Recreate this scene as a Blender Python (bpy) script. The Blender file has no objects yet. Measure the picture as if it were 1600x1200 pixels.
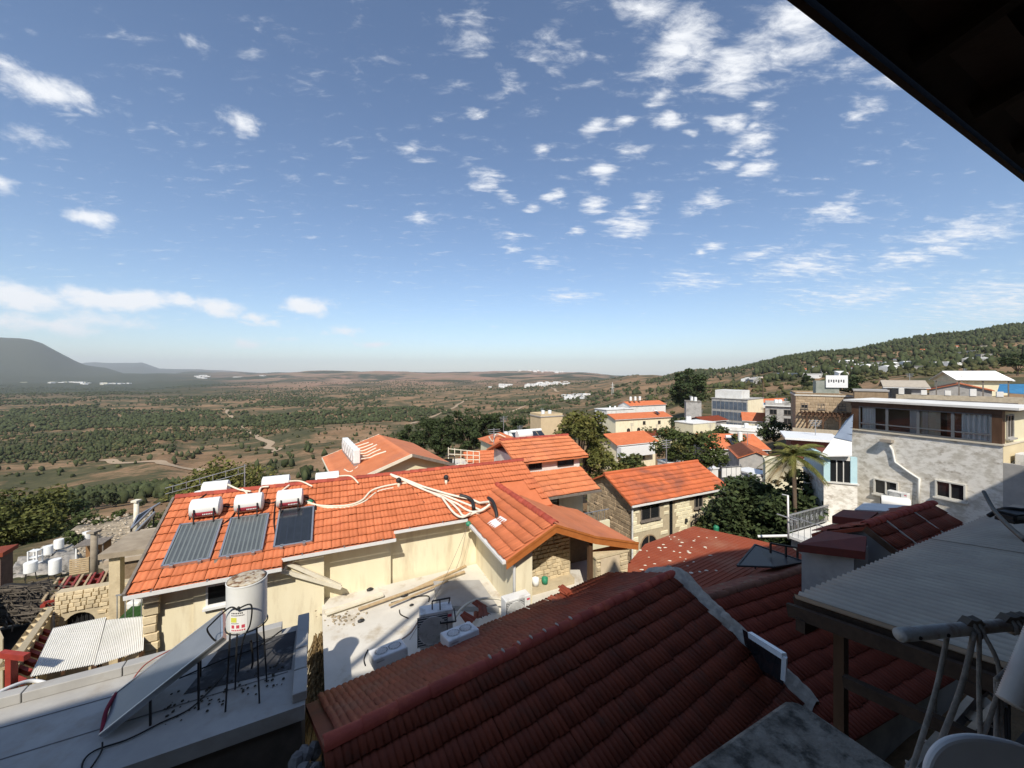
import bpy, bmesh, math, random
import numpy as np
from mathutils import Vector, Matrix, noise
random.seed(7)
rng = np.random.default_rng(11)
R = math.radians
sc = bpy.context.scene
COL = sc.collection

# ------------------------------------------------------------------ camera
FPX, HORIZON = 600.0, 583.0            # focal length and horizon line measured on the 1600 x 1200 photograph
cam_data = bpy.data.cameras.new('camera')
cam_data.sensor_width = 36.0
cam_data.lens = 36.0 * FPX / 1600.0
cam_data.shift_y = -(600.0 - HORIZON) / 1600.0
cam_data.clip_start, cam_data.clip_end = 0.05, 90000.0
cam = bpy.data.objects.new('camera', cam_data)
cam.location = (0, 0, 0)
cam.rotation_euler = (R(90), 0, 0)
COL.objects.link(cam)
sc.camera = cam

# ------------------------------------------------------------------ sun, sky, exposure
SUN_EL, SUN_AZ = R(45), R(180 + 1)     # azimuth clockwise from +Y: the sun stands behind the camera
SUN_DIR = Vector((math.sin(SUN_AZ) * math.cos(SUN_EL), math.cos(SUN_AZ) * math.cos(SUN_EL), math.sin(SUN_EL)))
sun_data = bpy.data.lights.new('sun', 'SUN')
sun_data.energy, sun_data.angle, sun_data.color = 5.0, R(0.53), (1.0, 0.93, 0.82)
sun = bpy.data.objects.new('sun', sun_data)
sun.rotation_euler = SUN_DIR.to_track_quat('Z', 'Y').to_euler()
COL.objects.link(sun)
SKY_STRENGTH = 0.14
sc.view_settings.view_transform = 'Standard'
sc.view_settings.look = 'None'
sc.view_settings.exposure = 0.12
sc.view_settings.gamma = 1.0
sc.view_settings.use_curve_mapping = False
sc.render.engine = 'CYCLES'
sc.cycles.use_denoising = True
sc.cycles.max_bounces = 5
sc.cycles.diffuse_bounces = 3
sc.cycles.glossy_bounces = 3
sc.cycles.transmission_bounces = 4
sc.cycles.transparent_max_bounces = 8
sc.cycles.volume_bounces = 0
sc.cycles.caustics_reflective = sc.cycles.caustics_refractive = False
sc.cycles.sample_clamp_indirect = 6.0

# clouds of the world: (pixel-direction, radius, vertical squash, strength)
CLOUDS_SOFT = [  # scattered altocumulus, upper right and centre
    (1010, 20, .075, 1.3, 1.0), (1065, 80, .10, 1.4, 1.05), (1145, 112, .085, 1.5, 1.2), (1250, 40, .10, 1.3, 1.05), (1290, 15, .05, 1.5, .8),
    (1033, 158, .042, 1.7, 1.05), (1047, 187, .04, 1.8, 1.0), (975, 187, .035, 2., .8), (1122, 192, .04, 2.0, .95), (1180, 215, .06, 1.6, .9),
    (1185, 262, .05, 1.9, 1.0), (940, 265, .065, 2.0, .95), (985, 235, .06, 2.2, .75), (760, 280, .07, 2.0, .85), (790, 306, .04, 2.3, 1.0),
    (930, 326, .05, 2.0, 1.0), (980, 350, .075, 1.5, 1.0), (1010, 315, .05, 1.5, .85), (1100, 318, .06, 2.2, .95), (1300, 335, .07, 2., .85), (1340, 180, .04, 2., .9),
    (660, 345, .05, 1.8, .7), (800, 366, .06, 3., .75), (860, 85, .07, 1.2, .6), (800, 130, .045, 1.4, .65), (735, 45, .08, 2., .6),
    (1500, 360, .12, 2.6, .8), (1250, 420, .14, 3., .75), (1430, 400, .12, 3., .7), (890, 465, .10, 4., .65), (1180, 395, .07, 2.5, .7), (850, 410, .08, 3., .6), (1080, 440, .12, 4., .6), (1330, 460, .16, 4., .65), (640, 240, .05, 2., .45), (1400, 120, .06, 2., .6), (1560, 470, .15, 3., .7), (1330, 100, .06, 2., .6),
    (860, 313, 0.033, 2.4, 0.94), (747, 178, 0.031, 1.8, 0.89), (1143, 189, 0.038, 1.7, 0.90), (1087, 202, 0.026, 2.6, 0.97), (931, 195, 0.041, 1.8, 0.99), (1136, 191, 0.025, 1.7, 0.83), (1145, 238, 0.028, 2.3, 0.80), (1094, 393, 0.022, 2.3, 0.96), (1192, 263, 0.036, 2.2, 0.99), (1199, 236, 0.029, 2.1, 0.94), (1142, 258, 0.042, 1.8, 0.88), (1116, 381, 0.033, 1.9, 0.83), (1182, 190, 0.023, 2.6, 0.88), (844, 235, 0.027, 2.3, 0.79), (1155, 182, 0.037, 2.5, 0.91), (1160, 243, 0.023, 2.0, 0.79), (1091, 322, 0.028, 1.9, 0.87), (803, 389, 0.035, 2.1, 0.83), (1188, 165, 0.038, 2.0, 0.90), (830, 326, 0.028, 2.1, 0.94), (901, 362, 0.031, 2.4, 0.83), (868, 311, 0.038, 1.9, 0.91),
]
CLOUDS_HARD = [  # small cumulus, left and above the horizon
    (70, 140, .07, 2.4, 1.1), (120, 165, .03, 2.4, .9), (380, 190, .05, 1.6, 1.1), (145, 340, .05, 2.4, 1.2), (305, 70, .04, 2., .6), (0, 95, .05, 2., .7),
    (150, 468, .075, 2.5, 1.3), (215, 468, .085, 2.7, 1.35), (275, 474, .06, 2.6, 1.2), (340, 481, .075, 2.5, 1.3), (395, 492, .05, 2.6, 1.05), (482, 480, .078, 2.7, 1.35), (35, 464, .085, 2.4, 1.3), (0, 460, .06, 3., 1.0),
    (60, 505, .13, 4.5, 1.0), (170, 500, .13, 5., .9), (385, 537, .06, 3., 1.05), (535, 517, .06, 2.4, .95), (580, 538, .07, 4., 1.05), (770, 508, .03, 3.5, .7),
    (450, 530, .035, 3., .7), (40, 215, .05, 2.4, .6), (0, 290, .03, 1., .8), (400, 500, .08, 5., .7), (250, 550, .16, 8., .4), (520, 555, .12, 8., .4),
]
world = bpy.data.worlds.new('World')
sc.world = world
world.use_nodes = True
def build_world():
    nt = world.node_tree
    nt.nodes.clear()
    N, L = nt.nodes.new, nt.links.new
    out = N('ShaderNodeOutputWorld')
    bg = N('ShaderNodeBackground'); bg.inputs['Strength'].default_value = SKY_STRENGTH
    sky = N('ShaderNodeTexSky'); sky.sky_type = 'NISHITA'; sky.sun_disc = False
    sky.sun_elevation, sky.sun_rotation = SUN_EL, SUN_AZ
    sky.altitude, sky.air_density, sky.dust_density, sky.ozone_density = 400, 1.0, 0.6, 3.2
    tc = N('ShaderNodeTexCoord')
    nrm = N('ShaderNodeVectorMath'); nrm.operation = 'NORMALIZE'; L(tc.outputs['Generated'], nrm.inputs[0])
    sep = N('ShaderNodeSeparateXYZ'); L(nrm.outputs[0], sep.inputs[0])
    def M(op, a, b=None, c=None, clamp=False):
        n = N('ShaderNodeMath'); n.operation = op; n.use_clamp = clamp
        for i, v in enumerate((a, b, c)):
            if v is None: continue
            if isinstance(v, (int, float)): n.inputs[i].default_value = v
            else: L(v, n.inputs[i])
        return n.outputs[0]
    # cloud layer: a flat sheet high above (direction divided by height)
    zz = M('ADD', M('MAXIMUM', sep.outputs[2], 0.0), 0.12)
    comb = N('ShaderNodeCombineXYZ')
    L(M('DIVIDE', sep.outputs[0], zz), comb.inputs[0]); L(M('DIVIDE', sep.outputs[1], zz), comb.inputs[1])
    def NZ(vec, scale, detail, rough, dist=0., sv=None):
        n = N('ShaderNodeTexNoise'); n.inputs['Scale'].default_value = scale; n.inputs['Detail'].default_value = detail
        n.inputs['Roughness'].default_value = rough; n.inputs['Distortion'].default_value = dist
        if sv:
            mp = N('ShaderNodeMapping'); mp.inputs['Scale'].default_value = sv; mp.inputs['Rotation'].default_value = (0, 0, R(-35)); L(vec, mp.inputs[0]); vec = mp.outputs[0]
        L(vec, n.inputs['Vector']); return n.outputs['Fac']
    wisp = NZ(comb.outputs[0], 10.0, 6, .66, .35, (1.0, 2.0, 1))
    streak = NZ(comb.outputs[0], 5.5, 4, .62, .6, (.6, 2.6, 1))
    puff = NZ(nrm.outputs[0], 21.0, 6, .66, .2, (1, 1, 1.5))
    # warp the blob masks so that no outline is round
    def blobs(lst, warp_scale, warp_amt):
        wn = N('ShaderNodeTexNoise'); wn.inputs['Scale'].default_value = warp_scale; wn.inputs['Detail'].default_value = 3
        L(nrm.outputs[0], wn.inputs['Vector'])
        wv = N('ShaderNodeVectorMath'); wv.operation = 'MULTIPLY_ADD'
        L(wn.outputs['Color'], wv.inputs[0]); wv.inputs[1].default_value = (warp_amt,) * 3
        L(nrm.outputs[0], wv.inputs[2])
        tot = None
        for px, py, r, sq, st in lst:
            c = Vector(((px - 800) / FPX, 1, (HORIZON - py) / FPX)).normalized() + Vector((warp_amt * .5,) * 3)
            d = N('ShaderNodeVectorMath'); d.operation = 'MULTIPLY_ADD'; L(wv.outputs[0], d.inputs[0]); d.inputs[1].default_value = (1, 1, sq); d.inputs[2].default_value = (-c.x, -c.y, -c.z * sq)
            ln = N('ShaderNodeVectorMath'); ln.operation = 'LENGTH'; L(d.outputs[0], ln.inputs[0])
            f = M('MULTIPLY_ADD', ln.outputs['Value'], -st / r, st)
            tot = f if tot is None else M('MAXIMUM', tot, f)
        return M('MAXIMUM', tot, 0.0)
    soft, hard = blobs(CLOUDS_SOFT, 9., .05), blobs(CLOUDS_HARD, 14., .035)
    base = M('ADD', M('MULTIPLY', wisp, .62), M('MULTIPLY', streak, .38))
    def SM(v, a, b):
        m = N('ShaderNodeMapRange'); m.interpolation_type = 'SMOOTHSTEP'
        m.inputs['From Min'].default_value = a; m.inputs['From Max'].default_value = b
        L(v, m.inputs['Value']); return m.outputs['Result']
    c_soft = SM(M('ADD', M('MULTIPLY', base, 2.1), M('MULTIPLY', soft, .62)), 1.12, 1.78)
    c_thin = M('MULTIPLY', SM(base, .50, .80), .07)
    c_hard = SM(M('ADD', M('MULTIPLY', puff, 1.3), M('MULTIPLY', hard, .75)), .80, 1.40)
    up = SM(sep.outputs[2], 0.0, 0.09)
    cover = M('MULTIPLY', M('MAXIMUM', M('MAXIMUM', M('MULTIPLY', c_soft, .95), c_thin), M('MULTIPLY', c_hard, .95)), up, clamp=True)
    # clouds: one even pale colour laid over the sky by cover
    mix = N('ShaderNodeMix'); mix.data_type = 'RGBA'; mix.blend_type = 'MIX'
    L(cover, mix.inputs['Factor']); L(sky.outputs[0], mix.inputs['A']); mix.inputs['B'].default_value = (6.6, 6.75, 7.0, 1)
    L(mix.outputs['Result'], bg.inputs['Color']); L(bg.outputs[0], out.inputs['Surface'])
build_world()
world.cycles.sampling_method = 'MANUAL'
world.cycles.sample_map_resolution = 512

# ------------------------------------------------------------------ helpers
def ray(px, py): return Vector(((px - 800) / FPX, 1.0, (HORIZON - py) / FPX))
def Z(px, py, z): r = ray(px, py); return r * (z / r.z)            # the point of a level plane at height z
def D(px, py, d): return ray(px, py) * d                            # the point at distance d ahead
def P2(px, py, p0, n):                                              # the point of any plane
    r = ray(px, py); return r * (Vector(p0).dot(n) / r.dot(n))

class MB:
    """collects shapes; build() links them as one mesh object"""
    def __init__(s): s.v, s.f, s.m, s.mi = [], [], [], 0
    def _a(s, vs, fs, M=None):
        b = len(s.v)
        s.v += [tuple(M @ Vector(p)) if M else tuple(p) for p in vs]
        s.f += [tuple(b + i for i in f) for f in fs]; s.m += [s.mi] * len(fs)
        return s
    def box(s, x0, x1, y0, y1, z0, z1, M=None):
        return s._a([(x0, y0, z0), (x1, y0, z0), (x1, y1, z0), (x0, y1, z0), (x0, y0, z1), (x1, y0, z1), (x1, y1, z1), (x0, y1, z1)],
                    [(0, 3, 2, 1), (4, 5, 6, 7), (0, 1, 5, 4), (1, 2, 6, 5), (2, 3, 7, 6), (3, 0, 4, 7)], M)
    def bar(s, a, b, w, h, up=(0, 0, 1)):
        a, b = Vector(a), Vector(b); d = (b - a); l = d.length; x = d.normalized()
        up = Vector(up)
        if abs(x.dot(up)) > .98: up = Vector((0, 1, 0))
        y = up.cross(x).normalized(); z = x.cross(y)
        M = Matrix(((x.x, y.x, z.x, a.x), (x.y, y.y, z.y, a.y), (x.z, y.z, z.z, a.z), (0, 0, 0, 1)))
        return s.box(0, l, -w / 2, w / 2, -h / 2, h / 2, M)
    def prism(s, pts, d):
        """closed planar outline pts moved along vector d"""
        n = len(pts); d = Vector(d); p = [Vector(q) for q in pts]
        nr = Vector((0, 0, 0))
        for i in range(n): nr += p[i].cross(p[(i + 1) % n])
        if nr.dot(d) > 0: p = p[::-1]
        vs = p + [q + d for q in p]
        fs = [tuple(range(n)), tuple(range(2 * n - 1, n - 1, -1))] + [(i, n + i, n + (i + 1) % n, (i + 1) % n) for i in range(n)]
        fs = [fs[0], fs[1]] + [f[::-1] for f in [(i, (i + 1) % n, n + (i + 1) % n, n + i) for i in range(n)]]
        return s._a(vs, fs)
    def quad(s, *p): return s._a(p, [tuple(range(len(p)))])
    def tube(s, pts, r, n=6, cap=True):
        pts = [Vector(p) for p in pts]; k = len(pts); rs = r if isinstance(r, (list, tuple)) else [r] * k
        vs, fs = [], []; ref = None
        for i, p in enumerate(pts):
            t = (pts[min(i + 1, k - 1)] - pts[max(i - 1, 0)])
            t = t.normalized() if t.length > 1e-9 else Vector((0, 0, 1))
            if ref is None: ref = Vector((1, 0, 0)) if abs(t.x) < .8 else Vector((0, 1, 0))
            a = t.cross(ref).normalized(); b = t.cross(a); ref = b.cross(t) if False else ref
            for j in range(n):
                q = 2 * math.pi * j / n
                vs.append(p + (a * math.cos(q) + b * math.sin(q)) * rs[i])
        for i in range(k - 1):
            for j in range(n):
                fs.append((i * n + j, (i + 1) * n + j, (i + 1) * n + (j + 1) % n, i * n + (j + 1) % n))
        if cap: fs += [tuple(range(n)), tuple(range(k * n - 1, (k - 1) * n - 1, -1))]
        return s._a(vs, fs)
    def lathe(s, prof, n=24, M=None):
        vs, fs = [], []
        for r, z in prof:
            for j in range(n): q = 2 * math.pi * j / n; vs.append((r * math.cos(q), r * math.sin(q), z))
        for i in range(len(prof) - 1):
            for j in range(n): fs.append((i * n + j, i * n + (j + 1) % n, (i + 1) * n + (j + 1) % n, (i + 1) * n + j))
        if prof[0][0] > 1e-6: fs.append(tuple(range(n - 1, -1, -1)))
        if prof[-1][0] > 1e-6: fs.append(tuple(range((len(prof) - 1) * n, len(prof) * n)))
        return s._a(vs, fs, M)
    def mesh(s, name, mats=None, smooth=False):
        me = bpy.data.meshes.new(name); me.from_pydata(s.v, [], s.f)
        for m in (mats if isinstance(mats, (list, tuple)) else [mats]):
            if m: me.materials.append(m)
        if any(s.m): me.polygons.foreach_set('material_index', s.m)
        if smooth: me.polygons.foreach_set('use_smooth', [True] * len(me.polygons))
        me.update(); return me
    def build(s, name, mat, parent=None, smooth=False, bev=0, fix=False):
        me = s.mesh(name, mat, smooth)
        if fix:
            bm = bmesh.new(); bm.from_mesh(me); bmesh.ops.recalc_face_normals(bm, faces=bm.faces); bm.to_mesh(me); bm.free()
        o = bpy.data.objects.new(name, me); COL.objects.link(o)
        if parent: o.parent = parent
        if bev:
            b = o.modifiers.new('edge', 'BEVEL'); b.width = bev; b.segments = 2; b.limit_method = 'ANGLE'
        if smooth == 'auto':
            for e in me.polygons: e.use_smooth = True
            me.set_sharp_from_angle(angle=R(35)) if hasattr(me, 'set_sharp_from_angle') else None
        return o
def raw(name, verts, faces, mat, parent=None, smooth=False):
    """fast mesh from numpy arrays with equal-sized faces"""
    me = bpy.data.meshes.new(name); nv, nf, k = len(verts), len(faces), faces.shape[1]
    me.vertices.add(nv); me.vertices.foreach_set('co', np.ascontiguousarray(verts, dtype=np.float32).ravel())
    me.loops.add(nf * k); me.loops.foreach_set('vertex_index', np.ascontiguousarray(faces, dtype=np.int32).ravel())
    me.polygons.add(nf); me.polygons.foreach_set('loop_start', np.arange(0, nf * k, k, dtype=np.int32))
    me.polygons.foreach_set('loop_total', np.full(nf, k, dtype=np.int32))
    if smooth: me.polygons.foreach_set('use_smooth', np.ones(nf, dtype=bool))
    me.update(calc_edges=True); me.validate()
    if mat: me.materials.append(mat)
    o = bpy.data.objects.new(name, me); COL.objects.link(o)
    if parent: o.parent = parent
    return o
def tag(o, label=None, cat=None, group=None, kind=None):
    if label: o['label'] = label
    if cat: o['category'] = cat
    if group: o['group'] = group
    if kind: o['kind'] = kind
    return o
def thing(name, label, cat, loc=(0, 0, 0), ang=0., group=None):
    o = bpy.data.objects.new(name, None); COL.objects.link(o)
    o.empty_display_size = .2
    o.location = loc; o.rotation_euler = (0, 0, R(ang))
    return tag(o, label, cat, group)
def MW(loc, ang): return Matrix.Translation(Vector(loc)) @ Matrix.Rotation(R(ang), 4, 'Z')
def inst(me, name, parent, M):
    o = bpy.data.objects.new(name, me); COL.objects.link(o); o.parent = parent; o.matrix_local = M; return o
def frame(o, x, y):
    """matrix with origin o, first axis x, second axis along y"""
    x = Vector(x).normalized(); y = Vector(y); z = x.cross(y).normalized(); y = z.cross(x)
    return Matrix(((x.x, y.x, z.x, o[0]), (x.y, y.y, z.y, o[1]), (x.z, y.z, z.z, o[2]), (0, 0, 0, 1)))

# ------------------------------------------------------------------ materials
MATS = {}
def mat(name, c1, c2=None, scale=3., rough=.85, bump=0., detail=6, c3=None, scale3=.7, stretch=None, thr=(.35, .65), island=0., spec=.3, metal=0., coat=0., bscale=None, thr3=(.52, .7)):
    if name in MATS: return MATS[name]
    m = bpy.data.materials.new(name); m.use_nodes = True; nt = m.node_tree; nt.nodes.clear()
    N, L = nt.nodes.new, nt.links.new
    o = N('ShaderNodeOutputMaterial'); b = N('ShaderNodeBsdfPrincipled'); L(b.outputs[0], o.inputs[0])
    b.inputs['Roughness'].default_value = rough; b.inputs['Metallic'].default_value = metal
    b.inputs['Specular IOR Level'].default_value = spec; b.inputs['Coat Weight'].default_value = coat
    g = N('ShaderNodeNewGeometry'); vec = g.outputs['Position']
    if stretch:
        mp = N('ShaderNodeMapping'); mp.inputs['Scale'].default_value = stretch; L(vec, mp.inputs[0]); vec = mp.outputs[0]
    def noi(sc_, det, v=None):
        n = N('ShaderNodeTexNoise'); n.inputs['Scale'].default_value = sc_; n.inputs['Detail'].default_value = det; n.inputs['Roughness'].default_value = .62
        L(v or vec, n.inputs['Vector']); return n.outputs['Fac']
    def ramp(f, a, bb):
        r = N('ShaderNodeMapRange'); r.inputs['From Min'].default_value = a; r.inputs['From Max'].default_value = bb; L(f, r.inputs['Value']); return r.outputs['Result']
    def mixc(f, A, B):
        x = N('ShaderNodeMix'); x.data_type = 'RGBA'; L(f, x.inputs['Factor'])
        for k, v in (('A', A), ('B', B)):
            if isinstance(v, tuple): x.inputs[k].default_value = v + (1,)
            else: L(v, x.inputs[k])
        return x.outputs['Result']
    col = c1
    if c2: col = mixc(ramp(noi(scale, detail), *thr), c1, c2)
    if c3: col = mixc(ramp(noi(scale3, 7), *thr3), col, c3)
    if island:
        oi = N('ShaderNodeObjectInfo')
        a = N('ShaderNodeMath'); a.operation = 'ADD'; L(g.outputs['Random Per Island'], a.inputs[0]); L(oi.outputs['Random'], a.inputs[1])
        fr = N('ShaderNodeMath'); fr.operation = 'FRACT'; L(a.outputs[0], fr.inputs[0])
        hs = N('ShaderNodeHueSaturation'); mr = N('ShaderNodeMapRange'); L(fr.outputs[0], mr.inputs['Value'])
        mr.inputs['To Min'].default_value = 1 - island; mr.inputs['To Max'].default_value = 1 + island
        L(mr.outputs['Result'], hs.inputs['Value'])
        if isinstance(col, tuple): hs.inputs['Color'].default_value = col + (1,)
        else: L(col, hs.inputs['Color'])
        col = hs.outputs['Color']
    if isinstance(col, tuple): b.inputs['Base Color'].default_value = col + (1,)
    else: L(col, b.inputs['Base Color'])
    if bump:
        bp = N('ShaderNodeBump'); bp.inputs['Strength'].default_value = bump; bp.inputs['Distance'].default_value = .02
        L(noi(bscale or scale * 4, 8), bp.inputs['Height']); L(bp.outputs[0], b.inputs['Normal'])
    MATS[name] = m; return m
ORANGE = mat('orange roof tile', (.58, .18, .078), (.50, .145, .058), 1.2, .75, .25, island=.09, bscale=30, c3=(.40, .115, .058), scale3=1.7, thr3=(.56, .86))
ORANGE2 = mat('pale orange roof tile', (.62, .215, .095), (.54, .175, .072), 1.0, .75, .25, island=.10, bscale=30, c3=(.48, .17, .09), scale3=.7)
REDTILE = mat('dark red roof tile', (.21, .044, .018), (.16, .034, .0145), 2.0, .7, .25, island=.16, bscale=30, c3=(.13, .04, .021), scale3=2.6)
RUSTTILE = mat('brown red roof tile', (.25, .052, .022), (.195, .04, .018), 2.0, .72, .25, island=.14, bscale=30, c3=(.20, .08, .05), scale3=1.2)
RIDGE = mat('ridge tile', (.36, .068, .040), (.28, .048, .031), 3., .7, .3, island=.12, bscale=30, c3=(.52, .12, .055), scale3=2.)
YELLOW = mat('cream plaster', (.82, .745, .54), (.78, .70, .495), 1.4, .9, .15, bscale=25, c3=(.56, .465, .31), scale3=1.6, thr3=(.5, .8), stretch=(1.8, 1.8, .35))
PALEY = mat('pale cream plaster', (.74, .68, .48), (.68, .62, .42), 1.2, .9, .1, c3=(.55, .50, .36), scale3=.3)
WHITE = mat('white plaster', (.74, .73, .69), (.66, .65, .61), 1.5, .85, .1, c3=(.52, .50, .45), scale3=.4)
PAINTW = mat('white paint', (.80, .80, .78), (.74, .74, .72), 6., .4, .05, spec=.5)
GREYW = mat('grey concrete wall', (.42, .40, .37), (.33, .32, .30), 2., .9, .3, c3=(.22, .21, .19), scale3=.8)
CONC = mat('weathered concrete', (.31, .275, .225), (.17, .148, .12), 6., .95, .8, bscale=26, c3=(.065, .058, .048), scale3=7., thr3=(.47, .62))
CEMENT = mat('cement mortar', (.47, .41, .33), (.32, .28, .225), 5., .95, .7, bscale=14, c3=(.22, .21, .20), scale3=2.)
MEMBRANE = mat('pale roof coating', (.41, .40, .375), (.33, .32, .30), 1.2, .8, .12, c3=(.30, .27, .225), scale3=1.5, thr3=(.52, .74))
TERRACE = mat('pale terrace coating', (.66, .63, .56), (.58, .55, .48), 1.1, .85, .15, c3=(.42, .35, .25), scale3=1.3, thr3=(.55, .72))
STONE = mat('pale limestone', (.66, .55, .36), (.55, .45, .29), 5., .9, .6, island=.16, bscale=14, c3=(.44, .35, .22), scale3=2.)
STONEG = mat('limestone joint', (.52, .44, .30), (.44, .37, .25), 6., .95, .3)
STONEB = mat('brown stone', (.34, .25, .16), (.25, .18, .11), 5., .9, .6, island=.22, bscale=14)
STAIN = mat('stained white wall', (.80, .765, .69), (.57, .53, .45), 2.6, .9, .25, detail=9, stretch=(1, 1, 1.7), c3=(.36, .31, .24), scale3=2.2, thr=(.44, .60), thr3=(.56, .70), bscale=20)
WOOD = mat('brown varnished wood', (.11, .06, .034), (.075, .04, .022), 6., .5, .15, stretch=(1, 1, .2))
WOODOR = mat('orange varnished wood', (.46, .16, .045), (.38, .12, .03), 5., .5, .15)
PINEW = mat('raw pine wood', (.52, .40, .24), (.42, .30, .17), 8., .8, .2)
GREYWOOD = mat('grey weathered wood', (.22, .19, .16), (.14, .12, .10), 8., .9, .3)
EAVEWOOD = mat('shade black eave wood', (.012, .008, .006), (.008, .005, .004), 5., .75, .2, spec=.15)  # shade under the eave is put into a near-black wood colour
REDWOOD = mat('red painted wood', (.34, .045, .03), (.25, .035, .025), 5., .6, .1)
STEEL = mat('galvanised steel', (.45, .46, .47), (.34, .35, .36), 5., .45, .05, metal=.6, spec=.5)
DARKMET = mat('dark metal', (.03, .03, .032), (.02, .02, .02), 5., .5)
BLACKRUB = mat('black rubber cable', (.012, .012, .012), rough=.6)
GREYPL = mat('pale grey plastic', (.72, .72, .70), (.66, .66, .64), 3., .5, .03, c3=(.42, .41, .38), scale3=3.)
ALUM = mat('aluminium frame', (.55, .56, .57), rough=.35, metal=.8, spec=.5)
PIPEW = mat('cream insulated pipe', (.76, .71, .58), (.66, .60, .46), 4., .7, .1)
TANKW = mat('white tank paint', (.80, .80, .77), (.74, .74, .70), 3., .45, .03, spec=.5)
TANKRED = mat('red tank band', (.55, .07, .10), rough=.5)
RUST = mat('rusty tank lid', (.55, .52, .44), (.40, .30, .18), 12., .9, .3, c3=(.16, .08, .04), scale3=9., thr3=(.5, .6))
GREEN = mat('artificial turf', (.035, .10, .02), (.02, .06, .012), 30., 1., .6)
GREENPL = mat('green plastic', (.03, .22, .12), rough=.5)
STRAW = mat('dry straw', (.30, .21, .10), (.18, .12, .055), 12., .95, .4, island=.3)
REED = mat('dark reed mat', (.055, .045, .035), (.03, .025, .02), 9., .95, .5, island=.3)
BROWNROOF = mat('brown sheet roof', (.31, .075, .034), (.26, .06, .028), .9, .8, .15, c3=(.33, .13, .075), scale3=.6, bscale=20)
GREYSHEET = mat('grey corrugated sheet', (.41, .365, .30), (.34, .30, .25), 2.2, .7, .1, c3=(.26, .23, .19), scale3=3.5, thr3=(.58, .85))
WHITESHEET = mat('white corrugated sheet', (.80, .79, .75), (.72, .71, .66), 2., .6, .05)
METALROOF = mat('blue grey metal roof', (.22, .27, .34), (.17, .21, .28), 1.5, .45, .05, metal=.3)
BLUEP = mat('pale blue paint', (.50, .70, .74), (.44, .63, .68), 3., .6)
BLUETARP = mat('blue tarpaulin', (.04, .17, .32), (.03, .13, .26), 2., .6)
MORTAR = mat('rough grey rubble', (.20, .19, .18), (.12, .115, .11), 7., .95, .8, bscale=12)
def glass(name, col, rough=.06):
    m = mat(name, col, None, rough=rough, spec=.7); return m
PANE = glass('dark window pane', (.018, .020, .022))
COLLECT = mat('collector glass', (.030, .036, .045), (.022, .027, .034), 2., .12, 0, spec=.7)
COLLECTG = mat('frosted collector glass', (.10, .115, .12), (.075, .085, .09), 2., .25, 0, spec=.7)
CURTAIN = mat('white curtain', (.82, .81, .78), (.74, .73, .70), 3., .9)
BLIND = mat('sand roller blind', (.42, .38, .28), rough=.8)
SOILED = mat('dusty yard floor', (.44, .36, .25), (.30, .24, .16), 1.6, .95, .5, c3=(.19, .155, .10), scale3=1.3)
TARP = mat('grey plastic sheeting', (.40, .37, .32), (.24, .22, .19), 2.4, .8, .6, c3=(.12, .11, .09), scale3=1.8)
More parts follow.
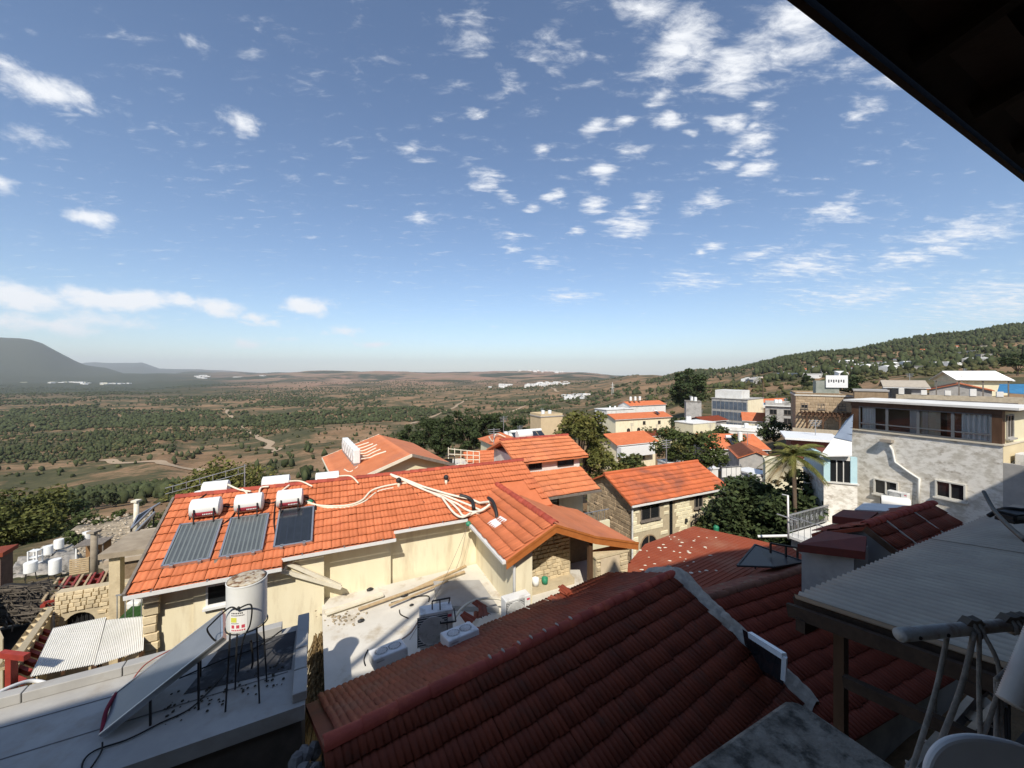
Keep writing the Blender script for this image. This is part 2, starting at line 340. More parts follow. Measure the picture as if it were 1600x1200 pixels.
# ------------------------------------------------------------------ terrain
def yz(d, y): return (d, -(y - HORIZON) / FPX * d)
COLS = {   # bearing (as photo column) : depth ahead, height
    -700: [(3, -9), (9, -10), (20, -16), (60, -40), (150, -70), (400, -90), (2500, -105), (4500, 0), (7000, 300), (14000, 100)],
    -250: [(4, -9.3), (10, -10), (18, -12.5), (28, -17), (60, -35), (140, -60), yz(330, 720), yz(900, 643), yz(2300, 610), yz(3600, 597), yz(6000, 560), yz(7600, 538), (9000, 300), (16000, -100)],
    0: [(4, -9.4), (10, -9.8), (15, -11), (24, -12.6), (32, -14.6), (45, -21), (80, -37), (130, -52), yz(210, 785), yz(420, 703), yz(800, 652), yz(2300, 610), yz(4200, 597), yz(5500, 574), yz(7000, 531), yz(7600, 526), (9000, 300), (16000, -150)],
    40: [(4, -9.4), (10, -9.8), (15, -11), (24, -12.6), (32, -14.4), (45, -20), (80, -37), (130, -52), yz(210, 785), yz(420, 703), yz(800, 652), yz(2300, 610), yz(4300, 597), yz(5600, 578), yz(7000, 534), yz(7600, 529), (9000, 300), (16000, -150)],
    150: [(4, -9.4), (10, -9.8), (15, -11), (24, -12.6), (32, -14), (45, -18), (80, -35), (130, -50), yz(200, 775), yz(420, 700), yz(800, 652), yz(2300, 610), yz(4600, 597), yz(6000, 589), yz(7200, 574), yz(7600, 573), (8500, 30), (11000, -100), yz(16000, 565.5), (20000, -100)],
    205: [(4, -9.4), (10, -10), (15, -11.2), (24, -12.8), (32, -14), (45, -17), (80, -33), (130, -48), yz(190, 778), yz(400, 700), yz(800, 652), yz(2300, 610), yz(4600, 598), yz(7200, 583), (8500, -60), (11000, -120), yz(16000, 566.5), (20000, -100)],
    222: [(4, -9.4), (10, -10), (15, -11.2), (24, -12.8), (32, -14), (45, -17.5), (80, -33), (130, -48), yz(190, 777), yz(400, 699), yz(800, 652), yz(2300, 611), yz(4600, 598), yz(7200, 584), (8500, -60), (11000, -120), yz(16000, 564.5), (20000, -100)],
    252: [(4, -9.4), (10, -10), (15, -11.3), (25, -13.2), (34, -15.5), (45, -18.5), (80, -33), (130, -48), yz(190, 775), yz(400, 697), yz(800, 651), yz(2000, 614), yz(4000, 598), yz(7000, 585), (8500, -60), (11000, -120), yz(16000, 575), (20000, -100)],
    300: [(4, -9.5), (10, -10), (16, -11.5), (26, -14), (45, -20), (80, -33), (130, -48), yz(190, 772), yz(300, 730), yz(420, 695), yz(800, 650), yz(1700, 618), yz(3500, 598), yz(6000, 588), yz(8500, 581), (10000, -50), yz(16000, 576), (20000, -150)],
    500: [(4, -9.8), (10, -10.2), (16, -12), (26, -15), (45, -20), (80, -29), (130, -42), yz(200, 738), yz(350, 697), yz(600, 662), yz(900, 640), yz(2000, 612), yz(3200, 598), yz(4500, 590), yz(6500, 581.5), (9000, 0), (20000, -200)],
    650: [(4, -10), (10, -10.4), (16, -12.5), (26, -15), (45, -18), (80, -22), (120, -26), (180, -42), yz(350, 692), yz(600, 658), yz(1000, 634), yz(2200, 608), yz(3400, 594), yz(4800, 588), yz(6500, 581.5), (9000, 0), (20000, -200)],
    800: [(4, -10), (10, -10.4), (16, -12.5), (26, -15.5), (45, -17), (80, -19), (130, -24), (220, -45), yz(450, 655), yz(1000, 627), yz(1800, 607), yz(2600, 600), yz(4000, 590), yz(6500, 580.5), (9000, 0), (20000, -200)],
    900: [(4, -10), (10, -10.6), (16, -12.3), (26, -14.8), (45, -16), (80, -18.8), (140, -23), (220, -30), (350, -48), yz(800, 627), yz(1500, 607), yz(2400, 596), yz(4000, 586), yz(6000, 582), (9000, -60), (20000, -250)],
    1000: [(4, -9.6), (10, -10.6), (16, -12), (26, -14.2), (45, -15.8), (80, -19), (144, -22), (220, -25), (350, -30), yz(700, 612), yz(1300, 596), yz(2000, 586), (3000, -60), (8000, -80), (20000, -250)],
    1100: [(4, -9), (10, -10.2), (16, -11.6), (26, -13), (45, -14), (76, -16), (140, -18), (220, -18), (350, -18), yz(700, 596), yz(1000, 586), yz(1300, 577), (1800, -30), (5000, -100), (20000, -250)],
    1300: [(4, -8), (10, -9.2), (16, -9.8), (26, -10), (45, -10), (76, -10.5), (150, -10), (220, -9), (300, -7.5), yz(500, 573), yz(750, 558), yz(950, 546.5), (1300, 20), (4000, -60), (20000, -250)],
    1450: [(4, -7.6), (10, -8.5), (16, -9), (26, -9), (45, -9), (76, -8), (150, -4), (220, -1), yz(330, 580), yz(480, 565), yz(750, 540), yz(950, 525), (1400, 60), (4000, -60), (20000, -250)],
    1620: [(4, -7.5), (10, -8), (16, -8.5), (26, -8), (45, -7), (76, -6), (140, -2), (220, 1), yz(350, 561), yz(500, 545), yz(750, 518), yz(920, 502), (1400, 90), (4000, -60), (20000, -250)],
    2300: [(3, -7), (9, -7), (30, -5), (80, 0), (200, 18), (450, 75), (900, 190), (1500, 150), (20000, -200)],
}
_ph = sorted((math.atan2(px - 800, FPX), pr) for px, pr in COLS.items())
_phi = np.array([p[0] for p in _ph])
_lr = [(np.log([d / math.cos(p) for d, z in pr]), np.array([z for d, z in pr])) for p, pr in _ph]
def H(x, y):
    """ground height; arrays"""
    x = np.asarray(x, float); y = np.asarray(y, float)
    phi = np.clip(np.arctan2(x, y), _phi[0], _phi[-1]); lr = np.log(np.hypot(x, y) + 1e-6)
    prof = np.array([np.interp(lr, a, b) for a, b in _lr])
    i = np.clip(np.searchsorted(_phi, phi) - 1, 0, len(_phi) - 2)
    t = (phi - _phi[i]) / (_phi[i + 1] - _phi[i]); t = t * t * (3 - 2 * t)
    idx = np.arange(phi.size).reshape(phi.shape)
    pf = prof.reshape(len(_phi), -1); ii = i.ravel(); k = idx.ravel()
    return (pf[ii, k] * (1 - t.ravel()) + pf[ii + 1, k] * t.ravel()).reshape(phi.shape)
def fbm(x, y, s, seed=0., oct_=4):
    return np.array([noise.fractal(Vector((a * s + seed, b * s - seed, seed)), 1.0, 2.0, oct_) for a, b in zip(np.ravel(x), np.ravel(y))]).reshape(np.shape(x))
def ground(x, y): return float(H(np.array([x]), np.array([y]))[0])

def terrain_material():
    m = bpy.data.materials.new('dry hillside'); m.use_nodes = True; nt = m.node_tree; nt.nodes.clear()
    N, L = nt.nodes.new, nt.links.new
    o = N('ShaderNodeOutputMaterial'); b = N('ShaderNodeBsdfPrincipled'); L(b.outputs[0], o.inputs[0]); b.inputs['Roughness'].default_value = 1; b.inputs['Specular IOR Level'].default_value = .05
    g = N('ShaderNodeNewGeometry'); pos = g.outputs['Position']
    def noi(s, d, r=.6, dist=0):
        n = N('ShaderNodeTexNoise'); n.inputs['Scale'].default_value = s; n.inputs['Detail'].default_value = d; n.inputs['Roughness'].default_value = r; n.inputs['Distortion'].default_value = dist
        L(pos, n.inputs['Vector']); return n.outputs['Fac']
    def rp(f, a, c):
        r = N('ShaderNodeMapRange'); r.interpolation_type = 'SMOOTHSTEP'; r.inputs['From Min'].default_value = a; r.inputs['From Max'].default_value = c; L(f, r.inputs['Value']); return r.outputs['Result']
    def mx(f, A, B):
        x = N('ShaderNodeMix'); x.data_type = 'RGBA'; L(f, x.inputs['Factor'])
        for k, v in (('A', A), ('B', B)):
            if isinstance(v, tuple): x.inputs[k].default_value = v + (1,)
            else: L(v, x.inputs[k])
        return x.outputs['Result']
    soil = mx(rp(noi(.02, 8, .65), .36, .62), (.235, .145, .080), (.31, .20, .115))
    soil = mx(rp(noi(.25, 6, .7), .5, .66), soil, (.15, .105, .06))
    scrub = mx(rp(noi(.09, 7, .7), .35, .65), (.098, .090, .046), (.060, .062, .032))
    c = mx(rp(noi(.012, 9, .72, .4), .43, .56), soil, scrub)
    # far off: woods read as dark patches, fields as reddish ones
    ln = N('ShaderNodeVectorMath'); ln.operation = 'LENGTH'; L(pos, ln.inputs[0])
    far = rp(ln.outputs['Value'], 1500, 3600)
    fields = mx(rp(noi(.0022, 5, .6), .42, .62), (.29, .175, .12), (.22, .155, .095))
    woods = mx(rp(noi(.03, 7, .7), .35, .7), (.04, .048, .026), (.062, .066, .036))
    fc = mx(rp(noi(.0011, 7, .62, .5), .44, .53), woods, fields)
    c = mx(far, c, fc)
    sep = N('ShaderNodeSeparateXYZ'); L(pos, sep.inputs[0])
    # the two wooded mountains and the left plain carry woods throughout
    lx = N('ShaderNodeMath'); lx.operation = 'DIVIDE'; L(sep.outputs[0], lx.inputs[0]); L(sep.outputs[1], lx.inputs[1])
    leftw = N('ShaderNodeMath'); leftw.operation = 'MULTIPLY'; L(rp(lx.outputs[0], -.55, -.95), leftw.inputs[0]); L(far, leftw.inputs[1])
    c = mx(leftw.outputs[0], c, woods)
    L(c, b.inputs['Base Color'])
    bp = N('ShaderNodeBump'); bp.inputs['Strength'].default_value = .6; bp.inputs['Distance'].default_value = .6; L(noi(.35, 6, .7), bp.inputs['Height']); L(bp.outputs[0], b.inputs['Normal'])
    return m
def build_terrain():
    nphi, nr = 330, 190
    ph = np.linspace(R(-112), R(112), nphi); rr = np.exp(np.linspace(math.log(2.5), math.log(26000), nr))
    PH, RR = np.meshgrid(ph, rr)
    X, Y = np.sin(PH) * RR, np.cos(PH) * RR
    ZZ = H(X, Y)
    far = np.clip((RR - 60) / 400, 0, 1)
    n1 = fbm(X, Y, .0045, 3.1, 4); n2 = fbm(X, Y, .0007, 7.7, 3)
    ZZ = ZZ + far * n1 * np.clip(RR * .012, 0, 9) + np.clip((RR - 1800) / 2500, 0, 1) * n2 * 42
    v = np.stack([X, Y, ZZ], -1).reshape(-1, 3)
    i = np.arange(nr - 1)[:, None] * nphi + np.arange(nphi - 1)[None, :]
    f = np.stack([i, i + 1, i + nphi + 1, i + nphi], -1).reshape(-1, 4)
    f = f[:, ::-1]
    o = raw('terrain', v, f, terrain_material(), smooth=True)
    return tag(o, 'dry brown valley floor and hills running to the horizon', None, None, 'structure'), v.reshape(nr, nphi, 3), ph, rr
TERR, TV, TPH, TRR = build_terrain()
def ground_mesh(x, y):
    """height of the built terrain mesh (bilinear)"""
    x = np.atleast_1d(np.asarray(x, float)); y = np.atleast_1d(np.asarray(y, float))
    a = np.clip((np.arctan2(x, y) - TPH[0]) / (TPH[1] - TPH[0]), 0, len(TPH) - 1.001)
    b = np.clip(np.interp(np.log(np.hypot(x, y) + 1e-6), np.log(TRR), np.arange(len(TRR))), 0, len(TRR) - 1.001)
    i, j = b.astype(int), a.astype(int); s, t = b - i, a - j; q = TV[..., 2]
    return (q[i, j] * (1 - s) * (1 - t) + q[i + 1, j] * s * (1 - t) + q[i, j + 1] * (1 - s) * t + q[i + 1, j + 1] * s * t)
def gz(x, y): return float(ground_mesh(x, y)[0])

# dirt tracks draped over the valley
TRACK = mat('pale dirt track', (.40, .30, .20), (.34, .25, .16), .3, 1.)
def track(pts, w, label):
    P = []
    for (xa, ya), (xb, yb) in zip(pts, pts[1:]):
        for t in np.linspace(0, 1, 14, endpoint=False): P.append((xa + (xb - xa) * t, ya + (yb - ya) * t))
    P.append(pts[-1]); P = np.array(P)
    P += np.stack([np.sin(np.arange(len(P)) * .7) * w * .4, np.cos(np.arange(len(P)) * .5) * w * .4], -1)
    d = np.gradient(P, axis=0); d /= np.linalg.norm(d, axis=1)[:, None]; n = np.stack([-d[:, 1], d[:, 0]], -1) * w / 2
    A, B = P + n, P - n
    v = np.concatenate([np.c_[A, ground_mesh(A[:, 0], A[:, 1]) + .5], np.c_[B, ground_mesh(B[:, 0], B[:, 1]) + .5]])
    k = len(P); i = np.arange(k - 1)
    tag(raw('dirt_path', v, np.stack([i, i + k, i + k + 1, i + 1], -1), TRACK), label, None, None, 'structure')
def gp(px, d): return ((px - 800) / FPX * d, d)
track([gp(350, 1000), gp(375, 620), gp(420, 420), gp(430, 340)], 7, 'pale dirt track winding down between the pines of the valley')
track([gp(730, 1150), gp(700, 800), gp(640, 560)], 7, 'pale dirt track along the wooded spur in the middle valley')
track([gp(870, 900), gp(790, 620), gp(740, 430), gp(690, 330)], 6, 'pale stony road above the terraced clearing')
track([gp(880, 2100), gp(862, 1700), gp(872, 1300)], 9, 'pale track climbing the brown knoll near the white settlement')
track([gp(150, 330), gp(250, 300), gp(330, 270)], 7, 'brown field edge track below the pines at the valley foot')

# ------------------------------------------------------------------ woods of the valley
def ico(sub):
    bm = bmesh.new(); bmesh.ops.create_icosphere(bm, subdivisions=sub, radius=1)
    v = np.array([p.co[:] for p in bm.verts]); f = np.array([[q.index for q in p.verts] for p in bm.faces]); bm.free(); return v, f
def crown_material(name, a, b_, c_):
    return mat(name, a, b_, .45, 1., .5, c3=c_, scale3=.09, spec=.05, bscale=1.6, island=.3)
PINE = crown_material('pine foliage', (.044, .056, .025), (.066, .075, .034), (.056, .058, .029))
OLIVE = crown_material('olive scrub foliage', (.082, .080, .034), (.06, .064, .028), (.10, .088, .042))
def blobs_mesh(name, X, Y, Zb, Hh, Wd, sub, mat_, lump=.28):
    v0, f0 = ico(sub); n, k = len(X), len(v0)
    jit = 1 + rng.normal(0, lump, (n, k, 1))
    jit = np.clip(jit, .45, 1.6)
    V = v0[None] * jit
    tz = (V[..., 2] + 1) / 2                                   # narrower towards the top, like a pine
    taper = 1.15 - .55 * np.clip(tz, 0, 1) * rng.uniform(.2, 1.2, (n, 1))
    ang = rng.uniform(0, 6.28, n); ca, sa = np.cos(ang)[:, None], np.sin(ang)[:, None]
    x = (V[..., 0] * ca - V[..., 1] * sa) * taper * (Wd / 2)[:, None]
    y = (V[..., 0] * sa + V[..., 1] * ca) * taper * (Wd / 2)[:, None]
    z = (V[..., 2] * .5 + .5) * Hh[:, None]
    W = np.stack([x + X[:, None], y + Y[:, None], z + Zb[:, None]], -1).reshape(-1, 3)
    F = (f0[None] + (np.arange(n) * k)[:, None, None]).reshape(-1, 3)
    return raw(name, W, F, mat_)
def nz(x, y, s, seed): return fbm(x, y, s, seed, 3)
def scatter(n, px0, px1, d0, d1, dens):
    px = rng.uniform(px0, px1, n); d = np.exp(rng.uniform(math.log(d0), math.log(d1), n))
    x, y = (px - 800) / FPX * d, d
    keep = rng.uniform(0, 1, n) < dens(px, d, x, y)
    return x[keep], y[keep], px[keep], d[keep]
def valley_density(px, d, x, y):
    a = nz(x, y, .0065, 2.3); b = nz(x, y, .0022, 9.1)
    m = np.clip((a * 1.0 + b * 1.5 + .24) * 3.0, .05, 1)
    m = np.where((px > 770) & (d < 330), 0, m)                          # the village stands there
    m = np.where((px > 880) & (d < 800), m * .25, m)
    m = np.where((d < 170) & (px > 560), m * .3, m)
    m = np.where((d > 180) & (d < 215) & (px < 330), .95, m)             # dark belt at the valley foot
    m = np.where((d > 225) & (d < 285) & (px > 120) & (px < 420), m * .1, m)   # bare field
    return m
def dark_belt(px, d): return (d > 180) & (d < 215) & (px < 330)
x, y, px, d = scatter(21000, -160, 1010, 150, 620, valley_density)
hgt = rng.uniform(2.2, 6.6, len(x)) * np.clip(.75 + nz(x, y, .01, 5.), .6, 1.2)
sel = (rng.uniform(0, 1, len(x)) < .7) | dark_belt(px, d)
order = np.argsort(d)
def make_wood(name, label, x, y, h, wd, sub, m, lump=.28):
    o = blobs_mesh(name, x, y, ground_mesh(x, y) - h * .06, h, wd, sub, m, lump)
    return tag(o, label, None, None, 'stuff')
# the nearest valley trees are trees of their own
single = order[:110]; rest = np.setdiff1d(order, single)
def single_tree(i, k):
    h = float(hgt[i]); t = thing('pine_tree', 'round dark green pine standing at the foot of the valley woods', 'tree', (float(x[i]), float(y[i]), gz(x[i], y[i])), random.uniform(0, 360), 'single pines along the near edge of the valley woods')
    c = inst(SPROTO[k % 3][0], 'crown', t, Matrix.Scale(h, 4)); u = inst(SPROTO[k % 3][1], 'trunk', t, Matrix.Scale(h, 4))
SPROTO = []
for k in range(3):
    n = 260; th = rng.uniform(0, 6.28, n); u = rng.uniform(-1, 1, n); rad = rng.uniform(.55, 1.05, n)
    cc = np.stack([np.cos(th) * np.sqrt(1 - u * u) * rad * .36, np.sin(th) * np.sqrt(1 - u * u) * rad * .36, .6 + u * rad * .40], -1)
    cc[:, :2] *= (1.25 - .55 * np.clip((cc[:, 2:] - .25) / .7, 0, 1))
    v = []; f = []
    for q in cc:
        a = rng.normal(0, 1, 3); a /= np.linalg.norm(a); b_ = np.cross(a, rng.normal(0, 1, 3)); b_ /= np.linalg.norm(b_); s = rng.uniform(.07, .13)
        n0 = len(v); v += [q + a * s, q + b_ * s * .7, q - a * s, q - b_ * s * .7]; f.append((n0, n0 + 1, n0 + 2, n0 + 3))
    me = bpy.data.meshes.new('pine_crown'); me.from_pydata([tuple(p) for p in v], [], f); me.materials.append(PINE)
    tr = MB().tube([(0, 0, -.06), (.01, 0, .3), (.0, .015, .75)], [.03, .024, .008], 6).mesh('pine_trunk', GREYWOOD)
    SPROTO.append((me, tr))
for k, i in enumerate(single): single_tree(i, k)
a = rest[sel[rest]]; make_wood('pine_forest', 'dark green pine woods scattered over the near valley', x[a], y[a], hgt[a], hgt[a] * rng.uniform(.5, .9, len(a)), 1, PINE, .34)
a = rest[~sel[rest]]; make_wood('olive_scrub_forest', 'olive green scrub and low trees between the pines', x[a], y[a], hgt[a] * .6, hgt[a] * rng.uniform(.7, 1.2, len(a)), 1, OLIVE, .34)
def far_density(px, d, x, y):
    a = nz(x, y, .0030, 4.4); b = nz(x, y, .0010, 1.7)
    m = np.clip((a * 1.0 + b * 1.6 + .22) * 3, .04, 1)
    m = np.where((px > 860) & (d < 1500), m * .25, m)
    return np.where((px > 1000), 0, m)
x2, y2, px2, d2 = scatter(26000, -160, 1040, 600, 3400, far_density)
h2 = rng.uniform(3.2, 7, len(x2))
make_wood('far_pine_forest', 'grey green far woods covering the wide plain', x2, y2, h2, h2 * rng.uniform(.8, 1.4, len(x2)), 1, PINE, .3)
def hill_density(px, d, x, y):
    top = np.interp(px, [1020, 1150, 1300, 1450, 1650], [1150, 1050, 900, 880, 850])
    a = nz(x, y, .009, 6.2)
    near_top = np.exp(-((d - top) / 200.) ** 2)
    m = near_top * np.clip(.85 + a, .15, 1) + np.clip((a - .02) * 1.6, 0.05, .5) * np.clip((d - 300) / 250, 0, 1)
    return np.where((d > top + 120), 0, np.where((px < 1180) & (d < 900), m * .2, m))
x3, y3, px3, d3 = scatter(21000, 1010, 1760, 300, 1300, hill_density)
h3 = rng.uniform(3.5, 9, len(x3))
make_wood('hill_pine_forest', 'pine woods along the crest of the hill behind the village', x3, y3, h3, h3 * rng.uniform(.5, .9, len(x3)), 1, PINE, .34)

def slope_density(px, d, x, y):
    a = nz(x, y, .02, 3.7); return np.clip((a + .25) * 1.8, .05, 1)
x4, y4, px4, d4 = scatter(5200, 1010, 1760, 190, 620, slope_density)
h4 = rng.uniform(1.2, 4.2, len(x4)) * np.clip(d4 / 350, .5, 1.2)
make_wood('hill_scrub', 'low olive scrub dotting the brown hillside behind the village', x4, y4, h4, h4 * rng.uniform(.9, 1.6, len(x4)), 1, OLIVE, .3)

# ------------------------------------------------------------------ near foliage
def leaf_mat(name, a, b_, c_): return mat(name, a, b_, 1.1, .75, 0, c3=c_, scale3=.6, spec=.2, island=.35)
LEAFY = leaf_mat('mid green leaves', (.075, .095, .028), (.05, .068, .02), (.12, .10, .032))
LEAFD = leaf_mat('dark green leaves', (.046, .066, .024), (.034, .050, .018), (.07, .084, .03))
LEAFYEL = leaf_mat('yellow green leaves', (.13, .125, .03), (.085, .092, .024), (.17, .14, .04))
LEAFP = leaf_mat('palm leaves', (.13, .135, .032), (.08, .098, .026), (.18, .165, .045))
BARK = mat('tree bark', (.14, .10, .07), (.09, .065, .045), 6., .95, .5)
def tree(name, label, base, h, w, leaf, n=2600, ls=.16, trunk=.35, clumps=26, cat='tree', group=None, squash=.8, lean=(0, 0)):
    base = Vector(base)
    t = thing(name, label, cat, base, 0, group)
    rs = random.Random(hash((round(base.x, 1), round(base.y, 1), n)) & 0xffff); r2 = np.random.default_rng(rs.randint(0, 9999))
    top = Vector((lean[0], lean[1], h)); th = h * trunk
    mb = MB(); r0 = h * .028
    fork = Vector((lean[0] * .4, lean[1] * .4, th)); mb.tube([(0, 0, -.4), fork * .5 + Vector((.05, 0, 0)), fork], [r0 * 1.3, r0, r0 * .8], 7)
    cs = []
    ch = h - th * .75
    for i in range(clumps):
        u = r2.uniform(-1, 1); a = r2.uniform(0, 6.283); q = math.sqrt(1 - u * u); rad = r2.uniform(.45, .95)
        c = Vector((math.cos(a) * q * rad * w / 2 + lean[0] * .7, math.sin(a) * q * rad * w / 2 + lean[1] * .7, th * .75 + ch * (.5 + u * rad * .46)))
        cs.append((c, r2.uniform(.13, .26) * w * .8))
        if i % 2 == 0:
            mid = fork.lerp(c, .5) + Vector((0, 0, .1 * h * r2.uniform(-.3, .6)))
            mb.tube([fork - Vector((0, 0, th * .1)), mid, c], [r0 * .5, r0 * .28, r0 * .08], 5)
    mb.build('trunk', BARK, t)
    v = np.zeros((n * 4, 3)); ci = r2.integers(0, len(cs), n)
    C = np.array([c[0][:] for c in cs])[ci]; S = np.array([c[1] for c in cs])[ci]
    g = r2.normal(0, 1, (n, 3)); g /= np.linalg.norm(g, axis=1)[:, None]; g *= (r2.uniform(.25, 1, n) ** .5)[:, None]
    Pc = C + g * S[:, None] * np.array([1, 1, squash])
    a = r2.normal(0, 1, (n, 3)); a[:, 2] *= .5; a /= np.linalg.norm(a, axis=1)[:, None]
    b = np.cross(a, r2.normal(0, 1, (n, 3))); b /= np.linalg.norm(b, axis=1)[:, None]
    s = (r2.uniform(.6, 1.4, n) * ls)[:, None]
    V = np.stack([Pc + a * s, Pc + b * s * .55 + a * s * .1, Pc - a * s, Pc - b * s * .55 + a * s * .1], 1).reshape(-1, 3)
    raw('crown', V, np.arange(n * 4).reshape(-1, 4), leaf, t)
    return t
def bush_base(px, d): xx = (px - 800) / FPX * d; return (xx, d, gz(xx, d))
# ------------------------------------------------------------------ roofs, masonry, openings
def tile_np(w, l, amp=.030, lift=.050, th=.016, rolls=2, dip=.004):
    n = 4 * rolls + 1; xs = np.linspace(0, w * (.985 if dip else 1.0), n); pr = amp * np.abs(np.sin(np.pi * rolls * xs / w)) ** .6 - dip * ((np.arange(n) == 0) | (np.arange(n) == n - 1))
    a = np.stack([xs, np.full(n, -.035), pr + lift], -1); b = np.stack([xs, np.full(n, l), pr * .9 + .004], -1); c = a - np.array([0, 0, th]) + np.array([0, .004, 0])
    v = np.concatenate([a, b, c]); f = []
    for i in range(n - 1): f += [(i, i + 1, n + i + 1, n + i), (2 * n + i, 2 * n + i + 1, i + 1, i)]
    return v, np.array(f)
_tiles = {}
def tiled(roof, M, W, cols, rows, w, l, m, nind=0, ok=None, name='tile', jit=.009, stagger=False, tp=None):
    """tiles on the plane M (local to the roof); the nind nearest the viewer are single tiles, the rest one part"""
    key = (round(w, 3), round(l, 3), m.name)
    if key not in _tiles:
        v, f = tile_np(w, l, **(tp or {})); me = bpy.data.meshes.new('roof_tile'); me.from_pydata(v.tolist(), [], f.tolist()); me.materials.append(m)
        me.polygons.foreach_set('use_smooth', [True] * len(me.polygons)); _tiles[key] = (v, f, me)
    v, f, me = _tiles[key]
    cells = []
    for j in range(rows):
        for i in range(cols):
            x0 = i * w + (w / 2 if stagger and j % 2 else 0); y0 = j * l
            if ok and not ok(x0 + w / 2, y0 + l / 2): continue
            T = M @ Matrix.Translation((x0 + random.gauss(0, jit * .5), y0 + random.gauss(0, jit), random.uniform(0, jit))) @ Matrix.Rotation(random.gauss(0, .017), 4, 'Z')
            c = W @ T @ Vector((w / 2, l / 2, 0)); vis = abs(c.x) < c.y * 1.36 and c.y > 0
            cells.append((0 if vis else 1, c.length, T))
    cells.sort(key=lambda q: (q[0], q[1]))
    for q in cells[:nind]: inst(me, name, roof, q[2])
    rest = cells[nind:]
    if rest:
        Ms = np.array([[list(r) for r in q[2]] for q in rest]); vh = np.c_[v, np.ones(len(v))]
        V = np.einsum('nij,kj->nki', Ms, vh)[..., :3].reshape(-1, 3); F = (f[None] + (np.arange(len(rest)) * len(v))[:, None, None]).reshape(-1, 4)
        o = raw('tile_field', V, F, m, roof, True); o['kind'] = 'stuff'
def ridge_caps(roof, a, b, r, l, m, name='ridge_tile', n=6):
    """half-round ridge tiles lapped from a to b"""
    a, b = Vector(a), Vector(b); L_ = (b - a).length; k = max(1, int(round(L_ / l))); s = L_ / k; x = (b - a).normalized()
    key = ('ridge', round(r, 3), round(s, 3), m.name)
    if key not in _tiles:
        mb = MB(); vs = []
        for q, (yy, rr) in enumerate(((-.0, r * 1.12), (s * 1.06, r * .95))):
            for j in range(n + 1): t = math.pi * j / n; vs.append((yy, math.cos(t) * rr, math.sin(t) * rr * .9))
        for j in range(n + 1): t = math.pi * j / n; vs.append((0, math.cos(t) * r * .95, math.sin(t) * r * .75))
        mb._a(vs, [(j, j + 1, n + 2 + j, n + 1 + j) for j in range(n)] + [(2 * n + 2 + j, 2 * n + 3 + j, j + 1, j) for j in range(n)])
        _tiles[key] = mb.mesh('ridge_tile', m, True)
    me = _tiles[key]
    y = Vector((0, 0, 1)).cross(x).normalized()
    for i in range(k):
        M = frame(a + x * (s * i), x, y) @ Matrix.Translation((0, random.gauss(0, .006), random.uniform(0, .012))) @ Matrix.Rotation(random.gauss(0, .02), 4, 'Z')
        inst(me, name, roof, M)
def slab(pts, th):
    """closed sheet of thickness th below the outline pts (given upward facing)"""
    p = [Vector(q) for q in pts]; n = (p[1] - p[0]).cross(p[2] - p[0]).normalized()
    if n.z < 0: n = -n
    return MB().prism(p, -n * th)
_blk = {}
def block_mesh(m):
    if m.name not in _blk:
        c = .06; mb = MB()
        vs = [(0, 0, 0), (1, 0, 0), (1, 1, 0), (0, 1, 0), (c, c * 1.6, 1), (1 - c, c * 1.6, 1), (1 - c, 1 - c * 1.6, 1), (c, 1 - c * 1.6, 1)]
        mb._a(vs, [(4, 5, 6, 7), (0, 1, 5, 4), (1, 2, 6, 5), (2, 3, 7, 6), (3, 0, 4, 7)]); _blk[m.name] = mb.mesh('stone_block', m)
    return _blk[m.name]
def masonry(wall, M, w, h, bw, bh, m, ok=None, name='stone_block', depth=.035, gap=.012, limit=300):
    """dressed blocks proud of the wall face M (x along the wall, y up, z outwards)"""
    me = block_mesh(m); j = 0; z = 0.; cnt = 0; spare = []
    while z < h - .03:
        hh = min(bh * random.uniform(.9, 1.1), h - z); x = -random.uniform(0, bw)
        while x < w - .02:
            ww = bw * random.uniform(.6, 1.35); a, b = max(0, x), min(w, x + ww)
            if w - b < .12: b = w
            if b - a > .06 and (not ok or ok(a, b, z, z + hh)):
                T = M @ Matrix.Translation((a + gap / 2, z + gap / 2, 0)) @ Matrix.Diagonal((b - a - gap, hh - gap, depth * random.uniform(.5, 1.3), 1))
                spare.append(T)
            x += ww
            if b == w: break
        z += hh
    random.shuffle(spare)
    for T in spare[:limit]: inst(me, name, wall, T)
    if spare[limit:]:
        v = np.array([p.co[:] for p in me.vertices]); f = np.array([list(p.vertices) for p in me.polygons])
        Ms = np.array([[list(r) for r in q] for q in spare[limit:]]); V = np.einsum('nij,kj->nki', Ms, np.c_[v, np.ones(len(v))])[..., :3].reshape(-1, 3)
        o = raw('stone_field', V, (f[None] + (np.arange(len(Ms)) * len(v))[:, None, None]).reshape(-1, 4), m, wall); o['kind'] = 'stuff'
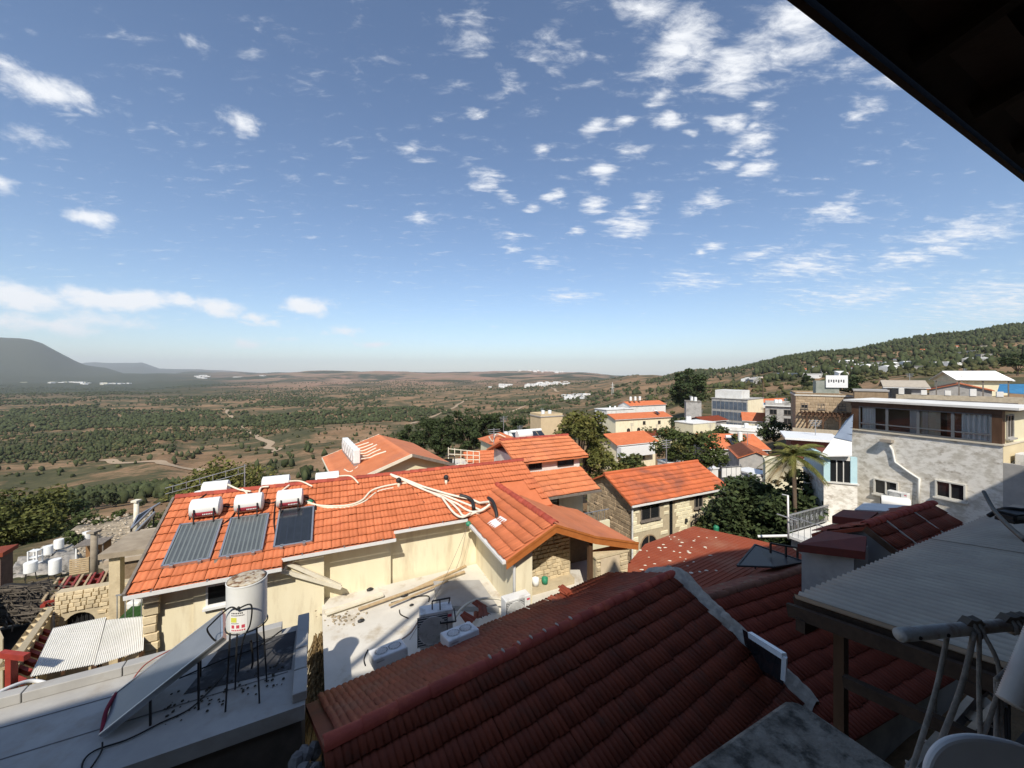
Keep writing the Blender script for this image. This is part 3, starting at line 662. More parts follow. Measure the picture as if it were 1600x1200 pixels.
def window(parent, M, w, h, fm=None, pm=None, sill=True, mull=1, dep=.05, fr=.05, arch=False, rail=0):
    """frame > pane on the wall face M (x along, y up, z out); origin at the lower left"""
    fm, pm = fm or PAINTW, pm or PANE
    mb = MB()
    if arch:
        n = 9; ro, ri = w / 2, w / 2 - fr; hs = h - w / 2
        for k in range(n):
            a0, a1 = math.pi * k / n, math.pi * (k + 1) / n
            mb.prism([(w / 2 + ri * math.cos(a0), hs + ri * math.sin(a0), 0), (w / 2 + ro * math.cos(a0), hs + ro * math.sin(a0), 0), (w / 2 + ro * math.cos(a1), hs + ro * math.sin(a1), 0), (w / 2 + ri * math.cos(a1), hs + ri * math.sin(a1), 0)], (0, 0, dep))
        mb.box(0, fr, 0, hs, 0, dep); mb.box(w - fr, w, 0, hs, 0, dep); mb.box(fr, w - fr, 0, fr, 0, dep)
        pane = MB().prism([(w - fr, fr, .004), (w - fr, hs, .004)] + [(w / 2 + ri * math.cos(math.pi * k / n), hs + ri * math.sin(math.pi * k / n), .004) for k in range(1, n)] + [(fr, hs, .004), (fr, fr, .004)], (0, 0, .012))
    else:
        mb.box(0, fr, 0, h, 0, dep); mb.box(w - fr, w, 0, h, 0, dep); mb.box(fr, w - fr, 0, fr, 0, dep); mb.box(fr, w - fr, h - fr, h, 0, dep)
        pane = MB().box(fr, w - fr, fr, h - fr, .004, .016)
    for k in range(1, mull + 1): mb.box(w * k / (mull + 1) - fr * .4, w * k / (mull + 1) + fr * .4, fr, h - fr if not arch else h - fr * 1.5, .018, dep * .8)
    for k in range(1, rail + 1): mb.box(fr, w - fr, h * k / (rail + 1) - fr * .3, h * k / (rail + 1) + fr * .3, .018, dep * .7)
    for q in (mb, pane): q.v = [tuple(M @ Vector(p)) for p in q.v]
    o = mb.build('window', fm, parent, fix=True); pane.build('pane', pm, o, fix=True)
    if sill:
        s = MB().box(-.06, w + .06, -.07, -.003, 0, .13, M); s.build('sill', fm, o)
    return o
def face_front(x, z, y): return frame((x, y, z), (1, 0, 0), (0, 0, 1))     # wall facing local -y
def face_left(y, z, x): return frame((x, y, z), (0, -1, 0), (0, 0, 1))      # wall facing local -x; first axis runs towards the front
def face_right(y, z, x): return frame((x, y, z), (0, 1, 0), (0, 0, 1))

# ------------------------------------------------------------------ the large cream house with solar heaters
G = 25.0
ME = Vector((-10.08, 10.06, -5.8)); MHW = MW(ME, G); MINV = MHW.inverted(); TS = math.tan(R(24)); WR = 3.42
def ml(p): return MINV @ Vector(p)
main = thing('cream_house', 'long cream plastered house with orange tiled roof carrying water heaters', 'house', ME, G)
def prof(yf, yb=None):
    yb = yb if yb is not None else 2 * WR - .5
    return lambda x: [(x, yf, -4.4), (x, yf, TS * yf - .12), (x, WR, TS * WR - .12), (x, yb, TS * (2 * WR - yb) - .12), (x, yb, -4.4)]
for k, (xa, xb, yf) in enumerate(((.34, 1.25, .56), (1.25, 4.62, .50), (4.62, 6.75, .86), (6.75, 13.2, 1.05))):
    MB().prism(prof(yf, 2 * WR - .5 - .002 * k)(xa), (xb - xa, 0, 0)).build('wall', YELLOW, main, fix=True)
secs = ((0, 3.5, 0), (3.5, 6.84, 1), (6.84, 13.3, 2))
CS, SN = math.cos(R(24)), math.sin(R(24)); LT, WT = .34, .27
front = frame((0, 0, 0), (1, 0, 0), (0, CS, SN))
rf = MB()
for xa, xb, j in secs:
    y0 = j * LT * CS - .02
    rf.prism([(xa, y0, TS * y0 - .01), (xb, y0, TS * y0 - .01), (xb, WR, TS * WR - .01), (xa, WR, TS * WR - .01)], (0, .03, -.07))
rf.prism([(0, WR, TS * WR - .012), (13.3, WR, TS * WR - .012), (13.3, 2 * WR + .02, -.01), (0, 2 * WR + .02, -.01)], (0, -.03, -.07))
mroof = rf.build('roof', ORANGE, main, fix=True)
def inwing(x, y):       # where the cross wing rises through the main slope
    yy, zz = y * CS, y * SN
    return 9.62 < x < 13.3 and zz < .14 + min((x - 9.62) * .42, max(0, (13.1 - x)) * .9 + .3) and zz < 1.0
tiled(mroof, front, MHW, int(13.3 / WT), 11, WT, LT, ORANGE, 300, lambda x, y: y > (0 if x < 3.5 else LT if x < 6.84 else 2 * LT) and not inwing(x, y))
ridge_caps(mroof, (0, WR, TS * WR + .01), (13.3, WR, TS * WR + .01), .11, .36, RIDGE)
for xa, xb, j in secs[:2] + ((6.84, 9.5, 2),):   # white gutters under each step of the eave
    y0 = j * LT * CS; z0 = TS * y0
    MB().prism([(xa - .03, y0 - .15, z0 + .02), (xa - .03, y0 - .14, z0 - .09), (xa - .03, y0 - .03, z0 - .11), (xa - .03, y0 - .03, z0 - .05), (xa - .03, y0 - .12, z0 - .03), (xa - .03, y0 - .13, z0 + .02)], (xb - xa + .03, 0, 0)).build('gutter', PAINTW, main, fix=True)
    for q in np.arange(xa + .5, xb, 1.2): MB().box(q, q + .03, y0 - .16, y0 - .02, z0 + .022, z0 + .04).build('gutter_bracket', STEEL, main)
MB().bar((-.05, -.05, .0), (-.05, WR, TS * WR), .07, .13).build('verge_board', GREYWOOD, main)
# window in the shaded left part of the front, corner stones
wp = ml(P2(322, 948, ME + Vector((0, 0, 0)) + (MHW.to_3x3() @ Vector((0, .50, 0))), MHW.to_3x3() @ Vector((0, 1, 0))))
window(main, face_front(wp.x, wp.z, .50), .62, .62, PAINTW, PANE, True, 0, .04, .05)
cw = MB().box(.20, .335, .45, .95, -4.4, -.12).build('corner_wall', STONEG, main)
z = -4.3
while z < -.4:
    h = random.uniform(.22, .32)
    inst(block_mesh(STONE), 'stone_block', cw, face_front(.16, z, .45) @ Matrix.Diagonal((random.uniform(.28, .42), h - .015, random.uniform(.05, .10), 1)))
    inst(block_mesh(STONE), 'stone_block', cw, face_left(.95, z, .20) @ Matrix.Diagonal((.5, h - .015, random.uniform(.04, .08), 1))); z += h
# the leaning beige beams on the front wall
bA, bB, bC = Vector((3.62, .40, -.12)), Vector((3.44, .35, -.28)), Vector((5.1, .42, -1.18))
br = MB().bar(bA, bC, .10, .11).bar(bB, bC + Vector((.03, -.02, -.05)), .10, .11).bar(bA, bB - Vector((0, 0, .1)), .08, .08)
tag(br.build('timber_brace', PIPEW, None), 'cream timber brace of two beams leaning on the house wall', 'brace').matrix_world = MHW
# roof vents and wires
def vent(px, py, k, label):
    p = P2(px, py, ME, MHW.to_3x3() @ Vector((0, -SN, CS)))
    t = thing('roof_vent', label, 'vent', p, G, 'roof vents')
    MB().lathe([(.06, -.05), (.055, .22)], 12).build('pipe', PIPEW, t, True)
    MB().lathe([(.03, .21), (.10, .24), (.11, .33), (.05, .40), (.0, .41)], 12).build('cowl', DARKMET, t, True)
vent(697, 757, 0, 'dark capped vent pipe near the ridge of the cream house')
vent(623, 762, 1, 'dark capped vent pipe beside the white pipe bundle')

# cross wing with the orange wooden gable
wing = thing('gable_wing', 'cross wing with orange wooden gable boards above a rough stone recess', 'house wing', ME, G)
XW0, XR, XW1, YF, ZE, ZR, ZR1 = 9.62, 11.36, 14.75, -2.80, .14, .94, -.27
YB = 2.05
def lz(x): return ZE + (ZR - ZE) * (x - XW0) / (XR - XW0)
def rz(x): return ZR + (ZR1 - ZR) * (x - XR) / (XW1 - XR)
wr = MB().prism([(XW0, YF, ZE), (XR, YF, ZR), (XR, YB, ZR), (XW0, .5, ZE)], (0, 0, -.08))
wroof = wr.build('roof', ORANGE, wing, fix=True)
sl = math.hypot(XR - XW0, ZR - ZE)
lm = frame((XW0, YF + 5.2, ZE + .005), (0, -1, 0), (XR - XW0, 0, ZR - ZE))
tiled(wroof, lm, MHW, int(5.2 / WT), int(sl / LT), WT, LT * sl / LT / int(sl / LT), ORANGE, 90, lambda x, y: (5.2 + YF - x) < .45 + 1.55 * y / sl + .1)
ridge_caps(wroof, (XR, YF, ZR + .01), (XR, YB, ZR + .01), .12, .36, RIDGE)
rs_ = MB()
for k in range(9):      # right slope: smooth pale boards in a shallow curve
    xa, xb = XR + (XW1 - XR) * k / 9, XR + (XW1 - XR) * (k + 1) / 9
    sag = lambda q: -.10 * math.sin(math.pi * (q - XR) / (XW1 - XR))
    rs_.prism([(xa, YF, rz(xa) + sag(xa)), (xb, YF, rz(xb) + sag(xb)), (xb, .9, rz(xb) + sag(xb)), (xa, .9 + (YB - .9) * (1 - k / 9), rz(xa) + sag(xa))], (0, 0, -.05))
rs_.build('roof_sheet', ORANGE2, wing, fix=True)
for (xa, za), (xb, zb), nm in (((XW0, ZE), (XR, ZR), 1), ((XR, ZR), (12.9, rz(12.9) - .1), 2), ((12.9, rz(12.9) - .1), (XW1 + .03, ZR1), 3)):
    MB().prism([(xa, YF - .05, za - .01), (xb, YF - .05, zb - .01), (xb, YF - .05, zb - .25), (xa, YF - .05, za - .25)], (0, .045, 0)).build('barge_board', WOODOR, wing, fix=True)
    MB().prism([(xa, YF - .075, za + .035), (xb, YF - .075, zb + .035), (xb, YF - .075, zb - .04), (xa, YF - .075, za - .04)], (0, .024, 0)).build('barge_trim', WOODOR, wing, fix=True)
MB().bar((XW1 + .03, YF + .04, ZR1 - .1), (XW1 + .03, 1.0, ZR1 - .1), .08, .12).build('gutter', DARKMET, wing)
MB().bar((XW0 - .06, YF, ZE - .05), (XW0 - .06, .5, ZE - .05), .11, .09).build('gutter', PAINTW, wing)
xl = 10.02
MB().prism([(xl, -2.45, -1.9), (xl + .25, -2.45, -1.9), (xl + .25, -2.45, lz(xl + .25) - .1), (xl, -2.45, lz(xl) - .1)], (0, 3.55, 0)).build('wall', YELLOW, wing, fix=True)
MB().box(xl + .003, xl + .62, -2.56, -2.20, -1.9, lz(xl) - .1).build('corner_pier', YELLOW, wing)
MB().tube([(xl - .10, YF + .12, ZE - .1), (xl - .04, -2.62, ZE - .35), (xl - .04, -2.62, -1.72)], .045, 10).build('downpipe', PAINTW, wing, True)
sw = MB().prism([(xl + .62, -1.55, -1.9), (12.75, -1.55, -1.9), (12.75, -1.55, rz(12.75) - .2), (XR, -1.55, ZR - .12), (xl + .62, -1.55, lz(xl + .62) - .1)], (0, .2, 0)).build('stone_wall', STONEG, wing, fix=True)
masonry(sw, face_front(xl + .64, -1.85, -1.55), 12.72 - xl - .66, 2.6, .24, .14, STONE, lambda a, b, z0, z1: z1 - 1.85 < min(lz(xl + .64 + a), rz(xl + .64 + b)) - .14, depth=.06)
MB().box(12.76, 12.90, -2.7, -2.56, -1.9, .22).build('post', WOOD, wing)
MB().box(12.9, 14.3, -.62, -.5, -1.9, -.42).build('wall', STONEB, wing)
pier = MB().box(12.98, 14.35, -2.75, -2.35, -1.9, -.52).build('pier', STONEG, wing)
MB().box(13.16, 13.98, -2.80, -2.752, -1.85, -.55).build('slab_facing', mat('smooth cream stone', (.66, .54, .38), (.58, .47, .32), 3., .85, .1), wing)
masonry(pier, face_front(12.98, -1.85, -2.752), .17, 1.3, .3, .15, STONE, depth=.07); masonry(pier, face_front(13.99, -1.85, -2.752), .36, 1.3, .25, .15, STONE, depth=.07)
MB().prism([(12.95, -2.8, -.52), (14.4, -2.8, -.52), (14.4, -2.8, -.46), (13.2, -2.8, -.44), (12.95, -2.8, -.47)], (0, .5, 0)).build('coping', STONE, wing, fix=True)
MB().box(xl + .9, 12.7, -1.9, -1.57, -1.9, -1.5).build('ledge', STONEG, wing)

# pale flat terrace in front of the house
ter = MB().prism([(4.55, .84, -1.72), (4.72, -3.6, -1.72), (14.9, -3.9, -1.72), (14.9, 1.04, -1.72)], (0, 0, -.35)).build('terrace_roof', TERRACE, None, fix=True)
ter.matrix_world = MHW; tag(ter, 'pale coated flat roof terrace below the cream wall', 'terrace')
hatch = MB().prism([(7.9, -1.35, -1.715), (9.6, -2.3, -1.715), (9.6, -.5, -1.715), (8.1, .1, -1.715)], (0, 0, .16)); hatch.v = [tuple(MHW @ Vector(p)) for p in hatch.v]
tag(hatch.build('roof_hatch', MEMBRANE, None, fix=True), 'low pale slab on the terrace below the downpipe', 'slab')
def on_ter(px, py, z=-7.52): return Z(px, py, z)
for k, (a, b, w, m, lab) in enumerate((((640, 924), (728, 884), .09, PINEW, 'long raw pine plank nearest the wall on the terrace'), ((560, 952), (726, 893), .10, PINEW, 'longest raw pine plank lying across the terrace'),
        ((608, 946), (700, 908), .07, PINEW, 'short raw pine plank outermost on the terrace'))):
    A, B = on_ter(*a, -7.45 + .05 * k), on_ter(*b, -7.45 + .05 * k)
    tag(MB().bar(A, B, w, .05).build('pine_plank', m, None, bev=.006), lab, 'plank', 'planks on the terrace')
A, B = on_ter(508, 958, -7.4), on_ter(598, 928, -7.4)
tag(MB().bar(A, B, .22, .06).build('cream_board', PIPEW, None), 'wide cream board lying along the terrace edge', 'board')
A = on_ter(535, 968, -7.5)
sd = MB()
for k in range(55): 
    q = A + Vector((random.gauss(0, .38), random.gauss(0, .2), 0)); s = random.uniform(.012, .05) if k > 8 else random.uniform(.04, .08)
    sd.lathe([(s * random.uniform(.7, 1.2), 0), (s * random.uniform(.4, .9), s * .5), (0, s * .6)], 5, Matrix.Translation(q) @ Matrix.Rotation(random.uniform(0, 6), 4, 'Z') @ Matrix.Diagonal((1, random.uniform(.5, 1), 1, 1)))
tag(sd.build('rubble_heap', SOILED, None), 'low heap of earth and rubble at the terrace corner', 'rubble', kind='stuff')
# hanging dry palm straw at the terrace's free corner
st = MB()
for k in range(260):
    a = ml(Z(516, 1000, -7.5)); q = MHW @ Vector((4.55 + random.uniform(-.12, .25), random.uniform(-3.3, -.8), -1.75))
    l = random.uniform(.5, 1.6); dx = Vector((random.uniform(-.5, .15), random.uniform(-.35, .35), 0))
    st.tube([q + Vector((-.05, 0, -.03)), q + dx * .4 + Vector((0, 0, -l * .3)), q + dx + Vector((0, 0, -l))], [.02, .02, .006], 3, False)
tag(st.build('dry_straw', STRAW, None), 'tuft of dry straw hanging from the corner of the terrace', 'straw', kind='stuff')

# ------------------------------------------------------------------ solar collectors and heaters on the orange roof
NF = MHW.to_3x3() @ Vector((0, -SN, CS))
def on_front(px, py, up=0.): return ml(P2(px, py, ME + NF * up, NF))
def collector(corners, gm, label, stripes):
    """corners: bl, br, tr, tl in photo pixels on the roof"""
    bl, br, tr, tl = [on_front(*c) for c in corners]
    w = ((br - bl).length + (tr - tl).length) / 2; x0 = (bl.x + tl.x) / 2; yb, yt = (bl.y + br.y) / 2, (tl.y + tr.y) / 2; l = (yt - yb) / CS
    t = thing('solar_collector', label, 'solar panel', MHW @ Vector((x0, yb, TS * yb)), G, 'solar collectors on the orange roof')
    t.rotation_euler = (MHW.to_3x3() @ Matrix.Rotation(R(24), 3, 'X')).to_euler()
    sk = (tl.x - bl.x) * .5
    z = .09
    for a, b in (((0, 0), (w, 0)), ((w, 0), (w, l)), ((w, l), (0, l)), ((0, l), (0, 0))):
        a, b = Vector((a[0], a[1], z)), Vector((b[0], b[1], z)); d = (b - a).normalized() * .02
        MB().bar(a - d, b + d, .05, .10).build('frame', ALUM, t)
    MB().box(.028, w - .028, .028, l - .028, z - .03, z + .02).build('glass', gm, t)
    g = t.children[-1]
    for k in range(stripes):
        xx = w * (k + .5) / stripes
        MB().box(xx - .022, xx + .022, .03, l - .03, z + .0205, z + .026).build('absorber_fin', COLLECTFIN, g)
    for xx in (w * .2, w * .8):
        MB().box(xx - .04, xx + .04, -.07, .05, .0, z + .05).build('clamp', STEEL, t)
    return t
COLLECTFIN = mat('absorber fin under glass', (.15, .17, .17), rough=.3, spec=.6)
COLLECTFIN2 = mat('dark absorber fin', (.028, .034, .045), rough=.14, spec=.7)
collector(((257, 889), (329, 877), (345, 818), (281, 823)), COLLECTG, 'frosted solar collector nearest the left verge of the orange roof', 9)
collector(((345, 874), (413, 864), (416, 808), (361, 814)), COLLECTG, 'frosted solar collector in the middle of three on the roof', 9)
_c = COLLECTFIN; COLLECTFIN = COLLECTFIN2
collector(((431, 859), (490, 849), (487, 796), (435, 802)), COLLECT, 'clear dark solar collector at the right of the three', 5)
COLLECTFIN = _c
def heater(pa, pb, rad, label, band=True, dz=.05, legs=True):
    """lying white tank with end points given in photo pixels of its axis ends, standing on the front slope"""
    a, b = pa, pb; L_ = (b - a).length; mid = (a + b) / 2
    t = thing('water_heater', label, 'water heater', MHW @ mid, G, 'white water heaters on the orange roof')
    n = 20; M = Matrix.Rotation(R(90), 4, 'Y') 
    MB().lathe([(0, -L_ / 2 - .03), (rad * .8, -L_ / 2 - .03), (rad, -L_ / 2), (rad, L_ / 2), (rad * .8, L_ / 2 + .03), (0, L_ / 2 + .03)], n, M).build('tank', TANKW, t, 'auto')
    if band:
        bm = MB(); k = 8
        for i in range(k):
            t0, t1 = R(-136 + 4.2 * i), R(-136 + 4.2 * (i + 1)); r_ = rad + .004
            bm.quad((-L_ * .40, r_ * math.sin(t0), r_ * math.cos(t0) * 1), (L_ * .42, r_ * math.sin(t0), r_ * math.cos(t0)), (L_ * .42, r_ * math.sin(t1), r_ * math.cos(t1)), (-L_ * .40, r_ * math.sin(t1), r_ * math.cos(t1)))
        bm.build('label_band', TANKRED, t, True)
        lt = MB()
        for q in np.arange(-L_ * .05, L_ * .32, .045):
            t0 = R(-118); r_ = rad + .007; lt.box(q, q + .028, r_ * math.sin(t0) - .002, r_ * math.sin(t0), r_ * math.cos(t0) - .025, r_ * math.cos(t0) + .025)
        lt.build('lettering', PAINTW, t)
    if legs:
        for xx in (-L_ * .33, L_ * .36):
            MB().bar((xx, -rad - .02, rad * .15), (xx, -rad - .05, -rad - .16), .035, .03).build('bracket', DARKMET, t)
            MB().bar((xx, rad * .6, -rad * .7), (xx, rad * .6, -rad - .1), .035, .03).build('bracket', DARKMET, t)
    return t
def hp(px, py, up): return on_front(px, py, up)
for (xa, ya, xb, yb), lab in (((300, 795, 344, 790), 'white water heater lowest and leftmost of the front three'), ((369, 788, 410, 782), 'white water heater in the middle of the front three'), ((434, 781, 472, 775), 'white water heater at the right end of the front three')):
    a, b = on_front(xa, ya, .34), on_front(xb, yb, .34); m_ = (a.y + b.y) / 2; a.y = b.y = m_; a.z = b.z = (a.z + b.z) / 2
    heater(a, b, .295, lab)
RB = lambda px, py, yy: ml(P2(px, py, ME + MHW.to_3x3() @ Vector((0, yy, 0)), MHW.to_3x3() @ Vector((0, 1, 0))))
for (xa, ya, xb, yb), lab in (((318, 765, 357, 762), 'white water heater leftmost behind the ridge line'), ((411, 757, 452, 752), 'white water heater in the middle behind the ridge line'), ((494, 750, 529, 746), 'white water heater rightmost behind the ridge line')):
    a, b = RB(xa, ya, WR + .35), RB(xb, yb, WR + .35); a.z = b.z = (a.z + b.z) / 2
    heater(a, b, .275, lab, True, legs=False)
# pipes, all insulated cream hoses
def curve_pts(pts, n=8):
    P = [Vector(p) for p in pts]; out = []
    for i in range(len(P) - 1):
        p0, p1, p2, p3 = P[max(i - 1, 0)], P[i], P[i + 1], P[min(i + 2, len(P) - 1)]
        for k in range(n):
            t = k / n; out.append(.5 * ((2 * p1) + (p2 - p0) * t + (2 * p0 - 5 * p1 + 4 * p2 - p3) * t * t + (3 * p1 - p0 - 3 * p2 + p3) * t ** 3))
    return out + [P[-1]]
def roof_hose(pix, r, m, label, up=.06, name='hose', cat='pipe', group=None, ups=None):
    ups = ups or [up] * len(pix)
    pts = [MHW @ on_front(x_, y_, u_) for (x_, y_), u_ in zip(pix, ups)]
    o = MB().tube(curve_pts(pts), r, 7).build(name, m, None, True)
    return tag(o, label, cat, group)
roof_hose([(478, 783), (500, 790), (540, 790), (565, 782), (582, 766), (610, 758), (640, 755), (665, 762), (700, 772)], .038, PIPEW, 'thick cream hose looping from the heaters up to the ridge', .08)
roof_hose([(480, 786), (510, 793), (545, 792), (570, 783), (590, 768), (615, 762)], .028, PIPEW, 'thinner cream hose running beside the thick loop', .05)
for k, (pts, lab) in enumerate(((((610, 741), (640, 752), (680, 768), (710, 780), (735, 790), (760, 800), (770, 790)), 'topmost white pipe of the bundle crossing the slope'),
        (((612, 743), (645, 757), (685, 775), (712, 786), (730, 797), (750, 803)), 'second white pipe of the bundle crossing the slope'),
        (((625, 748), (660, 764), (695, 778), (715, 795), (725, 806), (745, 800), (768, 788)), 'lower white pipe of the bundle sagging to the eave corner'),
        (((660, 760), (700, 772), (735, 780), (752, 786), (772, 783)), 'white pipe lying above the bundle end'),
        (((690, 776), (708, 800), (722, 808), (735, 802)), 'short white pipe bending down at the bundle end'))):
    roof_hose(pts, .044, mat('white pipe insulation', (.76, .71, .60), (.66, .61, .50), 4., .6), lab, .08 + .03 * k, 'white_pipe', 'pipe', 'white pipe bundle')
WN = MHW.to_3x3() @ Vector((-(ZR - ZE), 0, XR - XW0)).normalized(); W0_ = MHW @ Vector((XW0, YF, ZE))
roof_hose([(718, 774), (730, 777), (738, 783), (740, 794)], .075, DARKMET, 'dark wrapped elbow in the middle of the white pipes', .2, 'wrapped_pipe', 'pipe')
tag(MB().tube(curve_pts([P2(763, 778, W0_ + WN * .35, WN), P2(770, 784, W0_ + WN * .38, WN), P2(775, 798, W0_ + WN * .2, WN), P2(777, 813, W0_ - WN * .02, WN)]), .065, 8).build('wrapped_pipe', DARKMET, None, True), 'dark wrapped pipe dropping through the wing roof', 'pipe')
for k, (q_, lab) in enumerate((([(735, 790), (750, 786), (765, 784)], 'upper white pipe stub resting on the wing roof'), ([(738, 800), (752, 798), (766, 788)], 'lower white pipe stub resting on the wing roof'))):
    tag(MB().tube(curve_pts([P2(a, b, W0_ + WN * (.12 + .08 * i), WN) for i, (a, b) in enumerate(q_)]), .05, 7).build('white_pipe', MATS['white pipe insulation'], None, True), lab, 'pipe', 'white pipe bundle')
fp = [P2(a, b, W0_ + WN * .07, WN) for a, b in ((760, 817), (772, 825), (792, 812), (782, 806))]
fb = MB().prism(fp, -WN * .02)
tag(fb.build('flashing_plate', PAINTW, None, fix=True), 'white flashing plate where the pipes enter the wing roof', 'plate')
roof_hose([(640, 757), (668, 790), (690, 800), (716, 806)], .012, BLACKRUB, 'thin dark cable sagging across the orange tiles', .03, 'roof_cable', 'cable')
for pts, lab in (([(325, 770), (300, 790), (296, 812)], 'black cable at the left end of the front heaters'), ([(346, 790), (362, 792), (372, 788)], 'black pipe joining the left and middle front heaters'), ([(412, 784), (424, 786), (436, 781)], 'black pipe joining the middle and right front heaters'), ([(430, 785), (428, 815), (432, 845)], 'black pipe running down beside the clear collector'), ([(476, 776), (490, 782), (494, 796)], 'black pipe at the right end of the front heaters'), ([(345, 822), (352, 816), (362, 808), (372, 792)], 'black pipe between the left and middle collectors')):
    roof_hose(pts, .022, BLACKRUB, lab, .08, 'heater_pipe', 'pipe')
for pts, lab in (([(356, 757), (374, 765), (392, 768)], 'white pipe end leaving the leftmost rear heater'), ([(452, 752), (470, 752), (488, 760)], 'white pipe end leaving the middle rear heater'), ([(380, 790), (386, 772), (378, 764)], 'cream pipe rising between the left heaters'), ([(434, 785), (438, 770), (452, 758)], 'cream pipe rising between the right heaters'), ([(529, 744), (548, 744), (560, 755)], 'cream pipe arching from the rightmost rear heater'), ([(405, 770), (408, 762), (420, 760)], 'short cream pipe bend at the ridge')):
    roof_hose(pts, .032, PIPEW, lab, .14, 'heater_pipe', 'pipe')
A, B = MHW @ on_front(335, 880, .03), MHW @ on_front(352, 850, .03)
tag(MB().bar(A, B, .10, .03).build('loose_plank', GREYWOOD, None), 'weathered plank lying between the two frosted collectors', 'plank')
A, B = MHW @ on_front(488, 799, .03), MHW @ on_front(513, 795, .03)
tag(MB().bar(A, B, .06, .04).build('batten', PINEW, None), 'short pine batten beside the clear collector', 'batten')
tag(MB().lathe([(.10, 0), (.12, .06), (.06, .12), (0, .13)], 9, MHW @ Matrix.Translation(on_front(484, 786, 0))).build('green_bag', GREENPL, None), 'green plastic bag under the right front heater', 'bag')
# lean antenna mast behind the ridge
t = thing('antenna_mast', 'thin grey antenna mast with long cross boom behind the ridge', 'antenna', MHW @ Vector((1.9, WR + .4, TS * (WR - .4))), G)
MB().tube([(0, 0, -.1), (0, 0, 1.05)], .02, 6).build('mast', STEEL, t); MB().tube([(-2.3, 0, .45), (.05, 0, 1.0)], .014, 6).build('boom', STEEL, t); MB().tube([(-2.3, 0, .25), (.05, 0, .75)], .012, 6).build('boom', STEEL, t)
for k in range(6): q = -2.1 + k * .38; MB().bar((q, -.01, .49 + (q + 2.3) * .234), (q, .01, .24 + (q + 2.3) * .234), .015, .015).build('element', STEEL, t)
t = thing('chimney_pot', 'small white round pot behind the left end of the ridge', 'chimney', MHW @ Vector((.6, WR + .35, TS * (WR - .4))), G)
MB().lathe([(.17, -.1), (.17, .16), (.19, .17), (.19, .23), (0, .25)], 16).build('pot', TANKW, t, 'auto')
# strings from the eave corner to the terrace
for a, b, lab in ((MHW @ Vector((9.5, .4, .12)), on_ter(640, 1000), 'thin string sagging from the eave corner to the condenser'), (MHW @ Vector((9.45, .4, .1)), on_ter(712, 890), 'thin string hanging from the eave corner to the terrace')):
    mid = (a + b) / 2 - Vector((0, 0, .25)); tag(MB().tube(curve_pts([a, mid, b]), .006, 4).build('string', GREYWOOD, None), lab, 'string')
tag(MB().lathe([(.09, -.05), (.11, .02), (.05, .09), (0, .1)], 8, MHW @ Matrix.Translation((9.5, .38, .14))).build('green_knot', GREENPL, None), 'green rag tied at the eave corner of the cream house', 'rag')
# ------------------------------------------------------------------ red tiled roof in the foreground
FG = 34.0
F0 = Z(765, 1037, -5.5); FW = MW(F0, FG); FI = FW.inverted()          # origin on the ridge; local x along it
XA, XB, FT, LN, LF = -2.85, 5.95, .45, 3.3, 2.55
fc, fs = math.cos(math.atan(FT)), math.sin(math.atan(FT))
red = thing('red_roof_house', 'low house under the big dark red tiled roof in front', 'house', F0, FG)
fr = MB().prism([(XA, 0, -.02), (XB, 0, -.02), (XB, -LN * fc, -LN * fs - .02), (XA, -LN * fc, -LN * fs - .02)], (0, .02, -.09))
fr.prism([(XA, 0, -.021), (XB, 0, -.021), (XB, LF * fc, -LF * fs - .02), (XA, LF * fc, -LF * fs - .02)], (0, -.02, -.09))
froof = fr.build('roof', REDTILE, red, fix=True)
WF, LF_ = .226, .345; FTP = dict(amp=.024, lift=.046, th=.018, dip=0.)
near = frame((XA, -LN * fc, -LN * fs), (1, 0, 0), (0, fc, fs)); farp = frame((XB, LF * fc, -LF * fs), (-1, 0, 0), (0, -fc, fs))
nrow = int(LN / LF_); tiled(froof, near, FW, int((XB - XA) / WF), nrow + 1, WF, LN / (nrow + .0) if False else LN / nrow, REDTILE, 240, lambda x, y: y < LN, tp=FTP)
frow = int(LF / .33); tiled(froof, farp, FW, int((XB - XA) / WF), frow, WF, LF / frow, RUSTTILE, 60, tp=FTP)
ridge_caps(froof, (XA, 0, .0), (XA + 2.75, .0, .0), .125, .56, RIDGE); ridge_caps(froof, (XA + 2.75, 0, .0), (XB - .1, 0, .0), .115, .345, RIDGE)
mo = MB()
for k in range(7):      # pale mortar smears on the ridge joints
    q = XA + 2.75 + .345 * (k + .2); mo.lathe([(.05, 0), (.04, .018), (0, .022)], 7, Matrix.Translation((q + random.gauss(0, .02), .02, .112)) @ Matrix.Diagonal((.5, 1.3, 1, 1)))
mo.build('mortar', CEMENT, red)
MB().prism([(XA + .25, -LN * fc + .3, -6), (XA + .25, -LN * fc + .3, -LN * fs - .02), (XA + .25, 0, -.14), (XA + .25, LF * fc - .25, -LF * fs - .05), (XA + .25, LF * fc - .25, -6)], (XB - XA - .6, 0, 0)).build('wall', GREYW, red, fix=True)
# loose broken tiles by the far eave
def loose(px, py, z, n, lab):
    t = thing('broken_tiles', lab, 'tile heap', Z(px, py, z), FG)
    v, f = tile_np(WF, .36); me = bpy.data.meshes.new('spare_tile'); me.from_pydata(v.tolist(), [], f.tolist()); me.materials.append(RUSTTILE)
    for k in range(n):
        inst(me, 'tile', t, Matrix.Translation((random.uniform(-.25, .25) + .12 * (k - n / 2), random.uniform(-.15, .15), .03 + .03 * k)) @ Matrix.Rotation(random.uniform(-.5, .5), 4, 'Z') @ Matrix.Rotation(random.uniform(-.25, .35), 4, 'X'))
loose(742, 972, -6.55, 6, 'small heap of broken red tiles beside the standing condenser')
loose(885, 948, -6.42, 7, 'stack of spare red tiles lying on the far slope')
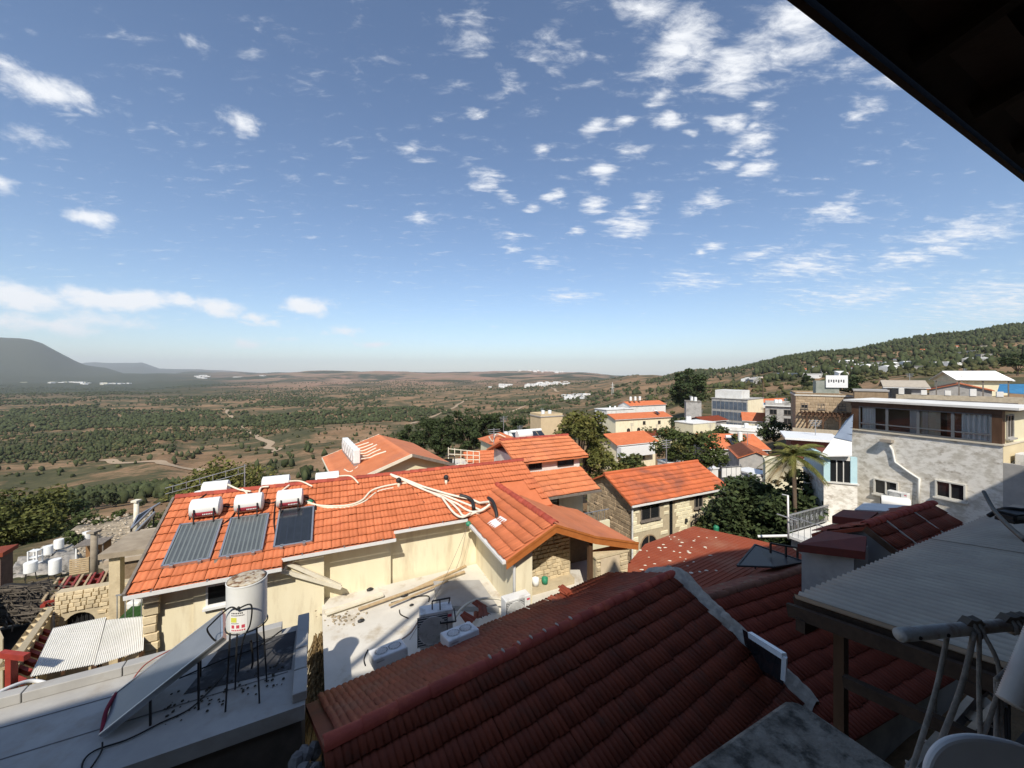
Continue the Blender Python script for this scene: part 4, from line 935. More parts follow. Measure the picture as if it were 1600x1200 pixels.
# cement band over the right verge, curling round the ridge end
cb = MB(); q = []
for k in range(52):
    s = -.9 + 4.1 * k / 51; y_ = -s; zz = -abs(s) * FT + .04
    cx = XB + .02 + .04 * math.sin(k * .45); w_ = (.25 + .04 * math.sin(k * .55) + random.gauss(0, .010)) * (1.2 if abs(s) < .35 else 1)
    q.append([(cx - w_, y_, zz - .03 + random.gauss(0, .012)), (cx - w_ * .55, y_, zz + .055 + random.gauss(0, .015)), (cx + .02, y_, zz + .115 + random.gauss(0, .015)), (cx + w_ * .6, y_, zz + .06 + random.gauss(0, .015)), (cx + w_ * .9, y_, zz - .25)])
for a, b in zip(q, q[1:]):
    for i in range(4): cb.quad(a[i], a[i + 1], b[i + 1], b[i])
cbo = cb.build('verge_band', CEMENT, red, True)
cb2 = MB(); q = []
for k in range(18):     # cement skirt along the far side towards the stone pier
    s = k / 17; px_, py_ = 1048 - 85 * s, 889 + 22 * s
    p = FI @ Z(px_, py_, -5.62 - .75 * s); w_ = .20 + .03 * math.sin(k * 1.7)
    q.append([(p.x, p.y - w_, p.z + .0), (p.x, p.y, p.z + .1 + random.gauss(0, .02)), (p.x + .1, p.y + w_, p.z - .1)])
for a, b in zip(q, q[1:]):
    for i in range(2): cb2.quad(a[i], a[i + 1], b[i + 1], b[i])
cb2.build('verge_skirt', CEMENT, red, True)
# rubble wall at the left foot of the roof
rb = MB()
for k in range(70):
    p = FW @ Vector((XA - .12 + random.uniform(-.22, .1), random.uniform(-1.6, .9), 0)); s = random.uniform(.05, .13); zt = -abs(FI.__matmul__(p).y) * FT
    rb.lathe([(s * .6, -s), (s, -s * .2), (s * .8, s * .6), (0, s)], 6, Matrix.Translation((p.x, p.y, F0.z + zt - .25 - random.uniform(0, .9))) @ Matrix.Rotation(random.uniform(0, 3), 4, 'X'))
tag(rb.build('rubble_wall', MORTAR, None), 'rough grey rubble filling the gap beside the red roof', 'rubble', kind='stuff')

# second red roof to the right of the cement band
GG = 22.0
G0 = Z(1124, 930, -6.0); GW = MW(G0, GG); 
red2 = thing('tiled_annex', 'red tiled annex roof between the cement band and the brown post', 'house', G0, GG)
gx0, gx1, gl = -2.3, 4.3, 3.25; gt = .40; gc, gs = math.cos(math.atan(gt)), math.sin(math.atan(gt))
groof = MB().prism([(gx0, 0, -.02), (gx1, 0, -.02), (gx1, -gl * gc, -gl * gs - .02), (gx0, -gl * gc, -gl * gs - .02)], (0, .02, -.09)).build('roof', RUSTTILE, red2, fix=True)
gr = int(gl / .36); tiled(groof, frame((gx0, -gl * gc, -gl * gs), (1, 0, 0), (0, gc, gs)), GW, int((gx1 - gx0) / WF), gr, WF, gl / gr, mat('clay red roof tile', (.25, .050, .024), (.20, .040, .020), 2., .72, .25, island=.10, bscale=30), 120, tp=FTP)
gk = MB().prism([(gx0 - .6, 0, .0), (gx1, 0, .0), (gx1, .85, -.30), (gx0 - .6, .7, -.25)], (0, 0, -.08)).build('rear_slope', mat('lichened old tiles', (.24, .085, .05), (.17, .06, .04), 5., .9, .5, c3=(.22, .17, .10), scale3=6., bscale=24), red2, fix=True)
ridge_caps(groof, (gx0, 0, .0), (gx1 - .1, 0, .0), .10, .36, mat('old ridge tile', (.22, .10, .06), (.16, .07, .045), 5., .9, .4))
MB().box(gx0 + .2, gx1 - .25, -gl * gc + .3, -.2, -6, -gl * gs - .1).build('wall', GREYW, red2)
# raised skylight sash beside the cement band
p = Z(1200, 1040, -6.55); t = thing('skylight_sash', 'white framed skylight sash standing open beside the cement band', 'skylight', p, 40)
SV = [D(1172, 992, 8.7), D(1226, 1026, 7.7), D(1224, 1062, 7.72), D(1180, 1030, 8.7)]
loc = [MW(p, 40).inverted() @ v_ for v_ in SV]
MB().bar(loc[0], loc[1], .10, .12).build('frame', PAINTW, t); MB().bar(loc[1], loc[2], .08, .08).build('frame', PAINTW, t)
MB().prism([loc[0] - Vector((0, 0, .02)), loc[1] - Vector((0, 0, .02)), loc[2] - Vector((0, 0, .12)), loc[3] - Vector((0, 0, .25))], Vector((.12, .2, 0))).build('curb', PANE, t, fix=True)
MB().prism([loc[0] + Vector((0, 0, -.06)), loc[1] + Vector((0, 0, -.06)), loc[2], loc[3]], Vector((.02, .04, 0))).build('pane', PANE, t, fix=True)

# ------------------------------------------------------------------ air conditioner condensers
GRILL = mat('dark grille recess', (.06, .065, .07), rough=.6)
def condenser(name, label, loc, ang, w=.86, dp=.34, h=.66, tilt=None, fans=1, flat=False, stand=0.):
    t = thing(name, label, 'air conditioner', loc, ang, 'air conditioner condensers')
    if tilt: t.rotation_euler = tilt
    if flat:   # low box with two fans in its top
        MB().box(-w / 2, w / 2, -dp / 2, dp / 2, 0, h).build('casing', GREYPL, t, bev=.03)
        for s in (-1, 1):
            c = Matrix.Translation((s * w * .2, 0, h)); r = min(w * .19, dp * .36)
            MB().lathe([(r, .0), (r, .012), (r * 1.08, .014), (r * 1.08, 0)], 28, c).build('fan_ring', GREYPL, t)
            f = MB().lathe([(r * .98, .002), (r * .3, .004), (0, .004)], 24, c).build('fan_grille', GRILL, t)
            for k in range(3): rr = r * (.3 + .22 * k); MB().lathe([(rr, .006), (rr, .013), (rr + .012, .013), (rr + .012, .006)], 20, c).build('grille_ring', GREYPL, f)
            for k in range(6):
                a = k * math.pi / 6; MB().bar(c @ Vector((-r * math.cos(a), -r * math.sin(a), .011)), c @ Vector((r * math.cos(a), r * math.sin(a), .011)), .008, .006).build('grille_bar', GREYPL, f)
        MB().box(w / 2 - .001, w / 2 + .02, -dp * .2, dp * .1, h * .2, h * .6).build('valve_cover', GREYPL, t)
        MB().box(-w * .42, -w * .2, -dp / 2 - .004, -dp / 2 - .001, h * .62, h * .72).build('name_plate', STEEL, t)
    else:
        if stand:
            for sx in (-1, 1):
                for sy in (-1, 1): MB().box(sx * w * .4 - .02, sx * w * .4 + .02, sy * dp * .4 - .02, sy * dp * .4 + .02, -stand, 0).build('leg', DARKMET, t)
        MB().box(-w / 2, w / 2, -dp / 2, dp / 2, 0, h).build('casing', GREYPL, t, bev=.02)
        r = h * .40; cx = -w * .12
        c = Matrix.Translation((cx, -dp / 2 - .002, h / 2)) @ Matrix.Rotation(R(90), 4, 'X')
        f = MB().box(cx - r * 1.06, cx + r * 1.06, -dp / 2 - .008, -dp / 2 - .0015, h / 2 - r * 1.06, h / 2 + r * 1.06).build('grille', GRILL, t)
        for k in range(13):
            zz = h / 2 - r + 2 * r * k / 12; MB().box(cx - r, cx + r, -dp / 2 - .016, -dp / 2 - .009, zz - .007, zz + .007).build('grille_bar', GREYPL, f)
        MB().lathe([(r * .96, .013), (r * .96, .022), (r, .022), (r, .013)], 28, c).build('fan_ring', GREYPL, t)
        MB().box(w * .34, w * .46, -dp / 2 - .004, -dp / 2 - .001, h * .8, h * .88).build('name_plate', TANKRED, t)
    return t
tl_ = Matrix.Rotation(math.atan(-FT), 3, 'X')
RZ = Matrix.Rotation(R(FG), 3, 'Z')
FN = RZ @ Vector((0, fs, fc))       # far slope normal
def on_far(px, py, up=0.): return P2(px, py, F0 + FN * up, FN)
condenser('rooftop_condenser', 'low grey condenser with two top fans, nearer one on the red slope', on_far(607, 1030, .0), 0, .80, .52, .24, (RZ @ Matrix.Rotation(math.atan(-FT * .35), 3, 'X')).to_euler(), flat=True)
condenser('rooftop_condenser', 'low grey condenser with two top fans, beside the standing condenser', on_far(719, 1002, .0), 0, .80, .52, .24, (RZ @ Matrix.Rotation(math.atan(-FT * .35), 3, 'X')).to_euler(), flat=True)
p = D(681, 1003, 10.3)
ac = condenser('standing_condenser', 'grey condenser standing upright with a bent steel bracket on top', p, 17, .86, .40, .92, stand=.48)
for a, b in (((-.1, -.05, .92), (-.1, -.05, 1.14)), ((-.1, -.05, 1.14), (.36, -.1, 1.18)), ((.36, -.1, 1.18), (.36, .1, .92)), ((.1, -.22, .6), (.1, -.05, 1.16)), ((.1, -.22, .62), (.5, -.26, .62)), ((.5, -.26, .62), (.5, .1, .75))):
    MB().bar(a, b, .03, .03).build('bracket', DARKMET, ac)
p = D(806, 967, 11.6)
condenser('corner_condenser', 'pale condenser at the foot of the white downpipe', p, 27, .84, .34, .72, stand=.2)
# hoses about the condensers
def hose(pts, r, m, lab, name='hose', cat='hose', grp=None): return tag(MB().tube(curve_pts(pts), r, 6).build(name, m, None, True), lab, cat, grp)
hose([D(705, 975, 10.4), D(722, 950, 10.9), D(745, 937, 11.3), D(775, 935, 11.7), D(788, 940, 11.8)], .035, PIPEW, 'pale hose arching between the two standing condensers')
hose([D(655, 968, 10.3), D(640, 990, 10.0), D(612, 1008, 9.4)], .022, mat('pinkish hose', (.5, .36, .28), rough=.7), 'thin pink hose drooping from the bracketed condenser')
hose([D(832, 945, 11.6), D(838, 960, 11.2), D(836, 968, 11.0)], .05, PIPEW, 'ribbed pale hose behind the corner condenser')
hose([D(571, 1040, 7.9), D(569, 1030, 8.1), D(575, 1015, 8.3)], .014, BLACKRUB, 'black cable at the left end of the nearer condenser', 'cable', 'cable')
hose([Z(611, 942, -7.5), Z(640, 934, -7.5), Z(668, 931, -7.48), Z(670, 940, -7.5)], .018, BLACKRUB, 'black cable lying on the terrace beside the planks', 'cable', 'cable')
hose([Z(624, 953, -7.5), Z(626, 960, -7.5), Z(638, 966, -7.5)], .016, BLACKRUB, 'short black cable curl on the terrace', 'cable', 'cable')
for (a, b, s, m, lab) in ((632, 931, .09, DARKMET, 'dark lump on the terrace near the long planks'), (564, 971, .07, DARKMET, 'dark lump near the rubble on the terrace'), (578, 922, .08, DARKMET, 'dark tool lying on the cream board'), (643, 946, .05, DARKMET, 'tiny dark bit on the terrace beside the cable')):
    tag(MB().lathe([(s, 0), (s * 1.1, s * .5), (s * .5, s), (0, s * 1.1)], 7, Matrix.Translation(Z(a, b, -7.5)) @ Matrix.Rotation(.5, 4, 'Z') @ Matrix.Diagonal((1.4, .8, 1, 1))).build('debris_lump', m, None), lab, 'debris')
tag(MB().lathe([(.11, 0), (.13, .24), (.12, .24), (.10, .03), (0, .03)], 16, Matrix.Translation(MHW @ Vector((11.2, -1.75, -1.5)))).build('paint_bucket', PAINTW, None, True), 'white paint bucket on the ledge of the stone recess', 'bucket')
tag(MB().lathe([(.10, 0), (.11, .2), (.10, .2), (.09, .03), (0, .03)], 16, Matrix.Translation(MHW @ Vector((11.55, -1.78, -1.5)))).build('dark_bucket', GREENPL, None, True), 'small green bucket beside the white paint bucket', 'bucket')

# ------------------------------------------------------------------ near flat roof with the upright tank
LG = 27.0; L0 = Z(476, 1101, -5.65); LW = MW(L0, LG); LI = LW.inverted()
flat = thing('flat_roof_house', 'flat roofed house with pale coating and low parapet in the near left', 'house', L0, LG)
MB().prism([(-12, 0, 0), (.0, 0, 0), (.0, 2.42, 0), (-12, 2.42, 0)], (0, 0, -.25)).build('roof', MEMBRANE, flat, fix=True)
MB().box(-12, -.05, .1, 2.5, -6, -.25).build('wall', mat('shadow dark wall', (.10, .085, .07), (.07, .06, .05), 3., .95, .4), flat)  # deep shadow on this wall is put into its dark colour
for k in range(9):      # far parapet in cast lengths
    xa = -12 + 1.28 * k; MB().box(xa + .008, xa + 1.272, 2.23 + random.uniform(-.01, .01), 2.43, .003, .17 + random.uniform(-.01, .015)).build('parapet_block', MEMBRANE, flat, bev=.012)
for k in range(4): MB().box(-.19, .015 + random.uniform(0, .02), .1 + .62 * k, .70 + .62 * k, .003, .15 + random.uniform(-.02, .03)).build('parapet_block', MEMBRANE, flat, bev=.015)
for k, (xa, xb, yy) in enumerate(((-12, -.3, .95), (-12, -1.5, 1.7))): MB().box(xa, xb, yy, yy + .018, .002, .007).build('seam', mat('dark roof seam', (.14, .14, .14), rough=.9), flat)
bm_ = MB().prism([(-1.9, 1.2, .004), (-.25, 1.0, .004), (-.22, 2.21, .004), (-1.6, 2.21, .004)], (0, 0, .004)); bm_.build('bitumen_patch', mat('bitumen felt', (.05, .05, .052), (.03, .03, .032), 3., .8, .3, c3=(.14, .14, .14), scale3=4.), flat, fix=True)
# tilted collector
pa, pb, pc, pd = Z(163, 1153, -5.6), D(354, 1000, 6.62), D(352, 957, 7.42), Z(182, 1092, -5.6)
t = thing('tilted_collector', 'large solar collector leaning from the flat roof up to the tank', 'solar panel', pa, LG)
tm = MW(pa, LG).inverted(); q = [tm @ v_ for v_ in (pa, pb, pc, pd)]; nn = (q[1] - q[0]).cross(q[3] - q[0]).normalized()
q[2] = q[1] + (q[3] - q[0])
MB().prism([v_ + nn * .085 for v_ in q], -nn * .085).build('casing', ALUM, t, fix=True)
ins = lambda i, f: sum((q[k] * f if k != i else q[k] * (1 - 3 * f) for k in range(4)), Vector())
cen = sum(q, Vector()) / 4
MB().prism([cen + (v_ - cen) * .955 + nn * .087 for v_ in q], nn * .006).build('glass', mat('grey collector glass', (.17, .18, .195), (.14, .15, .165), 2., .3, 0, spec=.6), t, fix=True)  # plain grey glass tone, lighter than the roof collectors
MB().bar(q[0] + nn * .09, q[1] + nn * .09, .04, .03).build('frame', ALUM, t); MB().bar(q[3] + nn * .09, q[2] + nn * .09, .04, .03).build('frame', ALUM, t)
for f in (.35, .75):
    a = q[0].lerp(q[1], f); b = q[3].lerp(q[2], f)
    for v_ in (a, b): MB().bar(v_, Vector((v_.x, v_.y, -.04)), .03, .03).build('leg', DARKMET, t)
# upright tank on a stand
tc_ = D(386, 975, 6.72); t = thing('water_tank', 'upright white water tank with rusty lid on a thin black stand', 'water tank', Vector((tc_.x, tc_.y, -5.65)), 20)
zb = tc_.z + 5.65; rr = .30; zt = zb + .80
MB().lathe([(0, zb + .0), (rr * .75, zb + .0), (rr * .97, zb + .03), (rr, zb + .06), (rr, zt - .02), (rr * 1.02, zt - .018), (rr * 1.02, zt), (rr * .99, zt + .004)], 40).build('tank', TANKW, t, 'auto')
MB().lathe([(rr * .99, zt + .004), (rr * .8, zt + .02), (0, zt + .03)], 40).build('lid', RUST, t, True)
lab = MB(); LABW = mat('label paper', (.80, .79, .76), rough=.6)
def patch(mb, a0, a1, z0, z1, off):
    n = max(1, int((a1 - a0) / 8))
    for k in range(n):
        t0, t1 = R(a0 + (a1 - a0) * k / n), R(a0 + (a1 - a0) * (k + 1) / n); r_ = rr + off
        mb.quad((r_ * math.cos(t0), r_ * math.sin(t0), z0), (r_ * math.cos(t1), r_ * math.sin(t1), z0), (r_ * math.cos(t1), r_ * math.sin(t1), z1), (r_ * math.cos(t0), r_ * math.sin(t0), z1))
BA = -100 - 20 + 30     # the label looks at the camera
patch(lab, BA - 35, BA + 15, zb + .06, zb + .40, .003); lo = lab.build('label', LABW, t, True)
pr = MB(); patch(pr, BA - 32, BA - 14, zb + .22, zb + .30, .005); pr.build('yellow_square', mat('yellow print', (.62, .62, .10), rough=.6), lo)
pr = MB(); [patch(pr, BA - 30 + 15 * k, BA - 21 + 15 * k, zb + .12, zb + .175, .005) for k in range(3)]; [patch(pr, BA - 30 + 6 * k, BA - 26 + 6 * k, zb + .075, zb + .10, .005) for k in range(7)]; pr.build('red_print', TANKRED, lo)
pr = MB(); [patch(pr, BA - 30 + 5 * k, BA - 27 + 5 * k, zb + .36, zb + .385, .005) for k in range(7)]; [patch(pr, BA - 31 + 4 * k, BA - 28.5 + 4 * k, zb + .325, zb + .342, .005) for k in range(10)]; [patch(pr, BA - 31 + 4 * k, BA - 28.5 + 4 * k, zb + .195, zb + .208, .005) for k in range(6)]; pr.build('dark_print', DARKMET, lo)
for k in range(4):
    a = R(45 + 90 * k); MB().tube([(rr * .9 * math.cos(a), rr * .9 * math.sin(a), zb + .03), (rr * 1.15 * math.cos(a), rr * 1.15 * math.sin(a), .0)], .014, 6).build('leg', DARKMET, t)
MB().tube([(rr * 1.02 * math.cos(R(10 * k)), rr * 1.02 * math.sin(R(10 * k)), zb + .02) for k in range(37)], .012, 5).build('stand_ring', DARKMET, t)
a0 = R(BA - 8); tap = Vector((rr * math.cos(a0), rr * math.sin(a0), zb + .47)); od = Vector((math.cos(a0), math.sin(a0), 0))
MB().tube([tap, tap + od * .06], .02, 8).build('tap', DARKMET, t)
TW = MW((tc_.x, tc_.y, -5.65), 20)
hose([TW @ (tap + od * .06), D(358, 950, 6.35), D(330, 975, 6.4), D(324, 985, 6.5), D(335, 1000, 6.55), D(345, 1002, 6.6)], .013, BLACKRUB, 'black hose looping from the tank tap to the collector', 'black_hose')
hose([TW @ (tap + od * .06), D(392, 945, 6.38), D(391, 975, 6.4), D(380, 1000, 6.5), D(372, 1050, 6.4)], .013, BLACKRUB, 'black hose hanging down the front of the tank', 'black_hose')
hose([D(392, 1000, 6.8), D(395, 1030, 6.75), D(393, 1045, 6.7)], .016, BLACKRUB, 'short black pipe under the tank', 'black_hose')
hose([Z(360, 1035, -5.6), Z(345, 1060, -5.6), Z(300, 1105, -5.62), Z(250, 1130, -5.62), Z(200, 1155, -5.62), Z(150, 1172, -5.62), Z(130, 1190, -5.62), Z(128, 1215, -5.62)], .013, BLACKRUB, 'long black cable trailing over the flat roof to the near edge', 'cable', 'cable')
hose([Z(160, 1160, -5.6), Z(158, 1175, -5.62), Z(142, 1200, -5.62)], .012, BLACKRUB, 'black cable below the foot of the tilted collector', 'cable', 'cable')
hose([Z(440, 985, -5.4), Z(400, 1012, -5.6), Z(350, 1030, -5.6), Z(280, 1060, -5.6)], .014, BLACKRUB, 'black pipe lying on the flat roof behind the tank', 'cable', 'cable')
hose([Z(197, 1078, -5.5), Z(225, 1040, -5.42), Z(262, 1018, -5.42), Z(275, 1014, -5.5)], .012, mat('dull red hose', (.30, .08, .06), rough=.7), 'thin red hose over the parapet behind the collector', 'red_hose')
hose([pd + Vector((0, 0, .1)), pd.lerp(pa, .5) + Vector((-.05, -.02, .12)), pa + Vector((-.04, .0, .05))], .03, mat('crimson rag', (.22, .02, .04), (.15, .015, .03), 9., .9), 'crimson rag tied along the lower end of the collector', 'rag', 'rag')
cn = MB()
for k in range(80): 
    p = LW @ Vector((random.uniform(-2.1, -.35), random.uniform(.55, 1.3), .02)); s = random.uniform(.008, .03); cn.lathe([(s, 0), (s * .7, s * .5), (0, s * .6)], 5, Matrix.Translation(p) @ Matrix.Rotation(random.uniform(0, 3), 4, 'Z'))
tag(cn.build('leaf_litter', mat('dark leaf litter', (.05, .045, .035), rough=1.), None), 'dark leaf litter on the flat roof under the tank', 'litter', kind='stuff')

# ------------------------------------------------------------------ grey corrugated awning on the right
AW0 = D(1240, 937, 4.2); AWW = MW(AW0, 25)
aw = thing('corrugated_awning', 'grey corrugated awning sloping towards the village on the right', 'awning', AW0, 25)
asl = .17; al = 3.6; aL = 6.6
def corrugated(w, l, pitch, amp, slope, z0=0., per=6):
    n = int(w / pitch * per); xs = np.linspace(0, w, n + 1); zc = amp * np.cos(2 * np.pi * xs / pitch)
    v = np.concatenate([np.stack([xs, np.zeros(n + 1), zc + z0], -1), np.stack([xs, np.full(n + 1, -l), zc + z0 + slope * l], -1)])
    lo_ = v - np.array([0, 0, .004]); i = np.arange(n); m = n + 1
    f = np.concatenate([np.stack([i + m, i + m + 1, i + 1, i], -1), np.stack([i, i + 1, i + 1 + 2 * m, i + 2 * m], -1), np.stack([i + 2 * m, i + 1 + 2 * m, i + m + 1 + 2 * m, i + m + 2 * m], -1)])
    return np.concatenate([v, lo_]), f
for k in range(2):
    v, f = corrugated(3.41, al + random.uniform(0, .03), .11, .036, asl)
    o = raw('roof_sheet', v + np.array([k * 3.30, 0, .032 + .006 * (k % 2)]), f, GREYSHEET, aw, True)
DARKWOOD = mat('dark weathered beam', (.070, .045, .030), (.045, .029, .02), 8., .9, .3)
for k in range(5): MB().bar((k * 1.5 + .12, .05, -.07), (k * 1.5 + .12, -al, al * asl - .07), .06, .10).build('rafter', DARKWOOD, aw)
MB().bar((-.06, .02, -.10), (-.06, -al, al * asl - .10), .05, .13).build('edge_beam', DARKWOOD, aw)
MB().bar((-.1, -.12, -.19), (6.4, -.12, -.19), .09, .13).build('front_beam', DARKWOOD, aw)
MB().bar((-.1, -1.3, -.19 + 1.3 * asl), (6.4, -1.3, -.19 + 1.3 * asl), .09, .11).build('purlin', DARKWOOD, aw)
MB().bar((-.20, -.55, -.42), (-.02, -al, al * asl - .58), .07, .10).build('lower_beam', DARKWOOD, aw)
MB().box(.08, .17, -.42, -.33, -5.6, -.10).build('post', WOOD, aw)
MB().box(6.1, 6.2, -.5, -.4, -5.2, -.12).build('post', WOOD, aw)
# terrace block below the awning, its near-black colour holding the shade; metal lattice
dk = MB().box(.9, 7.2, -4.2, -.6, -5.0, -2.7); dko = dk.build('shaded_terrace', mat('shade dark terrace floor', (.045, .042, .04), (.03, .028, .027), 2., .9, .2), None); dko.matrix_world = AWW; tag(dko, 'dark shaded terrace block under the corrugated awning', 'terrace')
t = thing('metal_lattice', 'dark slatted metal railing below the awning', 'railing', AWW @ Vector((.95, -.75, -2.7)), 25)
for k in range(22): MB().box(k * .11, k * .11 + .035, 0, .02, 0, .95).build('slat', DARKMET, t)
for zz in (.0, .92): MB().box(-.02, 2.5, .022, .06, zz, zz + .05).build('rail', DARKMET, t)
t = thing('steel_stair', 'grey steel stringers slanting under the awning', 'stair', D(1440, 1165, 3.2), 25)
iv = MW(D(1440, 1165, 3.2), 25).inverted()
MB().bar(iv @ D(1420, 1215, 3.0), iv @ D(1550, 1060, 4.6), .05, .14).build('stringer', STEEL, t); MB().bar(iv @ D(1440, 1230, 2.8), iv @ D(1575, 1085, 4.4), .05, .10).build('stringer', STEEL, t)
for k in range(6):
    a = (iv @ D(1420, 1215, 3.0)).lerp(iv @ D(1550, 1060, 4.6), k / 6 + .08); b = (iv @ D(1440, 1230, 2.8)).lerp(iv @ D(1575, 1085, 4.4), k / 6 + .08); MB().bar(a, b, .16, .02).build('tread', STEEL, t)

# concrete slab corner of the viewer's own ledge
c0 = Z(1236, 1086, -2.2); t = thing('concrete_ledge', 'weathered grey concrete ledge with a rounded corner at the bottom edge', 'ledge', c0, 27)
MB().prism([(0, -.09, 0), (-.02, -.03, 0), (-.08, 0, 0), (-3.2, 0, 0), (-3.2, -2.6, 0), (0, -2.6, 0)], (0, 0, -.20)).build('slab', CONC, t, bev=.03, fix=True)
# pole with knotted ropes, ribbed hose, chair
t = thing('clothes_pole', 'pale horizontal pole with old ropes knotted round it', 'pole', D(1406, 992, 1.6), 0)
iv = Matrix.Translation(-D(1406, 992, 1.6))
PA, PB = iv @ D(1406, 992, 1.6), iv @ D(1640, 970, 1.82)
POLE = mat('peeling pole paint', (.42, .42, .40), (.33, .32, .30), 16., .7, .3, c3=(.22, .17, .13), scale3=14.)
MB().tube([PA, PA.lerp(PB, .36), PB], [.027, .027, .024], 14).build('pole', POLE, t, True)
for f in (.08, .25): MB().lathe([(.008, -.001), (.008, .003), (0, .004)], 8, Matrix.Translation(PA.lerp(PB, f) + Vector((0, -.027, .0))) @ Matrix.Rotation(R(90), 4, 'X')).build('bolt_hole', BLACKRUB, t)
ROPE = mat('dirty rope', (.26, .24, .21), (.17, .155, .135), 30., .95, .4)
for f in (.42, .68, .75, .95):
    c = PA.lerp(PB, f); MB().tube([c + Vector((.01 * k / 4, .032 * math.cos(k * .7), .032 * math.sin(k * .7))) for k in range(22)], .009, 6).build('knot', ROPE, t, True)
    MB().prism([c + Vector((-.035, -.02, .016)), c + Vector((-.005, -.02, .05)), c + Vector((.018, -.02, .044)), c + Vector((.04, -.02, .05)), c + Vector((.05, -.02, .026)), c + Vector((.01, -.02, .018))], (0, .035, 0)).build('peg', mat('brown peg', (.10, .085, .07), rough=.8), t, fix=True)
for k, (a, b, m2, r_) in enumerate((((1480, 992), (1424, 1205), (1462, 1080), .009), ((1522, 988), (1450, 1205), (1500, 1080), .010), ((1530, 990), (1534, 1205), (1530, 1090), .008), ((1537, 990), (1515, 1205), (1562, 1065), .008), ((1556, 1060), (1556, 1205), (1557, 1120), .008), ((1563, 1060), (1566, 1205), (1564, 1120), .008), ((1600, 995), (1556, 1062), (1578, 1040), .008))):
    tag(MB().tube(curve_pts([D(*a, 1.66), D(*m2, 1.6), D(*b, 1.55)]), r_, 7).build('hanging_rope', ROPE, None, True), ['leftmost rope hanging from the pole', 'thick rope hanging second from the pole end', 'straight thin rope hanging beneath the middle knot', 'rope crossing slantwise to the left below the knots', 'vertical rope just left of the ribbed hose foot', 'vertical rope directly beside the one under the ribbed hose', 'short rope slanting from the right end of the pole'][k], 'rope', 'ropes on the pole')
t = thing('ribbed_hose', 'white ribbed hose hanging at the right edge', 'hose', D(1582, 1100, 1.45), 0)
iv = Matrix.Translation(-D(1582, 1100, 1.45)); A, B = iv @ D(1579, 1100, 1.45), iv @ D(1626, 985, 1.5)
mb = MB(); n = 64; mb.tube([A.lerp(B, k / n) for k in range(n + 1)], [.036 + .004 * (k % 2) for k in range(n + 1)], 14); mb.build('hose', mat('white ribbed plastic', (.55, .52, .48), (.47, .44, .40), 6., .6), t, True)
t = thing('plastic_chair', 'white plastic chair back rising at the bottom right corner', 'chair', D(1545, 1330, 1.5), 0)
CP = mat('white garden plastic', (.62, .63, .64), (.56, .57, .58), 5., .5)
iv = Matrix.Translation(-D(1545, 1330, 1.5))
top = [iv @ D(px_, py_, 1.5) for px_, py_ in ((1438, 1330), (1448, 1230), (1456, 1190), (1478, 1164), (1515, 1154), (1560, 1158), (1610, 1172), (1640, 1200), (1652, 1330))]
top = curve_pts(top, 5)
MB().prism(top, (.0, .03, 0)).build('backrest', CP, t, bev=.012, fix=True)
b0 = top[0]; MB().box(b0.x - .02, b0.x + .52, -.42, .02, b0.z - .05, b0.z - .01).build('seat', CP, t, bev=.012)
for sx in (b0.x, b0.x + .47):
    for sy in (-.4, -.02): MB().box(sx, sx + .04, sy, sy + .04, b0.z - .48, b0.z - .05).build('leg', CP, t)
# black cable and clamp over the awning
hose([D(1537, 768, 5.6), D(1552, 795, 5.0), D(1572, 818, 4.2), D(1604, 846, 3.4)], .022, BLACKRUB, 'thick black cable crossing above the corrugated awning', 'thick_cable', 'cable')
hose([D(1545, 806, 5.6), D(1560, 798, 5.6), D(1575, 795, 5.5), D(1610, 799, 5.4)], .03, BLACKRUB, 'black hose lying on the awning end', 'thick_cable', 'cable')
t = thing('black_bracket', 'black slotted bracket lying at the far end of the awning', 'bracket', D(1590, 808, 5.4), 10)
MB().box(-.25, .3, -.1, .1, -.05, .0).build('plate', BLACKRUB, t, bev=.01); MB().box(-.2, .3, -.1, .1, .05, .08).build('plate', BLACKRUB, t, bev=.01); MB().box(-.24, -.16, -.08, .08, .0, .05).build('web', BLACKRUB, t)

# ------------------------------------------------------------------ the viewer's own house: eave overhead, unseen shade facade behind
own = thing('viewpoint_house', 'dark wooden eave jutting in at the upper right corner', 'house', (0, 0, 0), 0)
e0, e1 = Z(1265, 0, 1.5), Z(1600, 270, 1.5); du = (e1 - e0).normalized(); dv = Vector((-du.y, du.x, 0))
OA = math.degrees(math.atan2(du.y, du.x)); OW = MW(e0, OA); OI = OW.inverted()
def ow(x_, y_, z_=0): return OW @ Vector((x_, y_, z_))
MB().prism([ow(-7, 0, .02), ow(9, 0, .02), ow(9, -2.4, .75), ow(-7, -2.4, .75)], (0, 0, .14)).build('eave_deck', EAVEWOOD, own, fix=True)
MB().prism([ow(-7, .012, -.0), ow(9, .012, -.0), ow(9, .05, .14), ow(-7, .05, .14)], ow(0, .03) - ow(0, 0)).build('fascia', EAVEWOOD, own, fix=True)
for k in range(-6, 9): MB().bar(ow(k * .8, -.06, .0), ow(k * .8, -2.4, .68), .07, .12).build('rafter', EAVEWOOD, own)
for k in range(9): MB().bar(ow(-7, -.2 - k * .25, .068 + k * .0765), ow(9, -.2 - k * .25, .068 + k * .0765), .235, .02).build('soffit_board', EAVEWOOD, own)
